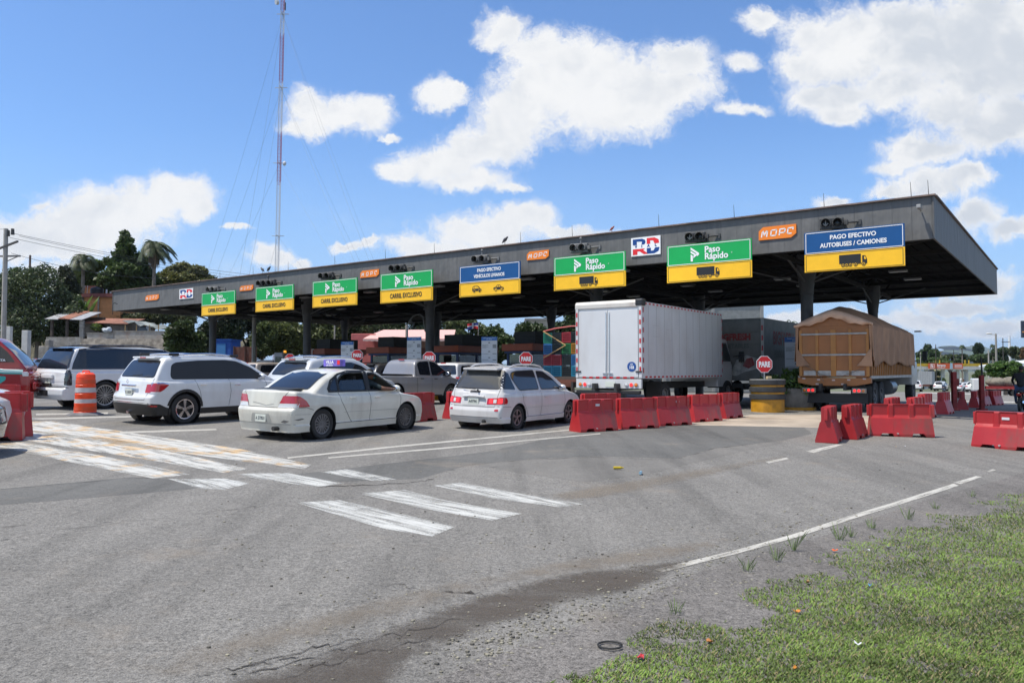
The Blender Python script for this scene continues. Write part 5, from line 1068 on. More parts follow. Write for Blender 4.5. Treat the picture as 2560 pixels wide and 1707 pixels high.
# ================================================================ MORE VEHICLES
def pickup(name, label, col, topper, place_args, sc=.95, cover=False, style='six', decor=None, dirt=.3, rough=.3, metal=0.):
    W, L = 1.86, 5.33; pw = paint(name+'_paint', col, rough, dirt, metal)
    up = [(2.0, .8), (2.12, 1.15), (2.24, 1.62), (2.45, 1.74), (3.1, 1.78), (3.5, 1.70), (4.0, 1.38), (4.42, 1.12), (4.6, .8)]
    if topper: up = [(.04, .9), (.08, 1.2), (.2, 1.62), (.35, 1.73), (1.0, 1.77), (2.0, 1.78), (3.1, 1.78), (3.5, 1.70), (4.0, 1.38), (4.42, 1.12), (4.6, .8)]
    c = Car(L, W, [(0, 1.11), (2.0, 1.11), (4.2, 1.12), (4.7, 1.04), (5.1, .94), (5.33, .8)], up, rear=((.3, .2), (.45, .0), (.6, .0), (.66, .1), (1.2, .1), (1.9, .26)), front=((.3, .08), (.5, 0), (.9, .05), (1.3, .4)),
            zb=.34, belt=1.1, tum=.26, wheels=(1.12, 4.27), wr=.38, arch=.45, rc=.06, fc=.2, k=.05, vprof=[(0, .9), (.34, .95), (.6, .99), (.8, 1.), (1.0, .985), (1.1, .965), (1.4, .95)])
    r = thing('pickup_truck', label, 'pickup'); c.body('body', pw, r, .036)
    for sg in (-1, 1):
        for p in ([(2.40, 1.14), (2.36, 1.56), (2.5, 1.64), (3.02, 1.68), (3.04, 1.13)], [(3.12, 1.13), (3.10, 1.68), (3.4, 1.64), (3.8, 1.42), (4.12, 1.2), (4.14, 1.13)]): c.decal('side_window', roundpoly(p, .05), 's', GLT, r, .006, sg)
        if topper: c.decal('topper_window', roundpoly([(.36, 1.2), (.50, 1.60), (2.0, 1.64), (2.0, 1.2)], .1), 's', GLT, r, .006, sg); c.line('topper_seam', [(.1, 1.12), (2.15, 1.12)], 's', SEAM, r, .014, sg)
        c.line('door_seam', [(3.07, 1.12), (3.08, .45)], 's', SEAM, r, .012, sg); c.line('door_seam', [(2.24, 1.5), (2.22, .9), (2.26, .45)], 's', SEAM, r, .02, sg); c.line('door_seam', [(4.18, 1.1), (4.2, .45)], 's', SEAM, r, .012, sg)
        handle(c, r, 2.5, 1.0, sg, BLKP); handle(c, r, 3.3, 1.0, sg, BLKP); mirror_part(r, 3.95, sg*.86, 1.2, sg, BLKP, 1.2)
        c.decal('tail_light', roundpoly([(.05, .76), (.05, 1.09), (.24, 1.09), (.26, .78)], .03), 's', LRED, r, .006, sg); c.decal('tail_light', roundpoly([(sg*.72, .78), (sg*.72, 1.09), (sg*.93, 1.09), (sg*.93, .78)], .02), 'r', LRED, r, .006)
        c.decal('headlight', roundpoly([(4.7, .8), (4.7, .92), (5.1, .9), (5.2, .8)], .03), 's', LWHT, r, .005, sg); c.line('sill', [(1.65, .36), (3.75, .36)], 's', BLKP, r, .05, sg)
    if topper: c.decal('topper_rear_window', roundpoly([(-.74, 1.2), (.74, 1.2), (.62, 1.62), (-.62, 1.62)], .07), 'r', GLT, r, .006)
    c.line('tailgate_seam', [(-.72, .66), (-.72, 1.1)], 'r', SEAM, r, .012); c.line('tailgate_seam', [(.72, .66), (.72, 1.1)], 'r', SEAM, r, .012); c.decal('windshield', roundpoly([(-.72, 1.16), (.72, 1.16), (.62, 1.64), (-.62, 1.64)], .06), 'f', GLT, r, .006)
    b = MB(); b.box((2.3 if not topper else .1, 0, 1.715 if not topper else 1.70), (.05, .28, .045)); b.build('brake_lamp', LRED, r, bevel=.01)
    if cover:                                             # rear cab window and a hard lid over the bed
        c.decal('cab_rear_window', roundpoly([(-.68, 1.24), (.68, 1.24), (.60, 1.64), (-.60, 1.64)], .06), 'r', GLT, r, .006)
        b = MB(); b.box((1.06, 0, 1.135), (2.04, 1.6, .05)); b.build('bed_lid', BLKP, r, bevel=.02)
    b = MB(); b.box((-.02, 0, .52), (.14, 1.6, .16)); b.build('rear_bumper', CHR if not topper else pw, r, bevel=.03); plate(r, -.1, 0, .54)
    if decor:
        M = Matrix.Translation((.085, -.52 if decor == '4x4' else 0, 1.0)) @ Matrix(((0, 0, -1, 0), (-1, 0, 0, 0), (0, 1, 0, 0), (0, 0, 0, 1))); b = MB(); text_mb(b, decor, .15, M @ Matrix.Translation((-.9, 0, .0)), .012, 1.2); b.build('lettering', mat('decal_maroon', (.2, .01, .02), .5), r, rec=False)
    wheels(r, c, .80, .25, style, ALLOY, rr=.25); place(r, *place_args, .80, 1.12, s=sc); return r, c
def hatch(name, label, col, args, L=4.45, W=1.85, H=1.64, lit=False, dark=False, rail=True, metal=0., simple=False, sc=1.):
    pw = paint(name+'_paint', col, .22, .12, metal); z = H/1.64
    c = Car(L, W, [(0, 1.0), (.5, 1.0), (2.9, 1.04), (3.4, 1.0), (4.0, .9), (L, .66)], [(.16, .75), (.2, 1.04), (.42, 1.34*z), (.62, 1.54*z), (.9, 1.60*z), (1.8, 1.635*z), (2.4, 1.60*z), (2.8, 1.45*z), (3.3, 1.18), (3.65, .98), (3.8, .75)],
            rear=((.2, .12), (.34, .02), (.6, .0), (.7, .06), (1.0, .12), (1.04, .15), (1.3, .36), (1.6, .6)), front=((.2, .05), (.45, 0), (.7, .06), (1., .35)), zb=.22, belt=1.02, tum=.34, wheels=(.86, 3.50), wr=.34, arch=.395, rc=.13, fc=.28, k=.06)
    r = thing('parked_car' if simple else 'car', label, 'car'); c.body('body', pw, r, .05 if simple else .036)
    for sg in (-1, 1):
        c.decal('side_window', roundpoly([(.62, 1.14), (.75, 1.28), (1.0, 1.40*z), (1.5, 1.46*z), (2.2, 1.47*z), (2.62, 1.36*z), (3.05, 1.1), (2.9, 1.045), (1.5, 1.06)], .05), 's', GLT, r, .006, sg)
        c.line('door_seam', [(2.05, 1.45*z), (2.08, .8), (2.05, .38)], 's', SEAM, r, .012, sg)
        c.decal('tail_light', roundpoly([(.06, .80), (.08, .96), (.30, .98), (.42, .92), (.28, .80)], .03), 's', LRED, r, .006, sg); c.decal('tail_light', roundpoly([(sg*.55, .80), (sg*.55, .93), (sg*.9, .97), (sg*.9, .79)], .02), 'r', LLIT if lit else LRED, r, .006)
        mirror_part(r, 2.98, sg*.84, 1.06, sg, pw); handle(c, r, 1.5, .92, sg, pw); handle(c, r, 2.4, .92, sg, pw)
        c.line('sill', [(1.3, .26), (3.1, .26)], 's', BLKP, r, .08, sg)
    c.decal('rear_window', roundpoly([(-.68, 1.08), (.68, 1.08), (.58, 1.46*z), (-.58, 1.46*z)], .1), 'r', GLT, r, .006); c.line('tailgate_seam', [(-.7, 1.05), (-.6, .55), (.6, .55), (.7, 1.05)], 'r', SEAM, r, .012); c.decal('windshield', roundpoly([(-.7, 1.04), (.7, 1.04), (.6, 1.5*z), (-.6, 1.5*z)], .06), 'f', GLT, r, .006)
    b = MB(); b.box((.60, 0, 1.545*z), (.26, .98, .045), ry=R(-5)); b.build('spoiler', pw, r, bevel=.015); b = MB(); b.box((.465, 0, 1.545*z), (.03, .26, .03)); b.build('brake_lamp', LRED, r)
    plate(r, .03, 0, .7); c.decal('lower_bumper', [(-.88, .23), (-.88, .42), (.88, .42), (.88, .23)], 'r', BLKP, r, .007)
    if rail: rails(r, c, .85, 2.5, .6, CHR if not dark else BLKP, .045)
    wheels(r, c, .80, .22, 'five', ALLOY, rr=.225)
    if args: place(r, *args, .80, .86, s=sc)
    return r, c
def delta_truck():
    """red cab-over pickup at the left edge, seen from its right side; nose to the right"""
    pw = paint('cab_red', (.27, .01, .012), .2, .1); W, L = 1.75, 4.9; teal = mat('stripe_teal', (.03, .36, .34), .4)
    c = Car(L, W, [(0, 1.1), (4., 1.12), (4.55, 1.08), (4.78, .98), (4.9, .8)], [(2.4, .8), (2.42, 1.95), (2.6, 2.0), (3.4, 2.03), (3.9, 1.98), (4.3, 1.6), (4.66, 1.14), (4.8, .8)], rear=((.3, .05), (2, .05)), front=((.3, .04), (.6, 0), (1.1, .08), (2, .6)), zb=.42, belt=1.12, tum=.16, wheels=(1.0, 3.62), wr=.35, arch=.42, rc=.03, fc=.16, k=.045)
    r = thing('red_truck', 'red cab-over truck with teal and white swoosh stripes at the left edge', 'truck'); c.body('body', pw, r, .036)
    for sg in (-1, 1):
        c.decal('side_window', roundpoly([(2.5, 1.28), (2.5, 1.86), (3.55, 1.88), (3.9, 1.84), (4.2, 1.56), (4.4, 1.28)], .05), 's', GLT, r, .006, sg); c.line('window_divider', [(3.72, 1.27), (3.72, 1.88)], 's', pw, r, .04, sg, .01); c.line('door_seam', [(3.74, 1.27), (3.72, .9), (3.9, .6)], 's', SEAM, r, .012, sg)
        for z0, z1, w in ((1.30, 1.0, .05), (1.24, .96, .04), (1.17, .93, .03)):
            pts = [(2.2, z0-.02), (2.7, z0), (3.2, z0-.05), (3.7, z1+.1), (4.15, z1+.03), (4.6, z1+.02)]; c.line('swoosh', pts, 's', teal, r, w, sg, .006); c.line('swoosh', [(x, z_+.035) for x, z_ in pts], 's', WHT, r, .014, sg, .008)
        c.decal('swoosh', roundpoly([(3.86, .64), (3.84, .88), (4.2, .88), (4.2, .78), (4.05, .66)], .05), 's', teal, r, .006, sg)
        c.decal('headlight', roundpoly([(4.6, .88), (4.58, 1.0), (4.72, 1.0), (4.74, .88)], .03), 's', LWHT, r, .008, sg); a = [(3.62+.47*math.cos(q), .35+.47*math.sin(q)) for q in np.linspace(R(165), R(15), 13)]; a2 = [(3.62+.43*math.cos(q), .35+.43*math.sin(q)) for q in np.linspace(R(15), R(165), 13)]; c.decal('arch_chrome', a+a2, 's', CHR, r, .01, sg)
    M = Matrix.Translation((3.1, -.888, .93)) @ Matrix(((1, 0, 0, 0), (0, 0, -1, 0), (0, 1, 0, 0), (0, 0, 0, 1))); b = MB(); text_mb(b, 'DAIHATSU', .13, M, .006, 1.1); text_mb(b, 'DELTA', .085, M @ Matrix.Translation((.93, .40, -.03)), .004, 1.2); b.build('lettering', WHT, r, rec=False)
    c.decal('windshield', roundpoly([(-.7, 1.2), (.7, 1.2), (.64, 1.85), (-.64, 1.85)], .06), 'f', GLT, r, .006); b = MB(); b.box((4.9, 0, .6), (.1, 1.6, .22)); b.build('front_bumper', pw, r, bevel=.04)
    b = MB()
    for z_ in (.8, .88, .96): b.box((4.88, 0, z_), (.05, 1.2, .035))
    b.build('grille', CHR, r); wheels(r, c, .72, .2, 'steel', CHR, rr=.21)
    g = P(78, 925, 22.5); d = Vector((math.cos(R(20)), math.sin(R(20)), 0)); r.rotation_euler = (0, 0, R(18)); o = Vector((g.x, 22.5, 0))-d*4.75+Vector((-d.y, d.x, 0))*.8; r.location = (o.x, o.y, gz(o.x, o.y)+.03); return r

def reflect_strip(root, segs, M):
    rb, wb = MB(), MB()
    for (x0, y0, x1, y1, n) in segs:
        for i in range(n):
            a, b = i/n, (i+1)/n; xm, ym = x0+(x1-x0)*(a+b)/2, y0+(y1-y0)*(a+b)/2
            w = abs(x1-x0)/n if abs(x1-x0) > abs(y1-y0) else .055; h = abs(y1-y0)/n if abs(y1-y0) > abs(x1-x0) else .055
            if abs(x1-x0) > abs(y1-y0): w *= .52
            else: h *= .5
            flat(rb, [(xm-w/2, ym-h/2), (xm+w/2, ym-h/2), (xm+w/2, ym+h/2), (xm-w/2, ym+h/2)], .002, M)
    o = rb.build('reflective_tape', mat('tape_red', (.5, .01, .015), .4), root, rec=False); return o
REAR = Matrix(((0, 0, -1, 0), (-1, 0, 0, 0), (0, 1, 0, 0), (0, 0, 0, 1)))      # local x = right seen from behind, y = up, z = backwards
SIDE = Matrix(((1, 0, 0, 0), (0, 0, -1, 0), (0, 1, 0, 0), (0, 0, 0, 1)))       # right side seen from the right: x = forward
def round_lamp(root, M, x, y, r_, m, name='tail_light'):
    b = MB(); b.lathe([(r_*1.12, 0), (r_*1.12, .02), (r_, .02)], 16, M @ Matrix.Translation((x, y, 0))); h = b.build(name, CHR, root, smooth=True); b = MB(); b.lathe([(r_, .018), (r_*.6, .03), (.001, .035)], 16, M @ Matrix.Translation((x, y, 0))); b.build('lens', m, h, smooth=True)
def truck_wheel(root, x, y, r_, w, sg): return make_wheel(root, x, y, r_, w, 'steel', mat('steel_rim', (.2, .2, .2), .5, .3), sg, rr=r_*.55)
def cab(root, x0, W, z0, H, m, L=1.75, hole=False):
    """rounded cab-over cab whose front is at x0+L"""
    c = Car(L, W, [(0, H*.5), (L-.3, H*.5), (L-.1, H*.47), (L, H*.36)], [(0, .3), (.02, H-.1), (.2, H), (L-.6, H), (L-.4, H-.05), (L-.02, H*.48), (L, .3)], front=((.0, .02), (.4, 0), (H*.5, .05), (H, .45)), rear=((0, 0), (3, 0)), zb=.02, belt=H*.5, tum=.07, rc=.0, fc=.12, k=.05, plan=[(0, 1), (L-.3, 1), (L, .95)], vprof=[(0, .98), (.4, 1), (H, .99)], upin=.0)
    e = bpy.data.objects.new('cab', None); C.objects.link(e); e.parent = root; e.location = (x0, 0, z0)
    b = c.body('cab', m, root, .05, holes=([(.36, H*.53), (.36, H*.89), (L-.63, H*.89), (L-.26, H*.53)],) if hole else ()); b.location = (x0, 0, z0); bpy.data.objects.remove(e)
    for ch in [q for q in root.children if q.name.startswith('wheel_housing') and len(q.data.vertices) == 0]: bpy.data.objects.remove(ch)
    for sg in (-1, 1):
        w = c.decal('side_window', roundpoly([(.35, H*.52), (.35, H*.9), (L-.62, H*.9), (L-.22, H*.52)], .06), 's', GLC, b, .006, sg); c.line('door_seam', [(.28, H*.93), (.28, .1)], 's', SEAM, b, .015, sg); c.line('door_seam', [(L-.16, H*.5), (L-.2, .1)], 's', SEAM, b, .015, sg); hole or c.decal('window_dark', roundpoly([(.33, H*.5), (.33, H*.92), (L-.6, H*.92), (L-.18, H*.5)], .06), 's', INTR, b, .003, sg)
        m_ = MB(); m_.tube([(L-.1, sg*W/2, H*.62), (L+.15, sg*(W/2+.22), H*.66), (L+.18, sg*(W/2+.25), H*.5)], .014); m_.box((L+.18, sg*(W/2+.25), H*.62), (.07, .2, .42)); m_.build('side_mirror', BLKP, b, bevel=.02)
    c.decal('windshield', roundpoly([(-W*.42, H*.54), (W*.42, H*.54), (W*.38, H*.9), (-W*.38, H*.9)], .06), 'f', GLT, b, .006)
    return b, c
def truck_place(r, px, Y, ang, dy):
    """rear-right top-of-ground corner under image column px at depth Y"""
    p = P(px, 925, Y); d = Vector((math.cos(R(ang)), math.sin(R(ang)), 0)); l = Vector((-d.y, d.x, 0)); o = p+l*dy; r.location = (o.x, o.y, gz(o.x, o.y)+.04); r.rotation_euler = (0, 0, R(ang))
def chassis(root, L, z=.75):
    b = MB()
    for sg in (-.4, .4): b.box((L/2-.3, sg, z), (L, .09, .22))
    for x in np.arange(.3, L-.5, 1.1): b.box((x, 0, z), (.09, .8, .12))
    b.build('chassis', DARKM, root)
def box_truck():
    Wd, Lb, z0, z1 = 2.42, 6.9, 1.02, 3.46; wt = mat('box_white', (.62, .63, .64), .38, var=.04, vscale=.7, dirt=((.36, .31, .28), .35, .7), bump=.1, bscale=3)
    r = thing('box_truck', 'white box truck with red reflective tape and round blue 103 badge', 'truck')
    b = MB(); b.box((Lb/2, 0, (z0+z1)/2), (Lb, Wd, z1-z0)); o = b.build('cargo_box', wt, r, bevel=.02)
    b = MB(); b.prism([(-.05, z1-.16), (-.05, z1-.02), (.0, z1+.07), (.16, z1+.09), (.16, z1-.16)], -Wd/2-.02, Wd/2+.02, Matrix(((1, 0, 0, 0), (0, 0, 1, 0), (0, 1, 0, 0), (0, 0, 0, 1)))); b.build('roof_cap', mat('cap_white', (.6, .57, .52), .4, dirt=((.3, .2, .15), .6, 1.5)), r, bevel=.02); b = MB(); b.box((.055, -Wd/2+.08, z1-.02), (.26, .28, .23)); b.build('corner_cap', BLKP, r, bevel=.05)
    for sg in (-1, 1):                                    # two rear doors, each with hinges
        b = MB(); b.box((-.025, sg*.545, (z0+z1)/2-.1), (.04, 1.075, z1-z0-.28)); d = b.build('rear_door', wt, r, bevel=.008)
        b = MB(); b.box((-.055, sg*(Wd/2-.1), z0+.22), (.03, .22, .05)); b.build('hinge', DARKM, d, bevel=.01); b = MB(); b.cone((-.06, sg*.06, z0+.06), (-.06, sg*.06, z1-.3), .013, .013, 6); b.box((-.06, sg*.1, z0+.16), (.03, .16, .04)); b.build('lock_rod', CHR, d)
        b = MB(); b.box((-.02, sg*(Wd/2-.05), (z0+z1)/2), (.05, .10, z1-z0-.04)); b.build('corner_post', wt, r, bevel=.008)
    M = Matrix.Translation((-.05, 0, 0)) @ REAR; reflect_strip(r, [(-Wd/2+.05, z0+.15, -Wd/2+.05, z1-.2, 7), (Wd/2-.05, z0+.15, Wd/2-.05, z1-.2, 7)], M); reflect_strip(r, [(-1.0, z0+.03, 1.0, z0+.03, 8)], Matrix.Translation((-.052, 0, 0)) @ REAR)
    S = Matrix.Translation((0, -Wd/2-.014, 0)) @ SIDE; reflect_strip(r, [(.1, z1-.05, Lb-.05, z1-.05, 24), (.1, z0+.05, Lb-.05, z0+.05, 22), (.06, z0+.1, .06, z1-.1, 7), (Lb-.06, z0+.1, Lb-.06, z1-.1, 7)], S)
    b = MB()
    for z_ in (z1-.05, z0+.05): b.box((Lb/2, -Wd/2-.006, z_), (Lb-.02, .012, .1)); b.box((Lb/2, Wd/2+.006, z_), (Lb-.02, .012, .1))
    b.build('side_rail', wt, r); b = MB()
    for x in np.arange(.45, Lb-.2, .6): b.box((x, -Wd/2-.002, (z0+z1)/2), (.02, .006, z1-z0-.22))
    b.build('panel_rib', mat('rib_grey', (.42, .41, .41), .5), r)
    b = MB(); b.box((-.0, 0, z0-.17), (.1, Wd-.04, .3)); b.build('light_bar', wt, r, bevel=.01); b = MB(); b.box((-.03, 0, z0-.44), (.14, Wd-.1, .12)); b.build('rear_bumper', BLKP, r, bevel=.02); M = Matrix.Translation((-.055, 0, 0)) @ REAR
    for x, m in ((-1.02, LAMB), (-.85, LLIT), (-.68, LWHT), (.68, LWHT), (.85, LLIT), (1.02, LAMB)): round_lamp(r, M, x, z0-.2, .06, m)
    plate(r, -.06, -.1, z0-.19, 0, '', .36, .18); b = MB(); b.lathe([(.155, 0), (.155, .004), (.001, .004)], 24, Matrix.Translation((-.05, -.86, z0+.38)) @ REAR); e = b.build('badge', mat('badge_blue', (.01, .07, .28), .4), r)
    b = MB(); text_mb(b, '103', .13, Matrix.Translation((-.056, -.86, z0+.35)) @ REAR, .005, .9); text_mb(b, 'LW', .07, Matrix.Translation((-.056, -.86, z0+.45)) @ REAR, .002, .9); b.build('lettering', WHT, e, rec=False)
    b = MB(); S2 = Matrix.Translation((0, -Wd/2-.005, 0)) @ SIDE
    for x, y in ((1.0, 2.55), (2.0, 2.45)): frame2d(b, .42, .36, .008, .004, S2 @ Matrix.Translation((x, y, 0)))
    b.build('patch_outline', mat('rib_grey', (0, 0, 0)), r, rec=False)
    chassis(r, Lb+1.6); cb, cc_ = cab(r, Lb+.08, 2.0, .62, 1.95, mat('cab_white', (.6, .6, .6), .3, coat=.5), hole=True); b = MB(); b.box((Lb+.35, 0, 1.5), (.15, 1.7, 1.5)); b.box((Lb+.75, 0, 1.1), (.7, 1.7, .2)); b.build('seat', INTR, r)
    for x in (2.0, Lb+1.0):
        for sg in (-1, 1): truck_wheel(r, x, sg*.95, .44, .26, sg)
    for sg in (-1, 1): b = MB(); b.box((1.35, sg*.95, .62), (.02, .55, .6)); b.build('mud_flap', BLKP, r)
    truck_place(r, 1606, 24.6, 54.2, Wd/2); p = thing('person', 'truck driver in a blue shirt seen through the box truck cab window', 'person', r.location, R(54.2))
    x = Lb+1.0; J = {'pelvis': ((x, -.5, 1.15), (.14, .17)), 'chest': ((x+.02, -.52, 1.55), (.12, .18)), 'neck': ((x+.02, -.52, 1.72), .05), 'shr': ((x+.02, -.72, 1.6), .06), 'elr': ((x+.2, -.78, 1.35), .045), 'wr': ((x+.42, -.66, 1.45), .03), 'shl': ((x+.02, -.32, 1.6), .06), 'ell': ((x+.22, -.28, 1.36), .045), 'wl': ((x+.42, -.36, 1.45), .03)}
    capsule_person('torso', '', J, [('pelvis', 'chest'), ('chest', 'neck'), ('chest', 'shr'), ('shr', 'elr'), ('elr', 'wr'), ('chest', 'shl'), ('shl', 'ell'), ('ell', 'wl')], p, mat('shirt_blue', (.02, .04, .2), .8)); head_part(p, Vector((x+.04, -.54, 1.84)), 0)
    return r
def fresh_truck():
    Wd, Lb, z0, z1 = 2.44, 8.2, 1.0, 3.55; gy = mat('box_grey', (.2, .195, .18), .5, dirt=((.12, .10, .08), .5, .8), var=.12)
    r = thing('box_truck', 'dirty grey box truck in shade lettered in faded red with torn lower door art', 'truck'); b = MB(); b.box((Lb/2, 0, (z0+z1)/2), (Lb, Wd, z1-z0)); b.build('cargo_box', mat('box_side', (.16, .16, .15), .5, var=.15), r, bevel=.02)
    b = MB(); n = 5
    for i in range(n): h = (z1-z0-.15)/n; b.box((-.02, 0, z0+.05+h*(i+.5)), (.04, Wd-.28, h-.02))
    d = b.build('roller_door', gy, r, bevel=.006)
    for sg in (-1, 1): b = MB(); b.box((-.015, sg*(Wd/2-.06), (z0+z1)/2), (.05, .12, z1-z0)); b.build('corner_post', mat('post_pale', (.45, .44, .42), .5), r)
    reflect_strip(r, [(-Wd/2+.06, z0+.3, -Wd/2+.06, z1-.2, 5), (Wd/2-.06, z0+.3, Wd/2-.06, z1-.2, 5)], Matrix.Translation((-.045, 0, 0)) @ REAR)
    b = MB(); text_mb(b, 'BIGFRESH', .36, Matrix.Translation((-.05, .02, 2.78)) @ REAR, .02, .92); b.build('red_lettering', mat('faded_red', (.30, .03, .03), .6, dirt=((.3, .28, .26), .6, 3)), d, rec=False); b = MB(); text_mb(b, 'VEGETABLES', .24, Matrix.Translation((-.05, .02, 2.42)) @ REAR, .006, .95); b.build('grey_lettering', mat('faded_grey', (.12, .13, .12), .6), d, rec=False)
    b = MB(); M = Matrix.Translation((-.05, 0, 0)) @ REAR; b_ = mat('art_pale', (.42, .40, .37), .6, var=.4, vscale=3)
    flat(b, [(-.9, 1.3), (-.5, 1.6), (-.1, 1.45), (.1, 1.85), (.5, 2.05), (.95, 1.9), (.95, 1.5), (.4, 1.35), (.1, 1.2)], .002, M); b.build('door_art', b_, d, rec=False); b = MB(); flat(b, [(.35, 1.6), (.5, 1.9), (.75, 1.95), (.85, 1.65), (.6, 1.5)], .005, M); b.build('red_art', mat('faded_red', (0, 0, 0)), d, rec=False)
    b = MB(); text_mb(b, 'BIGFRESH', .75, Matrix.Translation((2.6, -Wd/2-.003, 2.75)) @ SIDE, .03, .9); b.build('side_lettering', mat('faded_red', (0, 0, 0)), r, rec=False); b = MB(); text_mb(b, 'FOOD SERVICE', .42, Matrix.Translation((2.6, -Wd/2-.003, 2.1)) @ SIDE, .01, .9); b.build('side_lettering', mat('faded_grey', (0, 0, 0)), r, rec=False)
    chassis(r, Lb+1.5); b = MB(); b.box((-.05, 0, .8), (.14, 2.3, .2)); b.build('rear_bumper', DARKM, r, bevel=.02)
    for sg in (-1, 1): round_lamp(r, Matrix.Translation((-.12, 0, 0)) @ REAR, sg*.9, .82, .05, LRED)
    cab(r, Lb+.1, 2.2, .7, 2.0, mat('cab_white', (0, 0, 0)))
    for x in (1.9, 2.95, Lb+1.0):
        for sg in (-1, 1): truck_wheel(r, x, sg*.98, .48, .28, sg)
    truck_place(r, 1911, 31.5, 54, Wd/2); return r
def tarp_truck():
    Wd, Lb, z0, z1 = 2.42, 8.6, 1.16, 2.95; og = mat('tailgate_ochre', (.36, .14, .04), .5, var=.12, vscale=1.5, dirt=((.28, .15, .06), .6, 1.6), bump=.15, bscale=4)
    tp = mat('tarpaulin_brown', (.43, .245, .145), .85, var=.18, vscale=1.2, dirt=((.16, .1, .07), .55, .9), bump=.5, bscale=2.2); tt = mat('tarpaulin_tan', (.72, .47, .33), .8, var=.15, vscale=2, bump=.4, bscale=2.5)
    r = thing('tarpaulin_truck', 'ochre high-sided truck under a peaked brown tarpaulin', 'truck')
    b = MB(); b.box((.0, 0, (z0+z1)/2), (.08, Wd-.12, z1-z0)); d = b.build('tailgate', og, r, bevel=.01)
    b = MB()
    for y in (-Wd/2+.1, -.55, -.04, .04, .55, Wd/2-.1): b.box((-.055, y, (z0+z1)/2-.05), (.05, .1, z1-z0-.15))
    b.build('gate_post', mat('post_ochre', (.44, .19, .045), .5, var=.1), d, bevel=.008); b = MB(); sl = mat('gate_bar_grey', (.42, .40, .37), .5, var=.2, vscale=5)
    for z_ in (z0+.78, z1-.28): b.box((-.085, 0, z_), (.02, Wd-.22, .06))
    b.box((-.06, -.55, z0+.14), (.04, .92, .17)); b.box((-.06, .55, z0+.14), (.04, .92, .17)); b.build('gate_bar', sl, d, bevel=.006)
    b = MB(); b.prism([(.42*q, .0) for q in ()] or [(-Wd/2, z0-.02), (Wd/2, z0-.02), (Wd/2, z0-.2), (Wd/2-.5, z0-.3), (-Wd/2+.5, z0-.3), (-Wd/2, z0-.2)], -.08, .12, Matrix.Translation((-.02, 0, 0)) @ Matrix(((0, 0, 1, 0), (1, 0, 0, 0), (0, 1, 0, 0), (0, 0, 0, 1)))); b.build('rear_sill', og, r, bevel=.01)
    for y, z_ in ((-1.0, -.05), (-.5, -.09), (0, -.1), (.5, -.09), (1.0, -.05), (-.3, -.24), (.55, -.24)): b = MB(); b.box((-.105, y, z0+z_), (.006, .1, .05)); b.build('reflector', mat('tape_pale', (.55, .45, .42), .4), r)
    for sg in (-1, 1):                                    # slatted side boards under the cover
        b = MB(); b.box((Lb/2, sg*(Wd/2-.05), z0+.32), (Lb, .05, .62)); b.build('side_board', mat('board_dark', (.22, .10, .03), .6, var=.2), r); b = MB()
        for x in np.arange(.15, Lb, .34): b.box((x, sg*(Wd/2-.015), z0+.36), (.06, .05, .7))
        b.build('side_stake', mat('post_ochre', (0, 0, 0)), r); b = MB(); b.box((Lb/2, sg*(Wd/2-.02), z0), (Lb, .08, .1)); b.build('side_rail', mat('gate_bar_grey', (0, 0, 0)), r)
    # tarpaulin: a draped sheet over a ridge, with wavy hems
    nu, nv = 90, 64; V = []; F = []
    for i in range(nu+1):
        x = -.12+(Lb+.3)*i/nu; rise = np.interp(x, [-.2, 0, 1.2, 5, 7.6, 8.8], [.42, .52, .74, .70, .52, .25]); drop = 1.3 if x > .5 else 1.3-.9*(1-max(0, x)/.5)
        for j in range(nv+1):
            q = -1+2*j/nv; a = abs(q); top = Wd/2+.04
            if a < .55: y = q/.55*top; z_ = z1+.04+rise*(1-(a/.55)**1.35)**1.0
            else:
                k = (a-.55)/.45; side_drop = {1: 1.32, -1: 1.32}[1 if q > 0 else -1]*np.interp(x, [0, .3, 1.5, 3, 5, 8.8], [.95, 1.15, .98, 1.06, 1.0, 1.1]); y = math.copysign(top+.02+.05*math.sin(x*5.1+k*2)*k, q); z_ = z1+.04-side_drop*k+.05*math.sin(x*7)*k
            w = .02*math.sin(x*3.1+q*6)+.014*math.sin(x*8.7+q*3)
            hem = 0
            if x < .02: z_ -= .0; hem = 0
            V.append((x, y, z_+w*(1 if a < .55 else .5)))
    for i in range(nu):
        for j in range(nv): F.append((i*(nv+1)+j, (i+1)*(nv+1)+j, (i+1)*(nv+1)+j+1, i*(nv+1)+j+1))
    o = mesh_obj('tarpaulin', V, F, tp, r, smooth=True); sm = o.modifiers.new('s', 'SOLIDIFY'); sm.thickness = .012
    V = []; F = []; n = 48                                # paler tan front flap with a scalloped hem
    for i in range(n+1):
        q = -1+2*i/n; y = q*(Wd/2+.1); zt = z1+.05+.50*(1-abs(q)**1.35); hem = z1-.02+.32*(1-abs(q)**1.0)**1.0-.08*math.sin(abs(q)*3.14)**2+.02*math.sin(q*19)
        V += [(-.13, y, min(zt, zt+.01)), (-.17-.02*math.sin(q*13), y, (zt+hem)/2), (-.15-.03*math.cos(q*11), y, hem)]
    for i in range(n):
        for k in range(2): F.append((i*3+k, i*3+k+1, (i+1)*3+k+1, (i+1)*3+k))
    o = mesh_obj('front_flap', V, F, tt, r, smooth=True); sm = o.modifiers.new('s', 'SOLIDIFY'); sm.thickness = .015
    b = MB(); b.prism([(-Wd/2+.05, z1-.05), (Wd/2-.05, z1-.05), (Wd/2-.15, z1+.1), (0, z1+.5), (-Wd/2+.15, z1+.1)], -.03, .03, Matrix(((0, 0, 1, 0), (1, 0, 0, 0), (0, 1, 0, 0), (0, 0, 0, 1)))); b.build('gable_panel', og, r)
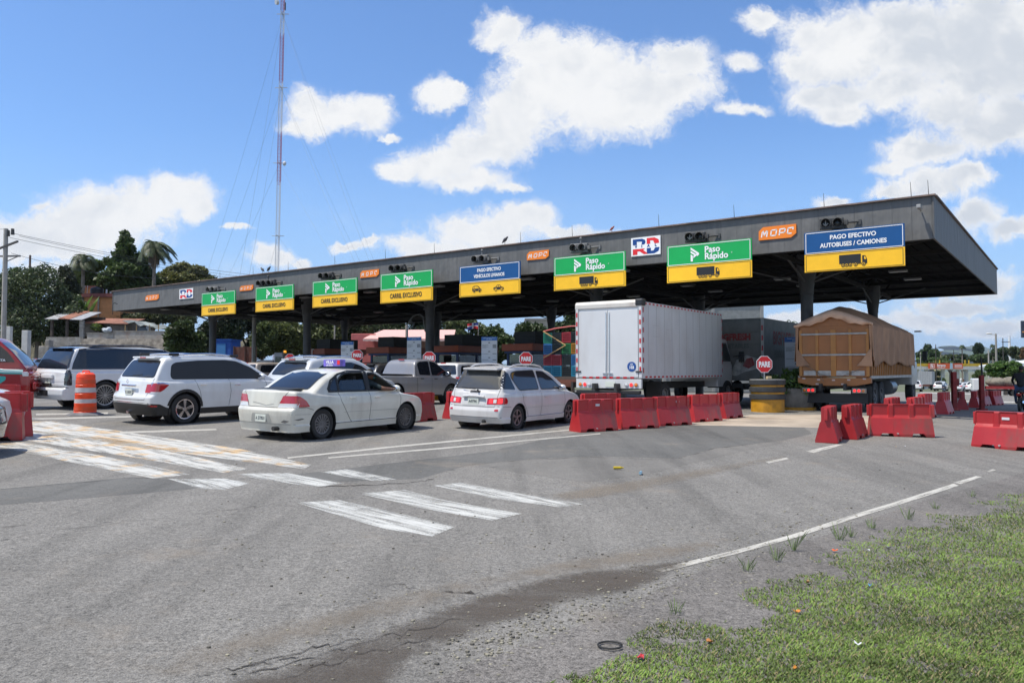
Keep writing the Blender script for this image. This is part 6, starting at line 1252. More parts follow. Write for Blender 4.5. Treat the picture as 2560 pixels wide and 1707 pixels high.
    # gathered side curtains at the rear corners and the lacing rope
    for sg in (-1, 1):
        b = MB(); M = Matrix.Translation((-.07, 0, 0)) @ REAR; x0 = Wd/2+.05; b.prism([(sg*x0, z1), (sg*(x0-.1), z1), (sg*(x0-.06), z1-.8), (sg*(x0-.34), z1-1.22), (sg*(x0-.5), z1-1.4), (sg*x0, z1-1.42)], 0, .05, M); b.build('side_curtain', tp, r, bevel=.015)
    b = MB(); b.tube([(-.14, .95, z0+.42), (-.15, .6, z0+.22), (-.15, .4, z0+.1), (-.14, .1, z0+.02), (-.14, -.2, z0+.0), (-.14, -.6, z0+.16), (-.14, -1.0, z0+.34)], .01, 5); b.tube([(-.15, .5, z0+.16), (-.16, .3, z0-.16)], .008, 5); b.build('rope', mat('rope_grey', (.2, .17, .14), .9), r)
    M = Matrix.Translation((-.13, 0, 0)) @ REAR
    for sg in (-1, 1):
        b = MB(); b.box((-.1, sg*.83, z0-.46), (.05, .46, .17)); h = b.build('lamp_board', mat('board_grey', (.3, .27, .22), .6), r, bevel=.01)
        for k, m in ((-.14, LAMB if sg > 0 else LLIT), (0, LLIT), (.14, LLIT if sg > 0 else LAMB)): round_lamp(r, M, -sg*.83+k, z0-.46, .052, m)
        b = MB(); b.box((.35, sg*.8, .55), (.03, .66, .62)); b.build('mud_flap', BLKP, r)
    b = MB(); b.box((.2, 0, .42), (.06, 2.1, .34)); b.build('underrun_bar', DARKM, r); chassis(r, Lb+1.8, .82)
    for x in (1.25, 2.45, Lb+1.1):
        for sg in (-1, 1): truck_wheel(r, x, sg*.96, .5, .3, sg)
    b = MB(); b.cone((3.6, -1.0, .75), (4.6, -1.0, .75), .28, .28, 18); b.build('fuel_tank', mat('tank_alloy', (.2, .2, .2), .35, .7), r, smooth=True)
    cb, _ = cab(r, Lb+.35, 2.3, .75, 2.1, mat('cab_pale', (.5, .5, .48), .3)); b = MB(); b.box((Lb+1.9, -1.2, 3.15), (.35, .25, .05)); b.build('visor_horn', BLKP, r)
    truck_place(r, 2181, 26.6, 54.6, Wd/2+.03); return r
def crate_truck():
    r = thing('crate_truck', 'flatbed truck stacked high with coloured plastic crates, ahead of the box truck', 'truck'); b = MB(); b.box((2.6, 0, 1.0), (5.2, 2.3, .12)); b.build('flatbed', mat('bed_dark', (.07, .05, .04), .7, dirt=((.2, .1, .05), .5, 2)), r, bevel=.01); chassis(r, 6.2)
    b = MB(); b.box((-.02, 0, .8), (.06, 2.3, .3)); b.build('tail_board', mat('board_rust', (.12, .04, .025), .7, var=.4, vscale=4), r)
    for sg in (-1, 1): round_lamp(r, Matrix.Translation((-.06, 0, 0)) @ REAR, sg*.7, .8, .06, LRED)
    b = MB(); 
    b.bar((-.06, 1.15, 2.95), (-.06, .05, 2.35), .06, .03); b.bar((-.06, .05, 2.35), (-.06, 1.12, 1.85), .06, .03); b.build('wooden_brace', mat('timber', (.42, .27, .12), .8), r); b = MB(); b.tube([(0, 1.15, 2.95), (0, .6, 3.05), (0, -.2, 3.12), (0, -1.1, 3.1)], .03, 6); b.build('red_pole', mat('pole_red', (.5, .1, .1), .6), r)
    for x in (1.2, 5.6):
        for sg in (-1, 1): truck_wheel(r, x, sg*.95, .44, .26, sg)
    cab(r, 5.3, 2.0, .65, 1.9, mat('cab_white', (0, 0, 0))); p = P(1381, 925, 32.5); truck_place(r, 1480, 31.2, 54, 1.15); r.location.z -= .0
    cols = [(.015, .18, .12), (.3, .02, .03), (.015, .02, .02), (.02, .12, .3), (.02, .20, .32), (.35, .16, .01), (.02, .15, .05)]; names = ['teal', 'red', 'black', 'dark blue', 'light blue', 'yellow', 'green']
    proto = {}; mw = Matrix.Translation(r.location) @ Matrix.Rotation(R(54), 4, 'Z')
    lay = [[4, 4, 2, 4, 3], [1, 1, 2, 3, 1], [3, 2, 6, 5, 2], [0, 2, 1, 2, 1]]; pos = ['bottom', 'second', 'third', 'top']
    for k in range(4):
        for j in range(5):
            ci = lay[k][j]
            for q in range(2):
                if ci not in proto:
                    t_ = thing('crate', '', 'crate'); b = MB(); w, d_, h = .42, .4, .44; m = mat('crate_'+names[ci].replace(' ', '_'), cols[ci], .5)
                    b.box((0, 0, .02), (d_, w, .03))
                    for z_ in (.08, .16, .24, .32, .41):
                        for s in (-1, 1): b.box((s*(d_/2-.01), 0, z_), (.02, w, .035 if z_ < .4 else .06)); b.box((0, s*(w/2-.01), z_), (d_-.04, .02, .035 if z_ < .4 else .06))
                    for s in (-1, 1):
                        for u in (-1, 1): b.box((s*(d_/2-.012), u*(w/2-.012), .22), (.03, .03, .43))
                    b.build('crate_shell', m, t_); b = MB(); b.box((0, 0, .2), (d_-.06, w-.06, .34)); b.build('crate_core', mat('core_'+names[ci].replace(' ', '_'), tuple(v*.35 for v in cols[ci]), .8), t_); proto[ci] = t_; o = t_  # inner box in a darker copy of the crate colour
                else: o = copy_tree(proto[ci])
                o.location = mw @ Vector((.25+q*.44, 1.0-j*.455, 1.07+k*.46)); o.rotation_euler = (0, 0, R(54))
                rowlab = ['left end', 'left of centre', 'middle', 'right of centre', 'right end'][j]
                o['label'] = '%s crate, %s layer, %s%s of the crate truck' % (names[ci], pos[k], rowlab, '' if q == 0 else ' second row'); o['group'] = 'crates stacked on the flatbed truck'
    return r
def edge_cars():
    # white hatch nose behind the near-left barrier, and the dark nose in front of it
    r, c = hatch('edge_white', 'white car nose with amber headlight behind the near-left red barrier', (.62, .63, .64), None, rail=False); d = R(16)
    for sg in (-1, 1): c.decal('headlight', roundpoly([(sg*.45, .60), (sg*.5, .74), (sg*.84, .80), (sg*.86, .62)], .03), 'f', LWHT, r, .008); c.decal('turn_signal', roundpoly([(sg*.7, .64), (sg*.7, .74), (sg*.83, .76), (sg*.84, .65)], .02), 'f', LAMB, r, .014)
    p = P(7, 925, 14.4); r.rotation_euler = (0, 0, d); f = Vector((math.cos(d), math.sin(d), 0)); l = Vector((-f.y, f.x, 0)); o = p-f*4.35+l*.75; r.location = (o.x, o.y, gz(o.x, o.y))
    r, c = hatch('edge_dark', 'dark car nose cut off by the left picture edge before the red barriers', (.02, .023, .028), None, rail=False); d = R(12)
    for sg in (-1, 1): c.decal('headlight', roundpoly([(sg*.45, .52), (sg*.5, .66), (sg*.84, .72), (sg*.86, .54)], .03), 'f', LWHT, r, .008)
    p = P(-62, 925, 12.1); r.rotation_euler = (0, 0, d); f = Vector((math.cos(d), math.sin(d), 0)); l = Vector((-f.y, f.x, 0)); o = p-f*4.32+l*.55; r.location = (o.x, o.y, gz(o.x, o.y))
def more_cars():
    pickup('beige_pickup', 'beige pickup with white canopy top behind the white SUV', (.42, .36, .31), True, ((676, 986), 57), dirt=.45)
    hatch('silver_suv', 'silver white crossover with roof rails just behind the sedan', (.52, .54, .56), ((800, 1030), 57.), metal=.0)
    hatch('dark_crossover', 'dark grey crossover between the silver crossover and the grey pickup', (.05, .05, .052), ((958, 998), 57.), dark=True)
    pickup('grey_pickup', 'dusty silver grey double cab pickup with bed lid behind red barriers', (.25, .25, .265), False, ((986, 1013), 55.), cover=True, dirt=.55, metal=.3, rough=.35)
    pickup('white_pickup', 'white pickup with camper top and maroon 4x4 mark', (.62, .62, .63), True, ((1175, 1002), 57.), decor='4x4')
    hatch('blue_car', 'blue silver car mostly hidden between the red truck and the two-tone SUV', (.10, .14, .24), ((130, 990), 50), dark=True)
    delta_truck(); edge_cars(); box_truck(); fresh_truck(); tarp_truck(); crate_truck()
more_cars()
# ================================================================ STREET FURNITURE
BRED = mat('barrier_red', (.42, .018, .022), .42, var=.12, vscale=1.6, dirt=((.16, .06, .05), .8, 2.6), bump=.12, bscale=9, fade=.22)
BTAPE = mat('tape_silver', (.62, .6, .62), .4)
def barrier_meshes(hz=1.):
    L, H = 1.22, .74*hz; S = []
    def sec(x, up, zb): S.append((x, up, zb))
    rec, rid = .078, .108
    for a, b in ((-.61, -.25), (-.17, .17), (.25, .61)):
        sec(a, rid, 0); sec(a+.025, rec, 0); sec(b-.025, rec, 0); sec(b, rid, 0)
    S.sort(); out = []
    for (x, up, zb) in S: out.append([x, up, zb])
    nt = [(-.40, -.2), (.2, .40)]
    xs = sorted(set([q[0] for q in out]+[q for n_ in nt for q in (n_[0]-.05, n_[0], n_[1], n_[1]+.05)]))
    V = []; F = []
    for x in xs:
        up = np.interp(x, [q[0] for q in out], [q[1] for q in out]); zb = 0.
        for a, b in nt:
            if a-.001 <= x <= b+.001: zb = .075
        prof = [(.235, zb), (.235, max(.055, zb)), (.135, H*.57), (.112, H*.585), (up, H*.66), (up, H*.965), (.095, H)]
        ring = [(-y, z) for y, z in prof]+[(y, z) for y, z in reversed(prof)]
        for y, z in ring: V.append((x*(1-.055*max(0, z-.05)/H), y*(1 if abs(x) < .58 else .94), z))
    n = 14
    for i in range(len(xs)-1):
        for j in range(n): F.append((i*n+j, i*n+(j+1) % n, (i+1)*n+(j+1) % n, (i+1)*n+j))
    F += [tuple(range(n)), tuple(reversed(range((len(xs)-1)*n, len(xs)*n)))]
    me = bpy.data.meshes.new('barrier_shell'); me.from_pydata(V, [], F); me.materials.append(BRED)
    bm = bmesh.new(); bm.from_mesh(me); bmesh.ops.recalc_face_normals(bm, faces=bm.faces); bm.to_mesh(me); bm.free(); return me
BMESH = {}
def barrier(p, ang, label, hz=1., tape=None, sx=1.):
    r = thing('plastic_barrier', label, 'barrier', p, ang, 'red plastic water-filled barriers')
    r.scale = (sx, 1, 1)
    if hz not in BMESH: BMESH[hz] = barrier_meshes(hz)
    o = bpy.data.objects.new('barrier_shell', BMESH[hz]); C.objects.link(o); o.parent = r; bv = o.modifiers.new('b', 'BEVEL'); bv.width = .01; bv.segments = 2; bv.limit_method = 'ANGLE'; bv.angle_limit = R(25)
    H = .74*hz; b = MB(); b.box((-.60, 0, H*.80), (.1, .07, H*.34)); b.build('coupling_tongue', BRED, r, bevel=.008)
    b = MB()
    for s in (-1, 1): b.box((.6, s*.075, H*.80), (.1, .035, H*.36))
    b.box((.6, 0, H*.61), (.09, .185, .03)); b.build('coupling_slot', BRED, r, bevel=.006)
    b = MB(); b.cone((-.1, -.226, .07), (-.1, -.25, .075), .022, .02, 10); b.build('drain_plug', mat('plug_pale', (.35, .25, .25), .6), r)
    if tape: b = MB(); b.box((tape, -.083, H*.82), (.13, .012, .05)); b.build('reflective_sticker', BTAPE, r)
    return r
def barrier_px(a, b_, label, hz=1., tape=None, flip=False):
    A, B = G(*a), G(*b_); d = (B-A).normalized(); n = Vector((-d.y, d.x, 0)); n.normalize(); c = (A+B)/2+n*.235; c.z = gz(c.x, c.y)
    return barrier(c, math.atan2(d.y, d.x)+(math.pi if flip else 0), label, hz, tape, 1.1 if 'broadside' in label or 'near-left' in label or 'cut by' in label else (.92 if 'row' in label or 'fourth' in label else 1.))
barrier_px((1442, 1082), (1557, 1076), 'red barrier nearest the white van, with pale sticker, first of the row', tape=.05)
barrier_px((1556, 1074), (1652, 1070), 'second red barrier of the row in front of the box truck', tape=None)
barrier_px((1650, 1066), (1733, 1062), 'middle red barrier of the row of five before the box truck', tape=.2)
barrier_px((1737, 1056), (1810, 1052), 'fourth red barrier of the row, left of the last one', tape=None)
barrier_px((1808, 1049), (1868, 1042), 'last red barrier of the row, nearest the striped round pillar', tape=None)
barrier_px((2182, 1089.6), (2335, 1094.5), 'broadside red barrier standing alone right of the angled pair', tape=None)
barrier_px((2446, 1117), (2585, 1131), 'red barrier with white sticker cut by the right picture edge', tape=-.05)
def barrier_end(px, py, ang, label, hz=1.):               # near end at an image point, running away
    g = G(px, py); d = Vector((math.cos(R(ang)), math.sin(R(ang)), 0)); c = g+d*.61; c.z = gz(c.x, c.y); return barrier(c, R(ang), label, hz)
barrier_end(2066, 1107.5, 62, 'left red barrier of the angled pair seen end-on at right'); barrier_end(2116, 1098, 55, 'right red barrier of the angled pair, tucked behind its neighbour')
barrier_end(2352, 1035, 52, 'dark red barrier left of the tall red post'); barrier_end(2406, 1024, 64, 'red barrier end-on just right of the tall red post')
barrier_end(2434, 1019, 56, 'red barrier in shade behind the end-on one, right of the tall post'); barrier_px((2455, 1015), (2490, 1013), 'shaded red barrier at the foot of the short red post'); barrier_px((2486, 1013), (2516, 1012), 'rightmost shaded red barrier, in front of the hay truck')
for (px, Y, a, lab) in [(2216, 20.9, 54, 'small red barrier top peeping over the broadside barrier, left one'), (2272, 21.4, 50, 'red barrier behind the broadside one, nearest the truck wheels'), (2300, 24.0, 52, 'red barrier standing furthest of those behind the broadside one')]:
    p = P(px, 925, Y); d = Vector((math.cos(R(a)), math.sin(R(a)), 0)); c = p+d*.7; c.z = gz(c.x, c.y); barrier(c, R(a), lab)
barrier_px((1012, 1058), (1099, 1050), 'red barrier behind the sedan bonnet, left of the van'); barrier_end(1122, 1047, 60, 'red barrier end-on between the sedan and the white van')
p = P(1500, 925, 21.6); p.z = gz(p.x, p.y); barrier(p, R(30), 'red barrier half hidden behind the first of the row, below the truck bumper')
barrier_px((-105, 1106), (1, 1103), 'near-left red barrier, foremost at the picture edge', 1.2); barrier_px((-52, 1098), (20, 1094), 'near-left red barrier standing just behind the foremost one', 1.2, flip=True)
barrier_px((-86, 1052), (5, 1050), 'small red barrier behind the near-left pair, before the red truck', 1.15)

def drum():
    g = G(213, 1037); r = thing('traffic_drum', 'orange traffic drum with silver bands on a grey rubber base', 'traffic drum', g); o = mat('drum_orange', (.85, .065, .01), .4, var=.08, vscale=6)
    b = MB(); b.lathe([(.47, 0), (.45, .02), (.30, .075), (.28, .075)], 8, Matrix.Rotation(R(22), 4, 'Z')); b.build('rubber_base', mat('rubber_grey', (.13, .13, .14), .8, var=.3), r)
    prof = [(.285, .03)]; 
    for k in range(4): z = .05+k*.24; q = .275-k*.012; prof += [(q+.006, z), (q+.006, z+.03), (q-.004, z+.04), (q-.01, z+.225)]
    prof += [(.235, 1.0), (.22, 1.08), (.16, 1.13), (.001, 1.14)]; b = MB(); b.lathe(prof, 32); b.build('drum_body', o, r, smooth=True)
    for z, q in ((.30, .268), (.60, .255)): b = MB(); b.lathe([(q, z), (q-.005, z+.13)], 32); b.build('reflective_band', mat('band_silver', (.5, .47, .47), .35, .1, var=.1, vscale=8), r, smooth=True)
    for z, q in ((.09, .278), (.81, .243)): b = MB(); b.lathe([(q, z+.03), (q-.005, z+.13)], 32); b.build('orange_band', mat('band_orange', (.62, .07, .015), .35), r, smooth=True)
    b = MB(); b.tube([(-.1, 0, 1.13), (-.08, 0, 1.17), (.08, 0, 1.17), (.1, 0, 1.13)], .02, 8); b.build('handle', o, r, smooth=True); b = MB(); b.box((0, -.17, 1.11), (.12, .004, .05), rx=R(-20)); b.build('sticker', BTAPE, r)
drum()
def octagon(r_): return [(r_*math.cos(R(22.5+45*i)), r_*math.sin(R(22.5+45*i))) for i in range(8)]
def stop_sign(px, Y, py, label, s=.27, pole=True, zbase=None, ang=0.):
    c = P(px, py, Y); g = gz(c.x, c.y) if zbase is None else zbase; r = thing('stop_sign', label, 'stop sign', (c.x, c.y, g), 0, 'PARE stop signs'); h = c.z-g
    M = Matrix.Translation((0, 0, h)) @ Matrix.Rotation(R(8+ang), 4, 'Z') @ Matrix(((1, 0, 0, 0), (0, 0, -1, 0), (0, 1, 0, 0), (0, 0, 0, 1)))
    b = MB(); b.prism(octagon(s), -.006, .0, M); b.build('sign_plate', WHT, r); b = MB(); flat(b, octagon(s*.93), .003, M); b.build('red_face', mat('stop_red', (.62, .012, .018), .4), r, rec=False)
    b = MB(); text_mb(b, 'PARE', s*.82, M @ Matrix.Translation((0, -.01, .006)), .014, .72); b.build('lettering', WHT, r, rec=False); b = MB(); b.cone((0, .03, 0), (0, .03, h-s*.8), .028, .028, 10); b.build('post', mat('post_galvanised', (.35, .35, .35), .4, .6), r); return r
def striped_pillar(px, Y, label, s=1.):
    c = P(px, 925, Y); g = gz(c.x, c.y); r = thing('crash_pillar', label, 'pillar', (c.x, c.y, g), 0, 'round yellow and black island pillars'); yl = mat('pillar_yellow', (.46, .22, .01), .5, var=.2, vscale=4, dirt=((.15, .09, .03), .5, 3)); bk = mat('pillar_black', (.035, .037, .04), .6, var=.3)
    q = .54; b = MB(); b.lathe([(q, 0), (q, 1.05), (.001, 1.05)], 36); b.build('pillar_core', yl, r, smooth=True)
    for z in (.42, .66, .90): b = MB(); b.lathe([(q, z), (q+.045, z+.02), (q+.05, z+.16), (q, z+.18)], 36); b.build('rubber_ring', bk, r, smooth=True)
    b = MB(); b.lathe([(q+.03, 1.05), (q+.03, 1.09), (.001, 1.09)], 36); b.build('cap', mat('cap_grey', (.25, .25, .25), .6), r, smooth=True); b = MB(); b.box((-.02, -.2, 1.14), (.16, .14, .1), rz=.2); b.build('sign_footing', mat('stone_buff', (.42, .33, .2), .8), r, bevel=.02); return r, g+1.09
r_, z_ = striped_pillar(1918, 26.2, 'round black and yellow striped pillar carrying the nearest stop sign')
stop_sign(1911, 26.0, 910.5, 'stop sign nearest the tarpaulin truck, on the striped pillar', .30, zbase=z_)
for px, Y, py, lab in [(1315, 31.6, 897, 'stop sign above the white van roof'), (1073, 34.4, 894.5, 'stop sign right of the grey pickup cab, before the thick columns'), (893, 38.5, 888, 'stop sign beside the leftmost tariff board'), (725, 43., 897, 'leftmost stop sign, half hidden behind the silver crossover')]:
    r_, z_ = striped_pillar(px, Y+.3, 'round black and yellow pillar under the '+lab.split(',')[0]); stop_sign(px, Y, py, lab, .30, zbase=z_)
LEAFS = {}
def leafmat(name, col, isl=.5): return mat(name, col, .55, island=isl, sub=.25, var=.35, vscale=.6)
def leaves(name, blobs, n, size, m, parent=None, flat_=.0, origin=(0, 0, 0), fill=.55, seed=1):
    """leaf cloud: blobs = (x,y,z,rx,ry,rz); many small folded leaf clumps spread over the shells and through the volume"""
    g = np.random.default_rng(seed); B = np.array(blobs, float); vol = B[:, 3]*B[:, 4]*B[:, 5]; vol = vol**.8; k = g.choice(len(B), n, p=vol/vol.sum()); b = B[k]
    d = g.normal(size=(n, 3)); d /= np.linalg.norm(d, axis=1, keepdims=True); rr = np.where(g.random(n) < fill, .82+.22*g.random(n), g.random(n)**.45)
    lump = 1+.16*np.sin(d[:, 0]*9+k*2)*np.sin(d[:, 2]*8+k)+.12*np.sin(d[:, 1]*15+k*3.3)*np.sin(d[:, 2]*17)
    c = b[:, :3]+d*b[:, 3:6]*(rr*lump)[:, None]
    u = g.normal(size=(n, 3))+d*.3; u /= np.linalg.norm(u, axis=1, keepdims=True); t = np.cross(u, g.normal(size=(n, 3))); t /= np.maximum(np.linalg.norm(t, axis=1, keepdims=True), 1e-6); s = size*(.6+.8*g.random(n))[:, None]
    V = np.zeros((n, 4, 3)); V[:, 0] = c-u*s; V[:, 1] = c+t*s*.5; V[:, 2] = c+u*s; V[:, 3] = c-t*s*.5+np.cross(u, t)*s*.25
    return quads_obj(name, V-np.array(origin), m, parent)
def broad_tree(px, py_top, py_bot, wpx, Y, label, col=(.05, .085, .025), n=9000, size=.16, lobes=None, group=None, trunk=True, name='tree', seed=1, thick=.8, base=None, nb=14):
    """crown spans wpx and py_top..py_bot at depth Y; lobes (optional) in pixels: (x,y,rx,ry)"""
    k = Y/FOC; g = np.random.default_rng(seed); z1, z0 = P(px, py_top, Y).z, P(px, py_bot, Y).z; x0 = (px-1280)*k; w = wpx*k/2; h = (z1-z0)/2
    if lobes: B = [((a-1280)*k, Y+g.uniform(-.4, .4)*w*thick, P(a, b, Y).z, c*k, c*k*.9, d*k) for a, b, c, d in lobes]
    else:
        B = []
        for i in range(nb):
            a = g.uniform(0, 6.28); e = g.uniform(-1, 1); q = math.sqrt(1-e*e)*.62; B.append((x0+w*q*math.cos(a), Y+w*thick*q*math.sin(a), (z0+z1)/2+h*.6*e, w*g.uniform(.28, .45), w*g.uniform(.28, .45), h*g.uniform(.28, .42)))
    gr = gz(x0, Y) if base is None else base; r = thing(name, label, 'tree', (x0, Y, gr), 0, group); leaves('crown', B, n, size, leafmat('leaf_%02d%02d%02d' % tuple(int(c*100) for c in col), col), r, origin=(x0, Y, gr), seed=seed)
    if trunk:
        b = MB(); zc = (z0+z1)/2-gr; b.cone((0, 0, -.3), (0, 0, zc*.7), w*.09+.06, w*.05+.05, 9)
        for i in range(6): q = B[(i*5) % len(B)]; b.cone((0, 0, zc*.5), (q[0]-x0, q[1]-Y, q[2]-gr), w*.04+.03, .02, 6)
        b.build('trunk', mat('bark', (.10, .08, .06), .9, var=.3), r, smooth=True)
    return r
def palm(px, py, Y, rpx, label, col=(.05, .08, .03), n=20, seed=1, wind=.35, base=None, name='palm_tree', thatch=False):
    g = random.Random(seed); k = Y/FOC; c = P(px, py, Y); gr = gz(c.x, Y) if base is None else base; r = thing(name, label, 'tree', (c.x, Y, gr), 0); h = c.z-gr; rad = rpx*k; V = []
    for i in range(n):
        a = 6.283*i/n+g.uniform(-.2, .2); el = g.uniform(-.25, 1.25); L = rad*g.uniform(.85, 1.2); m = 16; spine = []
        dx, dy = math.cos(a)*math.cos(el), math.sin(a)*math.cos(el); dz = math.sin(el); p = Vector((0, 0, h)); vel = Vector((dx, dy, dz))
        for j in range(m+1): spine.append(p.copy()); p = p+vel.normalized()*(L/m); vel += Vector((wind*.12, 0, -.16-.05*j/m))
        for j in range(1, m):
            t = (spine[j+1]-spine[j-1]).normalized(); s = t.cross(Vector((0, 0, 1))); s = s.normalized() if s.length > .01 else Vector((1, 0, 0)); ll = L*.30*math.sin(math.pi*min(1, (j+1.5)/(m+2)))**.7
            for sg in (-1, 1):
                for q in (0, .5):
                    o = spine[j].lerp(spine[j+1], q); w = t*L*.011; e = o+s*sg*ll*.75+t*ll*.55+Vector((0, 0, -ll*.38)); mid = (o+e)/2+Vector((0, 0, ll*.07)); V.append([o-w, o+w, mid+w*1.5, mid-w*1.5]); V.append([mid-w*1.5, mid+w*1.5, e+w*.2, e-w*.2])
        for j in range(m): V.append([spine[j]+Vector((0, 0, .02)), spine[j]-Vector((0, 0, .02)), spine[j+1]-Vector((0, 0, .015)), spine[j+1]+Vector((0, 0, .015))])
    quads_obj('fronds', np.array([[tuple(q) for q in v] for v in V]), leafmat('leaf_%02d%02d%02d' % tuple(int(c_*100) for c_ in col), col, .35), r)
    b = MB(); b.cone((0, 0, -.3), (0, 0, h*.5), .24, .19, 10); b.cone((0, 0, h*.5), (.02, 0, h-.02), .19, .16, 10); b.build('trunk', mat('bark_pale', (.19, .16, .13), .9, var=.3, vscale=5), r, smooth=True)
    if thatch:
        V = []
        for i in range(260): a = g.uniform(0, 6.28); z = h-g.uniform(0, rad*.55); q = g.uniform(.1, .35)*rad*.7; o = Vector((math.cos(a)*q, math.sin(a)*q, z)); w = Vector((-math.sin(a), math.cos(a), 0))*.05; V.append([o-w, o+w, o+w*.4-Vector((0, 0, rad*.4)), o-w*.4-Vector((0, 0, rad*.42))])
        quads_obj('dry_fronds', np.array([[tuple(q) for q in v] for v in V]), mat('dry_frond', (.20, .15, .11), .9, island=.4), r)
    return r
# planter and shrub behind the striped pillar
def planter():
    c = P(1990, 925, 28.6); g = gz(c.x, c.y); r = thing('planter', 'round grey concrete planter beside the tarpaulin truck', 'planter', (c.x, c.y, g)); b = MB(); b.lathe([(.5, 0), (.58, .1), (.68, .78), (.63, .8), (.58, .68), (.001, .66)], 30); b.build('bowl', mat('planter_grey', (.20, .19, .17), .8, var=.2, dirt=((.1, .09, .07), .5, 2)), r, smooth=True); b = MB(); b.lathe([(.68, -.02), (.68, .1), (.5, .12)], 30); b.build('kerb_ring', mat('pillar_yellow', (0, 0, 0)), r)
    s = thing('shrub', 'leafy bright green shrub growing out of the round planter', 'shrub', (c.x, c.y, g+.6)); leaves('foliage', [(0, 0, .35, .8, .7, .5), (-.9, -.2, .25, .6, .5, .38), (.6, .1, .65, .5, .5, .5), (-1.3, -.5, .2, .45, .4, .3)], 2600, .085, leafmat('leaf_shrub', (.085, .15, .035)), s, seed=5)
    b = MB(); 
    for i in range(7): a = i*.9; b.cone((0, 0, 0), (math.cos(a)*.5-.3, math.sin(a)*.4, .5), .02, .01, 5)
    b.build('stems', mat('bark', (.10, .08, .06)), s)
planter()
# tariff boards
def tariff_board(px, Y, top, bot, w, label):
    c = P(px, top, Y); zt = c.z; zb = P(px, bot, Y).z; g = gz(c.x, c.y); r = thing('tariff_board', label, 'board', (c.x, c.y, g), 0, 'white toll tariff boards'); H = zt-zb; M = Matrix.Translation((0, 0, zb-g+H/2)) @ Matrix.Rotation(R(-22), 4, 'Z') @ Matrix(((1, 0, 0, 0), (0, 0, -1, 0), (0, 1, 0, 0), (0, 0, 0, 1)))
    b = MB(); b.X = M; b.box((0, 0, -.03), (w, H, .06)); b.build('panel', mat('board_white', (.55, .56, .57), .5), r, bevel=.005); b = MB(); flat(b, [(-w/2, H/2-.22*w*1.0), (w/2, H/2-.22*w), (w/2, H/2), (-w/2, H/2)], .003, M); b.build('blue_header', mat('header_blue', (.02, .12, .38), .5), r, rec=False)
    l = MB(); text_mb(l, 'TARIFA PARA EL PAGO\nDEL PEAJE', w*.082, M @ Matrix.Translation((0, H/2-.11*w, .006)), .001, .95); l.build('header_lettering', mat('header_ink', (.5, .6, .7), .5), r, rec=False); k = MB(); y = H/2-.36*w
    for i in range(4):
        flat(k, [(-.08*w, y), (.08*w, y), (.05*w, y+.035), (-.04*w, y+.035)], .004, M)
        for j in range(4 if i == 0 else 1): yy = y-.12*w-j*.055*w; flat(k, [(-.46*w, yy), (-.18*w if j % 2 else -.05*w, yy), (-.18*w if j % 2 else -.05*w, yy+.012), (-.46*w, yy+.012)], .004, M); flat(k, [(.22*w, yy-.005), (.46*w, yy-.005), (.46*w, yy+.02), (.22*w, yy+.02)], .004, M)
        y -= .52*w if i == 0 else .36*w
    k.build('tariff_lines', BLK, r, rec=False); b = MB()
    for s in (-.4, .4): b.cone(M @ Vector((s*w, -H/2, -.03)), M @ Vector((s*w, -(zb-g+H/2)-.05, -.03)), .025, .025, 8)
    b.build('leg', DARKM, r)
tariff_board(868, 41.5, 854, 905, .78, 'leftmost white tariff board, left of the pink building'); tariff_board(1035, 39, 842, 905, .80, 'white tariff board in front of the pink striped awning'); tariff_board(1223, 36.2, 842, 912, .79, 'white tariff board between two toll booths, before dark trees'); tariff_board(1990, 30.6, 843, 919, .85, 'white tariff board between the grey truck and the tarpaulin truck')
# toll booths on their islands
def booth(x, y, label):
    g = gz(x, y); r = thing('toll_booth', label, 'toll booth', (x, y, g), AV, 'toll booths under the canopy'); bl = mat('booth_blue', (.015, .035, .12), .5, var=.15); og = mat('booth_orange', (.34, .06, .012), .5, var=.1); gl = glass_mat('booth_glass', (.03, .035, .03), .6)
    b = MB(); b.box((0, 0, .55), (3.2, 1.5, 1.0)); b.build('base_wall', bl, r, bevel=.01)
    for x_, y_ in ((-1.55, -.7), (-1.55, .7), (1.55, -.7), (1.55, .7), (.1, -.7), (.1, .7)): b = MB(); b.box((x_, y_, 1.66), (.12, .12, 1.3)); b.build('corner_post', bl, r)
    for s in (-1, 1): b = MB(); b.box((-.7, s*.7, 1.66), (1.35, .02, 1.2)); b.box((.85, s*.7, 1.66), (1.25, .02, 1.2)); b.build('side_glass', gl, r)
    b = MB(); b.box((-1.56, 0, 1.66), (.02, 1.25, 1.2)); b.build('end_glass', gl, r); b = MB(); b.box((0, 0, 2.36), (3.4, 1.7, .1)); b.build('blue_band', bl, r); b = MB(); b.box((0, 0, 2.6), (3.6, 1.9, .36)); b.build('orange_fascia', og, r, bevel=.02)
    b = MB(); b.box((.1, 0, 3.1), (2.4, 1.3, .62)); 
    for z in (2.95, 3.1, 3.25): b.box((.1, -.66, z), (2.2, .03, .05)); b.box((-1.12, 0, z), (.03, 1.1, .05))
    b.build('roof_unit', mat('unit_dark', (.03, .03, .03), .7), r, bevel=.01)
    b = MB(); b.box((.9, .2, 1.3), (.5, .8, .6)); b.build('counter', INTR, r)
booth(1.3, 40.4, 'toll booth with orange fascia left of the crate truck'); booth(-2.6, 44., 'toll booth with orange fascia right of the thick twin columns'); booth(-6.9, 47.5, 'toll booth in front of the pink building awning'); booth(-11.6, 51.5, 'leftmost toll booth, half hidden by the tariff board')
def island(x, y, i):
    o = MB(); o.box((0, 0, .0), (15, 1.9, .42)); e = o.build('traffic_island', mat('island_concrete', (.26, .24, .21), .85, var=.2), None, bevel=.03); e.location = (x, y, gz(x, y)); e.rotation_euler = (0, 0, AV); e['kind'] = 'structure'
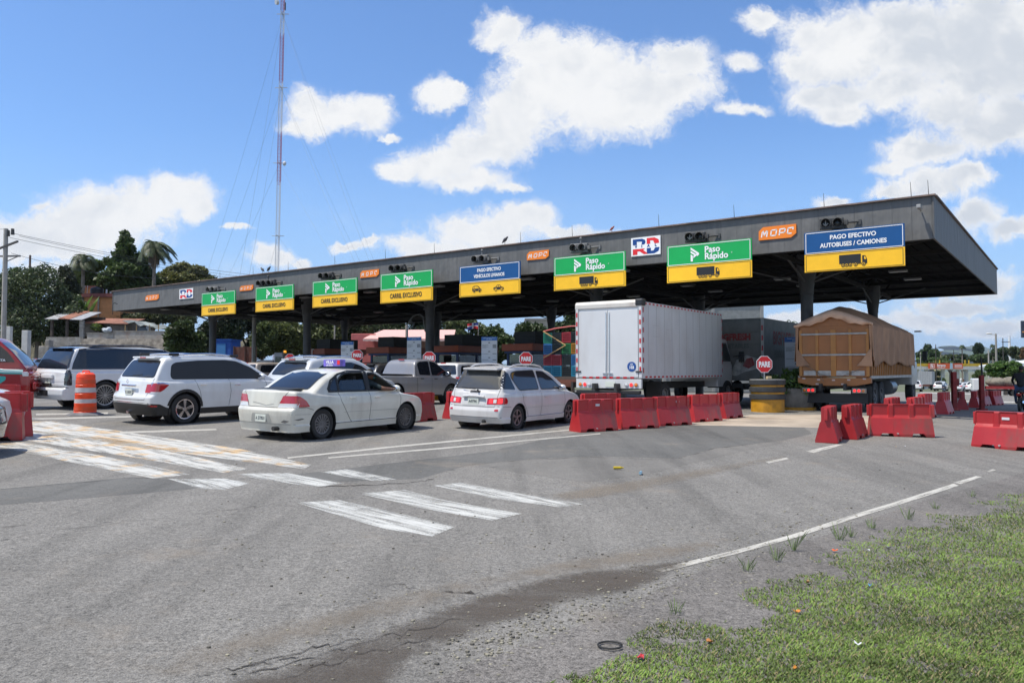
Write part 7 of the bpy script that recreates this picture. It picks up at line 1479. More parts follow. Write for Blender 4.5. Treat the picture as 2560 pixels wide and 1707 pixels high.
for i, (x, y) in enumerate([(1.6, 41), (-2.3, 44.4), (-6.6, 48), (-11.2, 52)]): island(x, y, i)
# gatepost-like red posts at right
def red_posts():
    for (px, Y, top, w, lab) in [(2384, 30.5, 929, .16, 'tall dark red steel post with a side bracket among the barriers'), (2453, 31.5, 938, .15, 'shorter dark red post with a thin black rod on top')]:
        c = P(px, 925, Y); g = gz(c.x, Y); h = P(px, top, Y).z-g; r = thing('red_post', lab, 'post', (c.x, Y, g)); m = mat('post_red', (.22, .015, .015), .6, var=.3, vscale=4); b = MB(); b.box((0, 0, h/2), (w, w, h)); b.box((0, 0, .03), (.3, .3, .06)); b.build('post_body', m, r, bevel=.008)
        b = MB(); 
        if px < 2400: b.box((.12, 0, h*.72), (.1, .12, h*.2)); b.box((.17, 0, h*.72), (.05, .05, h*.08))
        else: b.cone((.03, 0, h), (.0, 0, h+.75), .035, .03, 8)
        b.build('bracket' if px < 2400 else 'rod', m if px < 2400 else DARKM, r)
red_posts()
def motorcycle(loc, ang, label, rlabel, shirt, bike=(.4, .02, .01), s=1.):
    r = thing('motorcycle', label, 'motorcycle', loc, R(ang)); red = mat('tank_paint_%02d' % int(bike[0]*100), bike, .25, coat=.6)
    for x in (-.62, .66):
        b = MB(); M = Matrix.Translation((x, 0, .3)) @ Matrix.Rotation(R(90), 4, 'X'); b.lathe([(.23, -.04), (.29, -.045), (.305, 0), (.29, .045), (.23, .04), (.23, -.04)], 24, M); w = b.build('wheel', TYRE, r, smooth=True); b = MB(); b.X = M
        for k in range(5): a = k*1.2566; b.bar((0, 0, 0), (.23*math.cos(a), .23*math.sin(a), 0), .03)
        b.build('rim', ALLOY, w)
    b = MB(); b.sphere((.12, 0, .78), (.24, .13, .12), 14, 9); b.build('fuel_tank', red, r, smooth=True); b = MB(); b.sphere((-.35, 0, .78), (.36, .12, .06), 14, 8); b.build('seat', BLKP, r, smooth=True); b = MB(); b.sphere((0, 0, .42), (.24, .14, .17), 12, 8); b.bar((-.62, .06, .3), (0, .06, .45), .05); b.bar((0, 0, .4), (.45, 0, .95), .06); b.build('engine_frame', DARKM, r, smooth=True)
    b = MB()
    for y in (-.08, .08): b.cone((.66, y, .3), (.46, y, .98), .02, .02, 8)
    b.tube([(.4, .36, 1.04), (.47, .12, .98), (.47, -.12, .98), (.4, -.36, 1.04)], .014); b.build('fork_handlebar', CHR, r, smooth=True); b = MB(); b.cone((-.1, -.14, .3), (-.8, -.16, .38), .035, .05, 10); b.build('exhaust', CHR, r, smooth=True)
    b = MB(); b.box((-.78, 0, .66), (.08, .16, .09)); b.build('tail_light', LRED, r, bevel=.01); b = MB(); b.box((-.7, 0, .6), (.4, .14, .03), ry=R(20)); b.box((.68, 0, .64), (.4, .13, .02)); b.build('mudguard', red, r)
    p = thing('person', rlabel, 'person', loc, R(ang)); J = {'pelvis': ((-.25, 0, .92), (.15, .17)), 'waist': ((-.22, 0, 1.1), (.12, .16)), 'chest': ((-.14, 0, 1.34), (.13, .19)), 'neck': ((-.1, 0, 1.52), .05)}
    E = [('pelvis', 'waist'), ('waist', 'chest'), ('chest', 'neck')]
    for sg, t in ((1, 'l'), (-1, 'r')):
        J['s'+t] = ((-.12, sg*.2, 1.44), .07); J['e'+t] = ((.1, sg*.33, 1.2), .05); J['w'+t] = ((.34, sg*.3, 1.06), .035); E += [('chest', 's'+t), ('s'+t, 'e'+t), ('e'+t, 'w'+t)]
    capsule_person('jacket', '', J, E, p, shirt); J = {'hip': ((-.27, 0, .9), (.14, .16))}; E = []
    for sg, t in ((1, 'l'), (-1, 'r')): J['h'+t] = ((-.2, sg*.12, .88), .095); J['k'+t] = ((.2, sg*.24, .74), .07); J['a'+t] = ((-.02, sg*.2, .36), .045); J['f'+t] = ((.14, sg*.2, .3), .04); E += [('hip', 'h'+t), ('h'+t, 'k'+t), ('k'+t, 'a'+t), ('a'+t, 'f'+t)]
    capsule_person('trousers', '', J, E, p, mat('jeans_blue', (.03, .06, .13), .8)); head_part(p, Vector((-.06, 0, 1.66)), 0)
    for sg in (-1, 1):
        b = MB(); b.sphere((.37, sg*.3, 1.05), (.045, .03, .04), 8, 6)
        for k in range(4): b.cone((.385, sg*(.27+k*.02), 1.06), (.41, sg*(.27+k*.02), 1.03), .009, .008, 5)
        b.build('hand', SKIN, p, smooth=True)
    return r, p
c = P(2553, 925, 31.0); motorcycle((c.x, c.y, gz(c.x, c.y)), 50, 'red motorcycle ridden at the right picture edge', 'rider in black jacket and jeans on the red motorcycle at right', mat('jacket_black', (.012, .012, .014), .8))
c = P(2359, 925, 112); motorcycle((c.x, c.y, gz(c.x, c.y)), 50, 'distant small motorcycle between the far cars', 'distant rider in pale shirt and helmet on the far road', mat('shirt_pale', (.3, .35, .42), .8), (.04, .04, .05))
# litter
def litter():
    items = [(1545, 1174, 'crushed yellow and black can on the asphalt', (.45, .33, .02)), (1602, 1186, 'clear blue plastic bottle on the asphalt', (.25, .4, .5)), (2087, 1382, 'small orange wrapper in the grass', (.7, .13, .03)), (2171, 1382, 'crumpled white paper scrap in the grass', (.65, .65, .65)), (2222, 1374, 'black and white scrap in the grass', (.2, .2, .22)), (1992, 1537, 'curled orange leaf lying low on the verge', (.5, .19, .03)), (1988, 1681, 'orange leaf at the bottom of the verge', (.5, .2, .02)), (2145, 1618, 'white paper scrap in the lower grass', (.65, .65, .66)), (1601, 1652, 'small red wrapper on the gravel', (.5, .04, .05)), (2175, 1470, 'blue plastic scrap in the grass', (.1, .25, .45)), (2262, 1118, 'white paper scrap on the road before the broadside barrier', (.6, .6, .6)), (1774, 1612, 'orange leaf on the gravel edge', (.4, .16, .04)), (2240, 1119, 'dry leaf on the road near the white scrap', (.35, .25, .12)), (2020, 1462, 'brown dry leaf in the thin grass', (.3, .16, .06))]
    for i, (px, py, lab, col) in enumerate(items):
        g = G(px, py); s = .016+.007*(i % 3); 
        if i < 2:
            b = MB(); b.cone((-.07, 0, .02), (.04, 0, .02), .022, .022, 12); b.cone((.04, 0, .02), (.07, 0, .02), .022, .01, 12); b.cone((.07, 0, .02), (.085, 0, .02), .011, .011, 10); o = b.build('can' if i == 0 else 'bottle', mat('litter_%d' % i, col, .25), None, smooth=True)
        else:
            r3 = random.Random(i); V = []; F = []; n = 5
            for a in range(n):
                for c_ in range(n): V.append(((a-2)*s*.4, (c_-2)*s*.3*(1-.15*abs(a-2)), .004+r3.uniform(0, .012)+.006*abs(a-2)))
            for a in range(n-1):
                for c_ in range(n-1): F.append((a*n+c_, (a+1)*n+c_, (a+1)*n+c_+1, a*n+c_+1))
            o = mesh_obj('leaf' if 'leaf' in lab else 'litter_scrap', V, F, mat('litter_%d' % i, col, .6)); sm = o.modifiers.new('s', 'SOLIDIFY'); sm.thickness = .002
        o.location = g+Vector((0, 0, .012)); o.rotation_euler = (0, 0, i*1.3); tag(o, lab, 'leaf' if 'leaf' in lab else 'litter')
    g = G(1525, 1620); b = MB(); q = [(.07*math.cos(t), .06*math.sin(t), .01) for t in np.linspace(0, 5.9, 24)]; b.tube(q, .006, 6); o = b.build('rubber_loop', TYRE, None, smooth=True); o.location = g+Vector((0, 0, .01)); tag(o, 'loop of black rubber strip lying on the gravel', 'litter')
    r3 = np.random.default_rng(3); b = MB()               # loose grit and pebbles: nobody could count it
    for i in range(900):
        px, py = r3.uniform(500, 2300), r3.uniform(1150, 1700); g = G(px, py); s = .004+.012*r3.random()**3; b.sphere((g.x, g.y, g.z+s*.3), (s, s*.8, s*.6), 5, 3)
    for i in range(1400):
        t = r3.random(); px, py = 1150+t*1000+r3.normal()*60, 1640-t*330+r3.normal()*30; g = G(px, py); s = .005+.012*r3.random()**3; b.sphere((g.x, g.y, g.z+s*.3), (s, s*.8, s*.6), 5, 3)
    o = b.build('grit', mat('grit_stone', (.2, .185, .165), .85, island=.6), None, rec=False); tag(o, 'loose grit and pebbles scattered on the asphalt and verge', 'grit', kind='stuff')
litter()
# ================================================================ BACKDROP
def box_thing(r, name, x0, x1, y, depth, z0, z1, m, bevel=0.): b = MB(); b.box(((x0+x1)/2, y+depth/2, (z0+z1)/2), (x1-x0, depth, z1-z0)); return b.build(name, m, r, bevel=bevel)
def XZ(px, py, Y): p = P(px, py, Y); return p.x, p.z
def rect_building(name, label, Y, x0, x1, y0, y1, depth, m, cat='house', zb=None):
    a, zt = XZ(x0, y0, Y); c, _ = XZ(x1, y0, Y); g = XZ(x0, y1, Y)[1] if zb is None else zb; r = thing(name, label, cat); r.location = (a, Y, g)
    return r, a, c, g, zt
def left_side():
    og = mat('wall_orange', (.50, .22, .085), .8, var=.12, dirt=((.3, .13, .06), .4, .8)); mar = mat('trim_maroon', (.17, .05, .04), .7); con = mat('concrete_old', (.30, .28, .25), .9, var=.25, dirt=((.14, .11, .08), .6, .7)); rust = mat('roof_rust', (.26, .11, .07), .8, var=.4, vscale=1.2); zinc = mat('roof_zinc', (.42, .42, .43), .45, .3, var=.2)
    # wooded bank rising behind the shacks
    V = []; F = []; nx, ny = 40, 10
    for j in range(ny):
        for i in range(nx):
            px = -60+i*700/(nx-1); Y = 74+j*6; x = (px-1280)/FOC*Y; V.append((x, Y, gz(x, Y)-.5+6.6*min(1, j/3.)*(.85+.15*math.sin(i*.9+j))))
    for j in range(ny-1):
        for i in range(nx-1): F.append((j*nx+i, j*nx+i+1, (j+1)*nx+i+1, (j+1)*nx+i))
    o = mesh_obj('hillside', V, F, mat('bank_earth', (.09, .08, .045), .95, var=.4, vscale=.3)); o['kind'] = 'structure'
    # stone-faced slope and parapet
    Y = 66.; r = thing('stone_wall', 'rough grey stone retaining wall below the rusty parapet at left', 'wall', P(310, 880, Y)); 
    st = mat('rubble_stone', (.19, .17, .145), .95, var=.45, vscale=2.2, bump=1., bscale=3); x0, zt = XZ(205, 847, Y); x1, _ = XZ(470, 847, Y); g = gz(x0, Y)-.3; b = MB(); rr = random.Random(2)
    b.X = Matrix.Translation(-Vector(r.location)); b.add([(x0, Y-1.6, g), (x1, Y-1.6, g), (x1, Y, zt), (x0, Y, zt), (x0, Y+.4, g), (x1, Y+.4, g), (x1, Y+.4, zt), (x0, Y+.4, zt)], [(0, 1, 2, 3), (4, 5, 6, 7), (0, 3, 7, 4), (1, 2, 6, 5), (3, 2, 6, 7)]); b.build('wall_face', st, r)
    b = MB(); b.X = Matrix.Translation(-Vector(r.location))
    for i in range(420): t = rr.random(); u = rr.random(); s = rr.uniform(.1, .24); b.sphere((x0+(x1-x0)*t, Y-1.6*(1-u)+.03, g+(zt-g)*u*.93), (s, s*.4, s*.6), 7, 6)
    o = b.build('facing_stones', mat('facing_stone', (.25, .225, .19), .95, island=.5), r, rec=False); o['kind'] = 'stuff'
    for (a, c_, t, q, lab) in ((214, 280, 834, 848, 'low grey parapet with rust streaks, left lower stretch'), (281, 470, 829, 847, 'rust-streaked pale parapet on top of the stone wall')):
        x0, zt = XZ(a, t, Y); x1, zb = XZ(c_, q, Y); w = thing('parapet', lab, 'wall', (x0, Y, zb)); b = MB(); b.box(((x1-x0)/2, .35, (zt-zb)/2-.1), (x1-x0, .25, zt-zb+.2)); b.build('wall_panel', mat('parapet_pale', (.36, .33, .29), .9, var=.15, dirt=((.22, .09, .04), .7, 1.4)), w, bevel=.02); b = MB(); b.box(((x1-x0)/2, .35, zt-zb+.04), (x1-x0+.1, .32, .08)); b.build('coping', con, w)
    # orange house on the bank
    Y = 80; r, a, c_, g, zt = rect_building('house', 'orange walled house with maroon roof edge behind the canopy end', Y, 193, 296, 735, 810, 8, og); a -= 0
    loc = Vector(r.location); r.location = loc
    def bx_(nm, x0, x1, y0, y1, dy, dep, m): xa, za = XZ(x0, y0, Y); xb, zb = XZ(x1, y1, Y); b = MB(); b.box(((xa+xb)/2-loc.x, dy+dep/2, (za+zb)/2-loc.z), (xb-xa, dep, za-zb)); return b.build(nm, m, r)
    bx_('wall', 193, 300, 742, 812, 0, 9, og); bx_('roof_edge', 190, 302, 734, 743, -.3, 9.6, mar); bx_('upper_room', 181, 214, 713, 734, 2, 3, og); bx_('upper_roof', 178, 217, 710, 713.5, 1.8, 3.6, mar); w = bx_('window', 208, 216, 765, 780, -.05, .1, mat('window_dark', (.04, .035, .03), .4)); bx_('down_pipe', 246, 247.5, 745, 800, -.12, .1, con)
    for px_, t in ((258, 722), (268, 728)): bx_('roof_pipe', px_, px_+3, t, 735, .5, .12, mat('pipe_white', (.5, .5, .5), .5))
    b = MB(); xa, za = XZ(204, 713, Y); b.tube([(xa-loc.x, .4, za-loc.z-.9), (xa-loc.x+.15, .4, za-loc.z)], .03); b.tube([(xa-loc.x+.35, .4, za-loc.z-.9), (xa-loc.x+.4, .4, za-loc.z)], .03); b.build('ladder', mat('pipe_white', (0, 0, 0)), r)
    x, zt = XZ(230, 714, Y); zb = XZ(230, 735.5, Y)[1]; t = thing('water_tank', 'black ribbed water tank on the orange house roof', 'tank', (x, Y+1, zb)); h = zt-zb; b = MB(); q = .62; b.lathe([(q, 0)]+[(q+(.03 if k % 2 else 0), h*.72*k/8) for k in range(1, 9)]+[(q*.8, h*.86), (q*.3, h*.95), (q*.28, h), (.01, h)], 24); b.build('tank_body', mat('tank_black', (.015, .017, .02), .4), t, smooth=True); b = MB(); b.tube([(q+.02, 0, 0), (q+.02, 0, h*.7), (q*.5, 0, h*.9)], .02, 6); b.build('pipe', mat('pipe_white', (0, 0, 0)), t)
    # shacks
    Y = 68; r = thing('shack', 'open shack with a zinc and red-brown sheet roof among trees', 'shack', P(160, 860, Y)); loc = Vector(r.location)
    def q3(px, py, d=0): p = P(px, py, Y); return (p.x-loc.x, d, p.z-loc.z)
    for nm, p0, p1, z0_, m in (('roof_sheet', 115, 148, 0, zinc), ('roof_sheet', 148, 178, .02, rust), ('roof_sheet', 178, 207, .04, zinc)):
        a, b_ = q3(p0, 797+(p0-115)*.04), q3(p1, 797+(p1-115)*.04); b = MB(); b.add([(a[0], -.2, a[2]+z0_), (b_[0], -.2, b_[2]+z0_), (b_[0]-.5, 4, b_[2]+1.0), (a[0]-.5, 4, a[2]+1.0)], [(0, 1, 2, 3)]); o = b.build(nm, m, r); s = o.modifiers.new('s', 'SOLIDIFY'); s.thickness = .05
    b = MB(); a, c_ = q3(125, 803), q3(206, 803); b.box(((a[0]+c_[0])/2, 3.8, a[2]-1), (c_[0]-a[0], .15, 3.2)); b.build('back_wall', mat('plank_dark', (.07, .055, .045), .9, var=.3), r)
    for px_ in (127, 165, 202): a = q3(px_, 803); b = MB(); b.box((a[0], .2, a[2]-1.2), (.2 if px_ < 200 else .35, .2, 2.6)); b.build('post', con if px_ > 200 else mat('plank_dark', (0, 0, 0)), r)
    b = MB(); a, c_ = q3(122, 850), q3(214, 850); b.box(((a[0]+c_[0])/2, -.3, a[2]-.7), (c_[0]-a[0], .2, 1.9)); b.build('front_wall', con, r)
    r = thing('shack', 'low grey block shack with rusty roof above the parapet', 'shack', P(250, 850, 70)); loc = Vector(r.location); Y = 70; b = MB(); a, c_ = q3(212, 806), q3(318, 840); b.box(((a[0]+c_[0])/2, 1.5, (a[2]+c_[2])/2), (c_[0]-a[0], 3, a[2]-c_[2])); b.build('wall', mat('block_grey', (.20, .175, .15), .9, var=.25, dirt=((.1, .08, .06), .6, 1)), r)
    b = MB(); b.add([(a[0]-.2, -.5, a[2]-.02), (c_[0]+.2, -.5, a[2]-.15), (c_[0], 3.4, a[2]+.55), (a[0], 3.4, a[2]+.6)], [(0, 1, 2, 3)]); o = b.build('roof_sheet', rust, r); s = o.modifiers.new('s', 'SOLIDIFY'); s.thickness = .06; a = q3(262, 818); b = MB(); b.box((a[0], -.02, a[2]-.2), (.9, .06, 1.0)); b.build('window', mat('window_dark', (0, 0, 0)), r)
    Y = 68.5; r = thing('shelter', 'sagging grey tarpaulin shelter on thin poles above the parapet', 'shelter', P(350, 835, Y)); loc = Vector(r.location); V = []; F = []; n = 12
    for i in range(n+1):
        for j in range(5): p = q3(306+92*i/n, 802+19*i/n+2.2*math.sin(i*1.3)-1.5*j); V.append((p[0], j*.8, p[2]+.08*math.sin(i*2+j)))
    for i in range(n):
        for j in range(4): F.append((i*5+j, (i+1)*5+j, (i+1)*5+j+1, i*5+j+1))
    o = mesh_obj('canvas', V, F, mat('canvas_grey', (.25, .27, .25), .8, var=.4, vscale=.8), r); s = o.modifiers.new('s', 'SOLIDIFY'); s.thickness = .03
    for px_ in (312, 340, 372, 395): a = q3(px_, 812); b = MB(); b.cone((a[0], .1, a[2]), (a[0], .1, a[2]-1.2), .05, .05, 6); b.build('pole', mat('timber', (.42, .27, .12)), r)
    b = MB(); a = q3(352, 826); b.sphere((a[0], .6, a[2]), (.6, .5, .42), 10, 7); b.build('grey_bundle', mat('bundle_grey', (.12, .14, .15), .8), r, smooth=True); b = MB(); a = q3(366, 824); b.box((a[0], .4, a[2]), (.35, .2, .8)); b.build('white_cloth', mat('pipe_white', (0, 0, 0)), r)
    p = P(268, 826, 66.2); b = MB(); b.sphere((0, 0, 0), (.4, .3, .2), 10, 7); b.sphere((.15, 0, .12), (.22, .25, .18), 9, 6); b.sphere((-.25, 0, .08), (.2, .2, .14), 9, 6); o = b.build('white_bundle', mat('cloth_blue_white', (.42, .46, .5), .8, var=.3, vscale=4), None, smooth=True); o.location = p; tag(o, 'pale bundle lying on the lower parapet', 'bundle')
    # square white pillars and concrete blocks at far left
    for (x0, x1, t, q, lab) in ((18, 29, 816, 900, 'white square pillar just right of the utility pole'), (59, 74, 826, 900, 'white square pillar between the pole and the shack')):
        Y = 58; a, zt = XZ(x0, t, Y); c_, _ = XZ(x1, t, Y); g = gz(a, Y); o = thing('gate_pillar', lab, 'pillar', ((a+c_)/2, Y, g)); b = MB(); w = c_-a; b.box((0, 0, (zt-g)/2), (w, w, zt-g)); b.build('shaft', mat('pillar_white', (.52, .51, .48), .8, var=.1, dirt=((.25, .22, .18), .4, 1)), o, bevel=.02); b = MB(); b.box((0, 0, .15), (w*1.3, w*1.3, .3)); b.build('plinth', con, o)
    Y = 60; a, zt = XZ(96, 865, Y); c_, _ = XZ(122, 865, Y); o = thing('concrete_block', 'grey concrete footing beside the shack, behind the two-tone SUV', 'block', (a, Y, gz(a, Y))); b = MB(); b.box(((c_-a)/2, .5, (zt-o.location.z)/2), (c_-a, 1, zt-o.location.z)); b.build('block', con, o, bevel=.05); b = MB(); b.box(((c_-a)*.75, .4, zt-o.location.z+.25), ((c_-a)*.4, .6, .5)); b.build('upper_block', con, o, bevel=.05)
    # blue container, rusty wall, pole and service vehicle under the canopy
    Y = 66; a, zt = XZ(534, 850, Y); c_, _ = XZ(577, 850, Y); g = gz(a, Y); o = thing('blue_shed', 'bright blue shed seen under the canopy left end', 'shed', (a, Y, g)); b = MB(); b.box(((c_-a)/2, 1.2, (zt-g)/2), (c_-a, 2.4, zt-g)); b.build('wall', mat('shed_blue', (.02, .10, .42), .5, var=.15), o); b = MB(); b.box(((c_-a)*.45, -.02, (zt-g)-.75), (.75, .05, .9)); b.build('window', mat('shed_pane', (.08, .25, .55), .3), o); b = MB(); b.box(((c_-a)/2, 1.2, zt-g+.04), (c_-a+.2, 2.6, .08)); b.build('roof', mat('shed_blue', (0, 0, 0)), o)
    Y = 62; a, zt = XZ(586, 867, Y); c_, _ = XZ(641, 867, Y); g = gz(a, Y); o = thing('rusty_gate', 'rusty red-brown sheet gate under the canopy', 'gate', (a, Y, g)); b = MB(); b.box(((c_-a)/2, 0, (zt-g)/2), (c_-a, .1, zt-g)); b.build('sheet', mat('gate_rust', (.16, .06, .045), .8, var=.4, vscale=1.5, dirt=((.25, .2, .17), .5, 2)), o); b = MB()
    for q in (0, .5, 1): b.box(((c_-a)*q, -.08, (zt-g)/2), (.1, .08, zt-g+.1))
    b.build('gate_post', mat('post_rust', (.1, .05, .04), .8), o)
    def simple_pole(px, Y, top, wpx, label, m, base_py=None, name='concrete_pole', arms=()):
        p = P(px, top, Y); g = gz(p.x, Y)-.2; o = thing(name, label, 'pole', (p.x, Y, g)); k = Y/FOC*wpx/2; b = MB(); b.cone((0, 0, 0), (0, 0, p.z-g), k*1.25, k, 8); b.build('shaft', m, o, smooth=True)
        for (dz, w, dx) in arms: b = MB(); b.box((dx, 0, p.z-g-dz), (w, .12, .1)); [b.cone((dx+s*w*.45, 0, p.z-g-dz+.05), (dx+s*w*.45, 0, p.z-g-dz+.25), .05, .03, 6) for s in (-1, 0, 1)]; b.build('crossarm', mat('arm_grey', (.22, .2, .18), .7), o)
        return o, p
    pg = mat('pole_concrete', (.34, .32, .29), .85, var=.12)
    simple_pole(636, 60, 760, 9.5, 'pale concrete pole rising behind the canopy, left of the mast foot', pg); simple_pole(1017, 70, 812, 7, 'grey pole in front of the pink awning', pg); simple_pole(75.5, 90, 638, 5, 'brown timber pole rising out of the trees at left', mat('pole_brown', (.16, .11, .09), .9)); simple_pole(837, 70, 800, 4, 'thin pale pole behind the second column pair', pg)
    # main utility pole with wires
    Y = 52; o, p = simple_pole(15, Y, 572, 10.5, 'tall tapered concrete utility pole with crossarms and power lines at left', pg, name='utility_pole'); h = p.z-o.location.z
    b = MB(); b.bar((-2.2, .3, h-1.9), (1.0, -.3, h-.9), .12); b.build('crossarm', mat('arm_dark', (.07, .065, .06), .7), o)
    b = MB(); b.box((0, 0, h-2.6-.0+.7), (.1, .1, .1)); b.bar((-1.2, 0, XZ(15, 641, Y)[1]-o.location.z), (1.0, 0, XZ(15, 640, Y)[1]-o.location.z), .11); b.bar((0, 0, XZ(15, 655, Y)[1]-o.location.z), (.8, 0, XZ(15, 642, Y)[1]-o.location.z), .05); b.build('crossarm', mat('arm_grey', (.22, .2, .18)), o)
    b = MB()
    for dx, dz in ((.15, .0), (.45, .1)): b.cone((dx, 0, h-.5+dz), (dx, 0, h-.1+dz), .12, .1, 8)
    b.build('insulator', mat('insulator_dark', (.06, .055, .05), .5), o)
    wm = mat('cable_dark', (.03, .03, .035), .6)
    def wire(a, ya, b_, yb, lab, sag=.5, rad=.014):
        A, B = P(*a, ya), P(*b_, yb); pts = [A.lerp(B, t)-Vector((0, 0, sag*4*t*(1-t))) for t in np.linspace(0, 1, 14)]; m = MB(); m.X = Matrix.Translation(-A); m.tube([tuple(q) for q in pts], rad, 5); o = m.build('power_line', wm, None); o.location = A; tag(o, lab, 'power line', 'power lines from the left utility pole'); return o
    wire((30, 583), 52, (760, 698), 88, 'uppermost power line from the left pole'); wire((48, 590), 52, (760, 706), 88, 'second power line from the left pole'); wire((24, 594), 52, (760, 712), 88, 'third power line from the left pole'); wire((28, 633), 52, (420, 695), 76, 'lower power line passing across the palm trunk')
    wire((-20, 566), 52.2, (14, 572), 52, 'short line entering the pole top from the left edge', .1); wire((-40, 700), 50, (300, 830), 70, 'slack service line dropping towards the parapet', .6)
def mast():
    Y = 150; A = P(687.5, 905, Y); B = P(709.5, -70, Y); A.z = gz(A.x, Y); B = Vector((A.x+(B.x-A.x), Y, B.z)); r = thing('lattice_mast', 'very tall red and white guyed lattice mast behind the canopy', 'mast', A); H = B-A; w = .42; n = 120
    tri = [Vector((w*math.cos(a), w*math.sin(a), 0)) for a in (R(90), R(210), R(330))]; segs = 11; red = mat('mast_red', (.33, .07, .09), .6); wh = mat('mast_white', (.55, .56, .6), .6)
    # photo rows where the paint changes
    rows = [-80, 85, 205, 330, 455, 590, 700, 810, 860, 910]; cols = [red, wh, red, wh if False else wh, wh, red, wh, wh, red]
    bands = [(-70, 28, red), (28, 85, wh), (85, 205, red), (205, 330, wh), (330, 455, red), (455, 575, wh), (575, 700, wh), (700, 856, wh), (856, 905, red)]
    def zt(py): return (P(700, py, Y).z-A.z)/H.z
    for (y0, y1, m) in bands:
        t0, t1 = max(0, zt(y1)), min(1, zt(y0)); b = MB(); k0, k1 = int(t0*n), int(t1*n)
        for c in tri: b.cone(H*t0+c, H*t1+c, .055, .055, 5)
        for k in range(k0, k1):
            for i in range(3): p0 = H*(k/n)+tri[i]; p1 = H*((k+1)/n)+tri[(i+1) % 3]; b.cone(p0, p1, .025, .025, 4, False); b.cone(p0, H*(k/n)+tri[(i+1) % 3], .022, .022, 4, False)
        b.build('mast_section', m, r, rec=False)
    for py in (36, 220, 408, 590): t = zt(py); b = MB(); b.box(H*t, (2.4, .12, .1)); b.box(H*t, (.12, 2.4, .1)); b.build('guy_bracket', wh, r)
    b = MB(); b.cone(H*zt(8)+Vector((-.9, -.3, 0)), H*zt(8)+Vector((-1.25, -.6, -.1)), .5, .5, 14); b.build('dish', wh, r, smooth=True); b = MB(); b.cone(H*zt(20)+Vector((.5, -.2, -.6)), H*zt(20)+Vector((.5, -.2, .9)), .12, .12, 8); b.build('antenna', DARKM, r); b = MB(); b.sphere(H*zt(410)+Vector((1.05, -.3, 0)), (.35, .3, .45), 10, 8); b.build('dish', wh, r, smooth=True)
    gm = mat('guy_grey', (.12, .13, .15), .6); k = 0; labs = []
    for py, ends in ((38, [(500, 720), (590, 720), (945, 655), (935, 657)]), (222, [(520, 720), (612, 720), (915, 660), (905, 662)]), (408, [(545, 720), (870, 668)]), (590, [(655, 720), (785, 672)])):
        for i, (ex, ey) in enumerate(ends):
            p0 = A+H*zt(py); Ye = Y+(-25 if i % 2 else 25); e = P(ex, ey, Ye); d = (e-p0); e = p0+d*((gz(e.x, e.y)-p0.z)/d.z) if d.z < 0 else e
            b = MB(); b.X = Matrix.Translation(-p0); b.tube([tuple(p0.lerp(e, t)-Vector((0, 0, 2.2*4*t*(1-t)))) for t in np.linspace(0, 1, 10)], .015, 4); o = b.build('guy_wire', gm, None); o.location = p0; lv = ['topmost', 'second', 'third', 'lowest'][[38, 222, 408, 590].index(py)]; side = 'left' if ex < 690 else 'right'
            tag(o, 'thin guy wire from the %s bracket of the mast down to the %s%s' % (lv, side, ', outer' if i in (0, 2) and len(ends) == 4 else (', inner' if len(ends) == 4 else '')), 'guy wire', 'guy wires of the lattice mast')
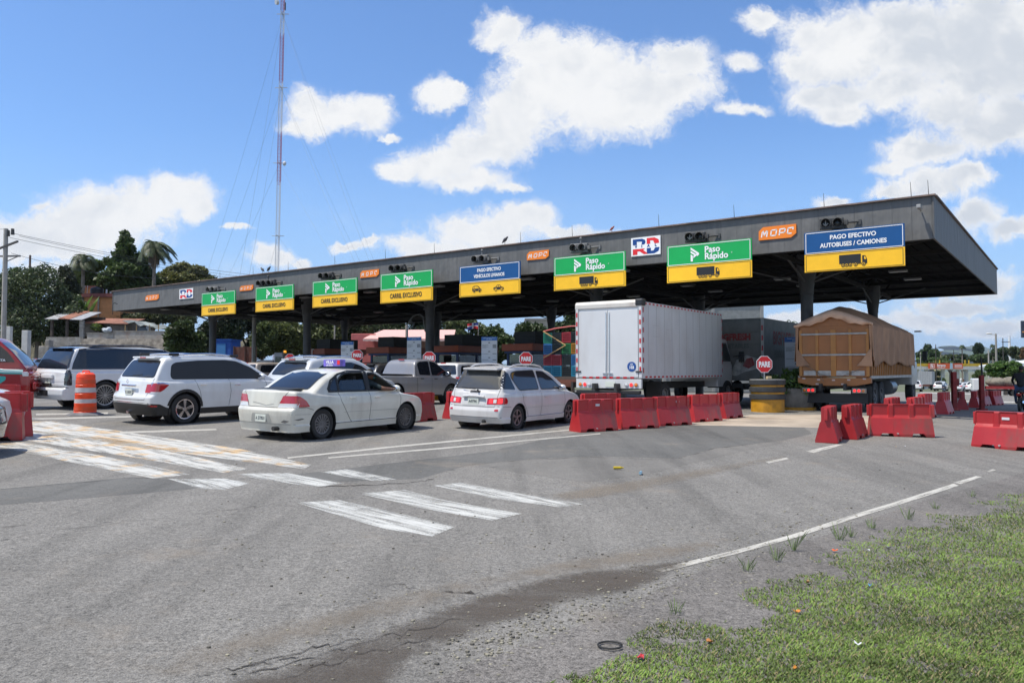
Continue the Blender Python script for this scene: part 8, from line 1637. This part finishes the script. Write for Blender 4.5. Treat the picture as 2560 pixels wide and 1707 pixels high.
def trees_left():
    D = (.065, .10, .032); M_ = (.10, .15, .04); O = (.15, .155, .055)
    broad_tree(95, 660, 850, 190, 72, 'wide feathery dark green tree behind the left pole', (.065, .09, .04), 26000, .13, [(60,720,55,45),(110,740,60,55),(150,775,50,45),(40,790,50,50),(100,800,70,45),(165,815,45,30),(20,740,30,60),(120,690,30,28),(70,690,26,25),(190,790,28,30),(50,840,50,30),(150,840,55,26)], seed=3)
    broad_tree(30, 668, 720, 40, 78, 'small bright tree top just right of the utility pole', M_, 2500, .15, [(32,685,14,16),(38,700,18,18),(20,715,20,18)], seed=31)
    broad_tree(160, 665, 770, 60, 74, 'narrow dark tree beside the feathery tree', (.05, .06, .035), 5000, .14, [(152,685,16,22),(165,700,18,24),(172,730,20,26),(180,755,16,22),(150,720,14,22)], seed=4)
    broad_tree(325, 572, 760, 130, 84, 'tall ragged big-leaved tree left of the coconut palm', D, 15000, .25, [(300,588,11,14),(296,612,14,20),(318,602,9,10),(308,640,24,18),(330,625,12,14),(300,665,28,20),(340,655,26,20),(325,680,42,22),(290,700,36,22),(350,700,36,24),(320,725,50,22),(270,655,10,10),(362,680,16,14),(280,735,30,20)], seed=5)
    broad_tree(215, 645, 760, 100, 86, 'mid green spreading tree in front of the small palm', M_, 9000, .2, [(232,665,22,14),(205,680,26,18),(245,660,12,8),(190,700,22,18),(230,700,30,18),(250,725,26,18),(205,735,34,18),(180,720,16,14)], seed=6)
    broad_tree(455, 655, 750, 145, 88, 'rounded olive and brown tree right of the coconut palm', O, 13000, .2, [(450,668,24,12),(425,680,26,16),(480,678,30,16),(410,700,28,16),(455,700,40,18),(505,700,28,16),(520,715,22,14),(400,722,24,16),(470,725,50,18)], seed=7)
    palm(208, 650, 80, 50, 'small wind-blown palm between the tree crowns', (.055, .075, .03), 17, 3)
    palm(386, 618, 80, 58, 'tall coconut palm with drooping brown thatch above the canopy end', (.05, .07, .03), 24, 5, thatch=True)
    for i, (x, t, q, w, Y, c, n, lab) in enumerate([(466, 785, 900, 112, 62, (.06, .09, .028), 16000, 'dense rounded glossy tree under the canopy left end'), (710, 775, 905, 120, 72, (.11, .13, .045), 15000, 'pale olive tree under the canopy left of the second column'),
        (800, 770, 905, 130, 76, (.095, .115, .045), 15000, 'olive tree right behind the second column'), (655, 800, 900, 80, 70, (.085, .11, .035), 8000, 'smaller olive tree beside the concrete pole'), (890, 755, 905, 170, 80, (.035, .06, .022), 18000, 'dark tree behind the leftmost toll booth'), (1030, 765, 870, 190, 84, (.04, .065, .025), 14000, 'dark tree behind the pink building'),
        (1235, 808, 930, 120, 68, (.05, .085, .03), 13000, 'big-leaved dark tree between two toll booths'), (1160, 785, 870, 130, 78, (.09, .12, .05), 9000, 'pale tree behind the flag'), (1330, 802, 930, 130, 62, (.045, .075, .028), 9000, 'dark tree behind the booth left of the crate truck'), (1430, 770, 900, 120, 64, (.045, .075, .03), 9000, 'dark tree behind the crate truck'), (560, 745, 900, 130, 84, (.03, .045, .02), 15000, 'dark tree behind the blue shed'), (630, 745, 905, 160, 92, (.022, .035, .016), 18000, 'very dark tree behind the rusty gate')]):
        broad_tree(x, t, q, w, Y, lab, c, n, .15, seed=20+i)
    b = broad_tree(340, 775, 815, 260, 80, 'long vine-covered hedge on the bank above the shacks', (.075, .09, .04), 16000, .13, [(290+i*22, 795+4*math.sin(i), 26, 15) for i in range(9)], trunk=False, name='hedge', seed=50); b['category'] = 'hedge'
    b = broad_tree(238, 808, 834, 30, 69.5, 'small yellow-green papaya plant before the block shack', (.16, .22, .05), 700, .14, [(238, 817, 12, 8)], name='papaya_plant', seed=51); b['category'] = 'plant'
    for i, (px, t, lab) in enumerate([(202, 752, 'left banana plant with upright leaf before the orange house'), (219, 750, 'right banana plant with upright leaf before the orange house')]):
        p = P(px, 800, 73); o = thing('banana_plant', lab, 'plant', p); V = []
        for k in range(4):
            a = k*1.7+i; L = 1.9 if k else 2.4; w = .28; d = Vector((math.cos(a)*.25, math.sin(a)*.25, 1)).normalized(); s = Vector((-math.sin(a), math.cos(a), 0)); pts = [d*L*t_+Vector((math.cos(a), math.sin(a), 0))*(.5*t_*t_) for t_ in np.linspace(0, 1, 7)]
            for j in range(6): w0, w1 = w*math.sin(math.pi*(j+.3)/6.6), w*math.sin(math.pi*(j+1.3)/6.6) if j < 5 else .02; V.append([pts[j]-s*w0, pts[j]+s*w0, pts[j+1]+s*w1, pts[j+1]-s*w1])
        quads_obj('leaf_blades', np.array([[tuple(q) for q in v] for v in V]), leafmat('leaf_banana', (.10, .17, .04)), o); b = MB(); b.cone((0, 0, -2.), (0, 0, .4), .14, .08, 8); b.build('stem', mat('bark_pale', (.19, .16, .13)), o)
def mid_buildings():
    pk = mat('wall_pink', (.55, .15, .14), .75, var=.1); Y = 74; a, zt = XZ(878, 834, Y); c_, _ = XZ(1120, 834, Y); g = gz(a, Y); r = thing('pink_building', 'pink office building with a striped pink awning beyond the booths', 'building', (a, Y, g)); H = zt-g; W = c_-a
    b = MB(); b.box((W*.125, 2, H/2), (W*.25, 4, H)); b.build('wall', pk, r, bevel=.04); b = MB(); b.box((W*.62, 3.4, H*.45), (W*.74, 4, H*.9)); b.build('wall', mat('wall_grey_pink', (.33, .22, .2), .8), r)
    # striped barrel awning
    x0 = (912-878)*Y/FOC; x1 = W+.6; V = []; F = []; mi = []; n = 6; z1_ = XZ(900, 822, Y)[1]-g; z0_ = XZ(900, 848, Y)[1]-g
    for i in range(n+1):
        t = i/n; inset_ = 1.4*t; V += [(x0+inset_*1.1, -.9+2.6*t, z0_+(z1_-z0_)*t**.85), (x1, -.9+2.6*t, z0_+(z1_-z0_)*t**.85)]
    for i in range(n): F.append((2*i, 2*i+1, 2*i+3, 2*i+2)); mi.append(i % 2)
    m1, m2 = mat('awning_pink', (.62, .27, .24), .7), mat('awning_pale', (.72, .50, .46), .7); k = 9
    V2 = []; F2 = []; mi2 = []
    for i in range(k*2+1):
        t = i/(k*2); V2 += [(x0+1.5*t, -.9+2.6*t, z0_+(z1_-z0_)*t**.85), (x1, -.9+2.6*t, z0_+(z1_-z0_)*t**.85)]
    for i in range(k*2): F2.append((2*i, 2*i+1, 2*i+3, 2*i+2)); mi2.append(i % 2)
    o = mesh_obj('awning', V2, F2, [m1, m2], r, mi=mi2); s = o.modifiers.new('s', 'SOLIDIFY'); s.thickness = .04
    b = MB()
    for i in range(34): t = i/34; b.box((x0+(x1-x0)*(t+.014), -.9, z0_-.09-(.03 if i % 2 else 0)), ((x1-x0)/34, .02, .2)); 
    b.build('valance', m2, r)
    for q in (.36, .5, .64, .78): b = MB(); b.box((W*q, 1.36, H*.5), (W*.09, .06, H*.34)); f = b.build('window', mat('frame_white', (.45, .45, .45), .5), r); b = MB(); b.box((W*q, 1.32, H*.5), (W*.078, .03, H*.29)); b.build('pane', GLT, f)
    b = MB(); b.box((W*.5, -.5, .6), (W, .3, 1.2)); b.build('blue_dado', mat('booth_blue', (0, 0, 0)), r)
    blk = mat('block_wall_grey', (.24, .25, .24), .9, var=.12, bump=.4, bscale=2); Y = 72
    for (x0, x1, t, lab) in ((1660, 1904, 745, 'grey block-walled building behind the box trucks'), (1316, 1382, 800, 'small beige block building above the dark trees')):
        a, zt = XZ(x0, t, Y); c_, _ = XZ(x1, t, Y); g = gz(a, Y); r = thing('block_building', lab, 'building', (a, Y, g)); W, H = c_-a, zt-g; b = MB(); b.box((W/2, 4, H/2), (W, 8, H)); b.build('wall', blk if x0 > 1500 else mat('block_beige', (.42, .38, .30), .9, var=.12), r); b = MB()
        for q in ((.0, .5, 1.) if W > 5 else (0, 1)): b.box((W*q, -.03, H/2), (.3, .1, H))
        b.build('pilaster', mat('pilaster_grey', (.3, .3, .29), .8), r); b = MB(); b.box((W/2, 4, H+.08), (W+.3, 8.3, .16)); b.build('coping', mat('pilaster_grey', (0, 0, 0)), r)
    Y = 66; p = P(1196, 822, Y); g = gz(p.x, Y); r = thing('flag', 'red, blue and white national flag on a thin pole above a toll booth', 'flag', (p.x, Y, g)); h = P(1196, 806, Y).z-g; b = MB(); b.cone((0, 0, 0), (0, 0, h), .04, .03, 8); b.build('flagpole', CHR, r)
    def cloth(nm, u0, u1, v0, v1, m):
        V = []; F = []; n = 8
        for i in range(n+1):
            for j in range(3): u = u0+(u1-u0)*i/n; v = v0+(v1-v0)*j/2; V.append((-.04-u*.9, .12*math.sin(u*6), h-.05-.42*0-v*.5-u*.02+.04*math.sin(u*5)))
        for i in range(n):
            for j in range(2): F.append((i*3+j, i*3+j+1, (i+1)*3+j+1, (i+1)*3+j))
        mesh_obj(nm, V, F, m, r)
    fr, fb, fw = mat('flag_red', (.5, .02, .03), .7), mat('flag_blue', (.01, .03, .2), .7), mat('flag_white', (.6, .6, .6), .7)
    cloth('blue_quarter', 0, .42, 0, .42, fb); cloth('red_quarter', .56, 1, 0, .42, fr); cloth('red_quarter', 0, .42, .58, 1, fr); cloth('blue_quarter', .56, 1, .58, 1, fb); cloth('white_cross', .42, .56, 0, 1, fw); cloth('white_cross', 0, .42, .42, .58, fw); cloth('white_cross', .56, 1, .42, .58, fw)
    palm(1978, 806, 78, 25, 'palm crown showing between the canopy column and the grey building', (.05, .085, .03), 16, 9, wind=.1)
    # service vehicles glimpsed between cars
    for (x0, x1, t, Y, col, lab, fl) in ((641, 712, 881, 46, (.3, .3, .31), 'grey service truck with amber beacon glimpsed below the olive trees', 1), (779, 809, 877, 50, (.02, .06, .2), 'small blue truck with white frame beside the leftmost booth', 0)):
        a, zt = XZ(x0, t, Y); c_, _ = XZ(x1, t, Y); g = gz(a, Y); r = thing('service_truck', lab, 'truck', (a, Y, g)); W, H = c_-a, zt-g; m = mat('service_%d' % x0, col, .4, dirt=((.2, .18, .16), .4, 1)); b = MB(); b.box((W*.3, .9, H*.5), (W*.58, 1.8, H*.62)); b.build('body', m, r, bevel=.05)
        b = MB(); b.prism([(W*.6, .5), (W, .5), (W, H*.62), (W*.93, H), (W*.62, H)], 0, 1.8, Matrix(((1, 0, 0, 0), (0, 0, 1, 0), (0, 1, 0, 0), (0, 0, 0, 1)))); b.build('cab', m, r, bevel=.05); b = MB(); b.box((W*.79, -.01, H*.76), (W*.24, .02, H*.26)); b.build('side_window', GLT, r)
        for q in (.2, .8): b = MB(); b.cone((W*q, -.02, .4), (W*q, .25, .4), .4, .4, 18); b.build('wheel', TYRE, r, smooth=True)
        b = MB()
        if fl: b.cone((W*.85, .9, H), (W*.85, .9, H+.14), .09, .07, 10); b.build('beacon', mat('beacon_amber', (.9, .35, .03), .3, emis=1.2), r)
        else: b.tube([(0, .1, H*.6), (0, .1, H+.1), (W*.9, .1, H+.1), (W*.9, .1, H*.7)], .03, 6); b.build('white_frame', WHT, r)
def right_side():
    # far hills, two ridges
    for k, (Y, pts, col) in enumerate([(5200, [(2240, 905), (2300, 893), (2345, 876), (2360, 868), (2372, 863), (2385, 868), (2397, 874), (2412, 880), (2428, 886), (2470, 895), (2600, 908), (2800, 912)], (.055, .085, .05)), (7600, [(2150, 912), (2300, 900), (2380, 880), (2405, 868), (2424, 862.5), (2440, 868), (2460, 872), (2480, 880), (2520, 890), (2650, 900), (2900, 905)], (.06, .09, .055)), (6800, [(-600, 912), (300, 905), (900, 908), (1500, 912), (2000, 910), (2200, 915)], (.05, .08, .05))]):
        V = []; F = []; n = 160; x_ = [q[0] for q in pts]; y_ = [q[1] for q in pts]; rr = np.random.default_rng(k)
        for i in range(n+1):
            px = x_[0]+(x_[-1]-x_[0])*i/n; py = np.interp(px, x_, y_)+.5*math.sin(px*.31)+.4*math.sin(px*.13+k); z = P(px, py, Y).z
            for j in range(7): t = j/6; V.append(((px-1280)/FOC*Y+40*math.sin(i*.7+j*2), Y-900*(1-t), -60+(z+60)*math.sin(t*math.pi/2)**1.2+ (18*math.sin(i*.9+j*1.7)*(1-t) if j else 0)))
        for i in range(n):
            for j in range(6): F.append((i*7+j, (i+1)*7+j, (i+1)*7+j+1, i*7+j+1))
        o = mesh_obj('hills', V, F, mat('hill_green_%d' % k, col, .95, var=.3, vscale=.004), smooth=True); o['kind'] = 'structure'
    # footbridge
    Y = 205; a, zt = XZ(2262, 916, Y); c_, zb = XZ(2470, 924, Y); g = gz((a+c_)/2, Y); r = thing('footbridge', 'white footbridge with yellow railing spanning the far road', 'bridge', (a, Y, zb)); W = c_-a+12; H = zt-zb; b = MB(); b.box((W/2, 1.5, H/2), (W, 3, H)); b.build('deck', mat('bridge_white', (.5, .5, .48), .7, var=.1), r); ym = mat('rail_yellow', (.55, .36, .02), .6); rh = P(2300, 909, Y).z-zt
    for s in (.1, 2.9):
        b = MB(); b.box((W/2, s, H+rh), (W, .1, .12)); b.box((W/2, s, H+rh*.5), (W, .08, .5))
        for i in range(int(W/1.2)): b.box((i*1.2+.6, s, H+rh/2), (.07, .07, rh))
        b.build('railing', ym, r)
    for px_ in (2318, 2369, 2366.5): pass
    for px_ in (2345, 2418): x = XZ(px_, 900, Y)[0]-a; b = MB(); b.box((x-.5, .1, H+rh*1.5), (.2, .2, rh*1.6)); b.box((x+.5, .1, H+rh*1.5), (.2, .2, rh*1.6)); b.build('yellow_post', ym, r)
    for px_ in (2300, 2322, 2364, 2401, 2423): x = XZ(px_, 900, Y)[0]-a; b = MB(); b.box((x, 1.5, -(zb-g)/2-.2), (.7, .7, zb-g+.4)); b.build('pier', mat('bridge_white', (0, 0, 0)), r)
    x0, z1 = XZ(2320.5, 908, Y-.6); x1, z0 = XZ(2407, 921.5, Y-.6); r = thing('banner', 'orange-red advertising banner hung on the footbridge railing', 'banner', (x0, Y-.6, z0)); W, H = x1-x0, z1-z0; b = MB(); b.box((W/2, 0, H/2), (W, .08, H)); b.build('cloth', mat('banner_orange', (.62, .10, .03), .6), r); M = Matrix.Translation((0, -.05, 0)) @ SIDE; b = MB(); text_mb(b, 'bravo', H*.72, M @ Matrix.Translation((W*.38, H*.6, .0)), .03, .95); text_mb(b, 'SUPERMERCADO', H*.2, M @ Matrix.Translation((W*.38, H*.18, 0)), .01, .95)
    frame2d(b, W*.11, H*.72, .1, .0, M @ Matrix.Translation((W*.115, H*.5, 0))); text_mb(b, 'b', H*.7, M @ Matrix.Translation((W*.115, H*.52, 0)), .05)
    for q in (.72, .5, .3): flat(b, [(W*.76, H*q), (W*.97, H*q), (W*.97, H*q-.12), (W*.76, H*q-.12)], .0, M)
    b.build('lettering', WHT, r, rec=False); b = MB(); flat(b, [(W*.63, H*1.05), (W*.7, H*1.05), (W*.71, 0), (W*.62, 0)], .012, M); b.build('pale_figure', mat('figure_pale', (.35, .5, .6), .6), r, rec=False)
    # lamp post, black rod poles, pylon, arena roof, billboard
    Y = 88; p = P(2489.5, 834, Y); g = gz(p.x, Y); r = thing('street_lamp', 'grey street lamp with a single white head at right', 'street lamp', (p.x, Y, g)); h = p.z-g; b = MB(); b.cone((0, 0, 0), (0, 0, h), .14, .09, 10); b.build('pole', mat('lamp_pole', (.25, .235, .21), .7), r, smooth=True); b = MB(); b.tube([(0, 0, h-.15), (-.5, 0, h-.1)], .035, 6); b.sphere((-.75, 0, h), (.36, .14, .1), 12, 8); b.build('lamp_head', mat('lamp_head', (.55, .55, .52), .4), r, smooth=True)
    Y = 230; r = thing('spire', 'white monument spire braced by two slanting legs at right', 'monument', (XZ(2524.7, 900, Y)[0], Y, gz(150, Y))); x, zt = XZ(2524.7, 838, Y); g = r.location.z; k = Y/FOC; z6 = XZ(0, 872, Y)[1]-g; wh = mat('spire_white', (.62, .64, .66), .5); b = MB(); b.cone((0, 0, 0), (0, 0, z6), .5, .42, 12); b.cone((0, 0, z6), (0, 0, zt-g), .42, .25, 12); b.cone((0, 0, zt-g), (0, 0, zt-g+.7), .1, .05, 6); b.build('shaft', wh, r, smooth=True)
    for s in (-1, 1): b = MB(); b.cone((0, 0, z6), (s*19*k, 0, z6-30*k), .12, .15, 8); b.cone((s*19*k, 0, z6-30*k), (s*26*k, 0, 0), .15, .2, 8); b.build('brace_leg', wh, r, smooth=True)
    Y = 150; a, zt = XZ(2524, 897, Y); g = gz(150, Y); r = thing('white_pavilion', 'white curved roof building at the right picture edge', 'building', (a, Y, g)); b = MB(); n = 14; V = []
    pts = [(q, XZ(0, 917-20*math.sin(min(1, (i+2)/n)*1.5), Y)[1]-g) for i, q in enumerate(np.linspace(0, 14, n))]; b.prism(pts+[(14, pts[-1][1]-1.3), (0, pts[0][1]-.3)], 0, 10, Matrix(((1, 0, 0, 0), (0, 0, 1, 0), (0, 1, 0, 0), (0, 0, 0, 1)))); b.build('roof', wh, r, smooth=False); b = MB(); b.box((7.5, 5, .9), (13, 8, 3.4)); b.build('wall', mat('wall_cream', (.5, .47, .4), .8), r)
    Y = 110; x, zt = XZ(2566, 802, Y); _, zb = XZ(2566, 844, Y); x0 = XZ(2553, 802, Y)[0]; r = thing('billboard', 'dark billboard edge at the right picture border', 'billboard', (x0, Y, gz(x0, Y))); g = r.location.z; b = MB(); b.box((3, 0, (zt+zb)/2-g), (6, .3, zt-zb)); b.build('panel', mat('billboard_dark', (.02, .03, .05), .5, var=.6, vscale=1), r); b = MB(); b.cone((3.2, .3, 0), (3.2, .3, zb-g+.5), .25, .2, 10); b.build('post', DARKM, r); b = MB(); b.box((3, -.17, zb-g+.8), (6, .04, .18)); b.build('orange_stripe', mat('stripe_orange', (.6, .25, .05), .5), r)
    for i, (px, top, Y, w, lab) in enumerate([(2507, 845, 140, 2.0, 'dark thin utility pole between the lamp and the spire'), (2339, 861, 170, 1.8, 'dark utility pole with short arm left of the hills'), (2384, 874, 190, 1.3, 'thin dark pole before the hills'), (2471, 875, 130, 3.2, 'pale square pole left of the street lamp'), (2301, 880, 160, 1.8, 'pale thin pole left of the banner')]):
        p = P(px, top, Y); g = gz(p.x, Y); r = thing('utility_pole', lab, 'pole', (p.x, Y, g)); b = MB(); b.cone((0, 0, 0), (0, 0, p.z-g), Y/FOC*w/2*1.2, Y/FOC*w/2, 8); b.build('shaft', mat('pole_dark_%d' % (i > 2), (.06, .055, .05) if i < 3 else (.35, .33, .3), .8), r); b = MB(); b.box((.5, 0, p.z-g-.7), (1.4, .12, .12)); b.build('crossarm', mat('pole_dark_0', (0, 0, 0)), r)
    T = [(2290, 868, 920, 60, 240, (.05, .08, .035), 5000, 'broad dark tree behind the footbridge, left end'), (2325, 858, 912, 50, 260, (.055, .085, .035), 4500, 'grey-green tree left of the yellow house'), (2375, 884, 912, 70, 280, (.075, .10, .04), 4500, 'pale scrubby trees above the banner'), (2405, 884, 912, 40, 262, (.04, .065, .025), 3000, 'dark bush at the foot of the far palm'),
         (2446, 857, 890, 26, 240, (.03, .055, .03), 3500, 'tall layered conifer-like tree right of the far palm'), (2450, 884, 912, 60, 236, (.055, .09, .03), 4500, 'green trees below the conifer-like tree'), (2505, 866, 905, 54, 215, (.04, .065, .025), 5000, 'dark tree row behind the street lamp'), (2545, 862, 900, 50, 200, (.05, .075, .03), 4500, 'dark tree behind the spire at right edge'), (2570, 866, 905, 40, 190, (.12, .07, .03), 3500, 'reddish flowering tree at the right edge'), (2320, 893, 918, 110, 225, (.08, .12, .035), 5000, 'low bright trees just above the footbridge railing'),
         (2512, 901, 945, 94, 84, (.075, .14, .03), 14000, 'rounded bright green tree behind the hay truck'), (2446, 924, 958, 30, 96, (.07, .12, .03), 4000, 'small green tree left of the short red post'), (2556, 930, 958, 40, 70, (.08, .14, .03), 4500, 'green bush at the right edge behind the rider'), (2340, 925, 958, 50, 215, (.03, .05, .02), 3500, 'dark tree in the shade under the footbridge'), (2357, 945, 960, 10, 180, (.12, .2, .05), 700, 'small yellow-green bush on the far road side'), (2480, 880, 905, 40, 225, (.05, .08, .03), 3000, 'tree below the second far palm')]
    for i, (x, t, q, w, Y, c, n, lab) in enumerate(T): broad_tree(x, t, q, w, Y, lab, c, n, max(.15, Y*.0014), seed=70+i, nb=12)
    palm(2405, 866, 255, 11, 'royal palm silhouette against the far hills', (.04, .06, .025), 16, 11, wind=.05); palm(2482, 864, 220, 11, 'palm beside the street lamp among far trees', (.04, .06, .025), 16, 12, wind=.05)
    Y = 270; a, zt = XZ(2338, 880, Y); c_, _ = XZ(2353, 880, Y); g = gz(150, Y); r = thing('house', 'small pale yellow house among far trees', 'house', (a, Y, g)); b = MB(); b.box(((c_-a)/2, 2, (zt-g)/2), (c_-a, 4, zt-g)); b.build('wall', mat('house_cream', (.6, .5, .26), .8), r); b = MB(); b.box(((c_-a)/2, 2, zt-g+.1), (c_-a+.6, 4.6, .2)); b.build('roof', mat('roof_tan', (.35, .25, .18), .8), r)
    for q in (.3, .7): b = MB(); b.box(((c_-a)*q, -.02, zt-g-1), (.5, .04, .7)); b.build('window', mat('window_dark', (0, 0, 0)), r)
    # distant vehicles
    def at(px, Y, ang, o, off=0.): p = P(px, 925, Y); o.location = (p.x, Y, gz(p.x, Y)); o.rotation_euler = (0, 0, R(ang)); return o
    hs = [hatch('far_white', 'distant white hatchback just right of the tarpaulin truck cab', (.6, .6, .6), None, simple=True, rail=False)[0]]; at(2286, 116, 60, hs[0]); hs[0].name = 'parked_car'
    for (px, Y, ang, lab) in ((2428, 118, 48, 'distant silver hatchback left of the short red post'), (2346, 135, 52, 'distant dark car behind the far motorcyclist')): o = copy_tree(hs[0]); at(px, Y, ang, o); o['label'] = lab
    o = hatch('far_side', 'distant white car turning across, right of the tall red post', (.55, .56, .58), None, simple=True, rail=False, H=1.5)[0]; at(2390, 128, 10, o)
    Y = 150; r = thing('box_truck', 'distant grey box truck beyond the tarpaulin truck', 'truck'); b = MB(); b.box((2.4, 0, 2.35), (4.9, 2.4, 2.5)); b.build('cargo_box', mat('far_box', (.30, .31, .33), .5, var=.1), r); b = MB()
    for k in range(8): b.box((-.03, -1.05+k*.3, 2.35), (.04, .06, 2.4))
    b.build('rear_rib', mat('far_rib', (.2, .2, .22), .5), r); b = MB(); b.box((5.9, 0, 1.5), (1.7, 2.0, 1.9)); b.build('cab', mat('cab_white', (0, 0, 0)), r, bevel=.2)
    b = MB(); b.box((2.4, 0, .9), (5, 1.6, .3)); b.build('chassis', mat('chassis_rust', (.1, .03, .02), .7), r)
    for x in (1.0, 5.8):
        for s in (-1, 1): b = MB(); b.cone((x, s*.8, .45), (x, s*1.15, .45), .45, .45, 16); b.build('wheel', TYRE, r, smooth=True)
    at(2312, Y, 56, r)
    Y = 262; r = thing('bus', 'distant white coach with an orange emblem on its back', 'bus'); b = MB(); b.box((5, 0, 1.85), (10, 2.5, 2.9)); b.build('body', mat('bus_white', (.62, .63, .65), .4), r, bevel=.25); M = REAR; b = MB(); b.box((-.02, 0, 2.4), (.05, 1.9, .8)); b.build('rear_window', mat('bus_window', (.25, .27, .3), .3), r, bevel=.02); b = MB(); flat(b, [(q[0], q[1]*.55+2.75) for q in disc(0, 0, .7)], .06, M); b.build('emblem', mat('bus_orange', (.6, .14, .03), .5), r, rec=False); b = MB(); b.box((5, -1.26, 2.5), (9, .03, .9)); b.build('side_window', GLT, r); b = MB(); b.box((0, -1, 1), (.05, .3, .25)); b.box((0, 1, 1), (.05, .3, .25)); b.build('tail_light', LRED, r)
    for x in (2.5, 8):
        for s in (-1, 1): b = MB(); b.cone((x, s*.95, .5), (x, s*1.22, .5), .5, .5, 16); b.build('wheel', TYRE, r, smooth=True)
    at(2410, Y, 60, r)
    Y = 80; r = thing('hay_truck', 'flatbed truck with red sides carrying a lumpy covered load at right', 'truck'); b = MB(); b.box((2.2, 0, 1.05), (4.6, 2.2, .36)); b.build('red_bed', mat('bed_red', (.25, .02, .02), .6, var=.2), r); b = MB(); b.sphere((1.1, 0, 1.75), (1.35, 1.05, .68), 14, 9); b.sphere((2.9, 0, 1.7), (1.5, 1.05, .62), 14, 9); b.sphere((.5, .2, 1.55), (.8, .95, .5), 12, 8); b.build('covered_load', mat('load_brown', (.17, .15, .12), .95, var=.3, vscale=3, bump=1., bscale=6), r, smooth=True)
    b = MB(); b.box((5.4, 0, 1.4), (1.6, 1.9, 1.6)); b.build('cab', mat('cab_white', (0, 0, 0)), r, bevel=.15); b = MB(); b.box((2.2, 0, .72), (4.6, .9, .2)); b.build('chassis', DARKM, r)
    for x in (.9, 5.3):
        for s in (-1, 1): b = MB(); b.cone((x, s*.75, .42), (x, s*1.1, .42), .42, .42, 16); b.build('wheel', TYRE, r, smooth=True)
    at(2548, Y-1.5, 158, r); r.scale = (.68, .8, .8)
left_side(); mast(); trees_left(); mid_buildings(); right_side()
def haze():
    m = bpy.data.materials.new('haze_air'); m.use_nodes = True; t = NT(m.node_tree); t.n.clear(); o = t.new('ShaderNodeOutputMaterial'); v = t.new('ShaderNodeVolumePrincipled')
    v.inputs['Color'].default_value = (.72, .84, 1, 1); v.inputs['Density'].default_value = 6.5e-5; v.inputs['Anisotropy'].default_value = .2; t.l.new(v.outputs[0], o.inputs['Volume'])
    b = MB(); b.box((0, 4600, 60), (21000, 9600, 680)); h = b.build('haze', m, None); h['kind'] = 'stuff'
haze()
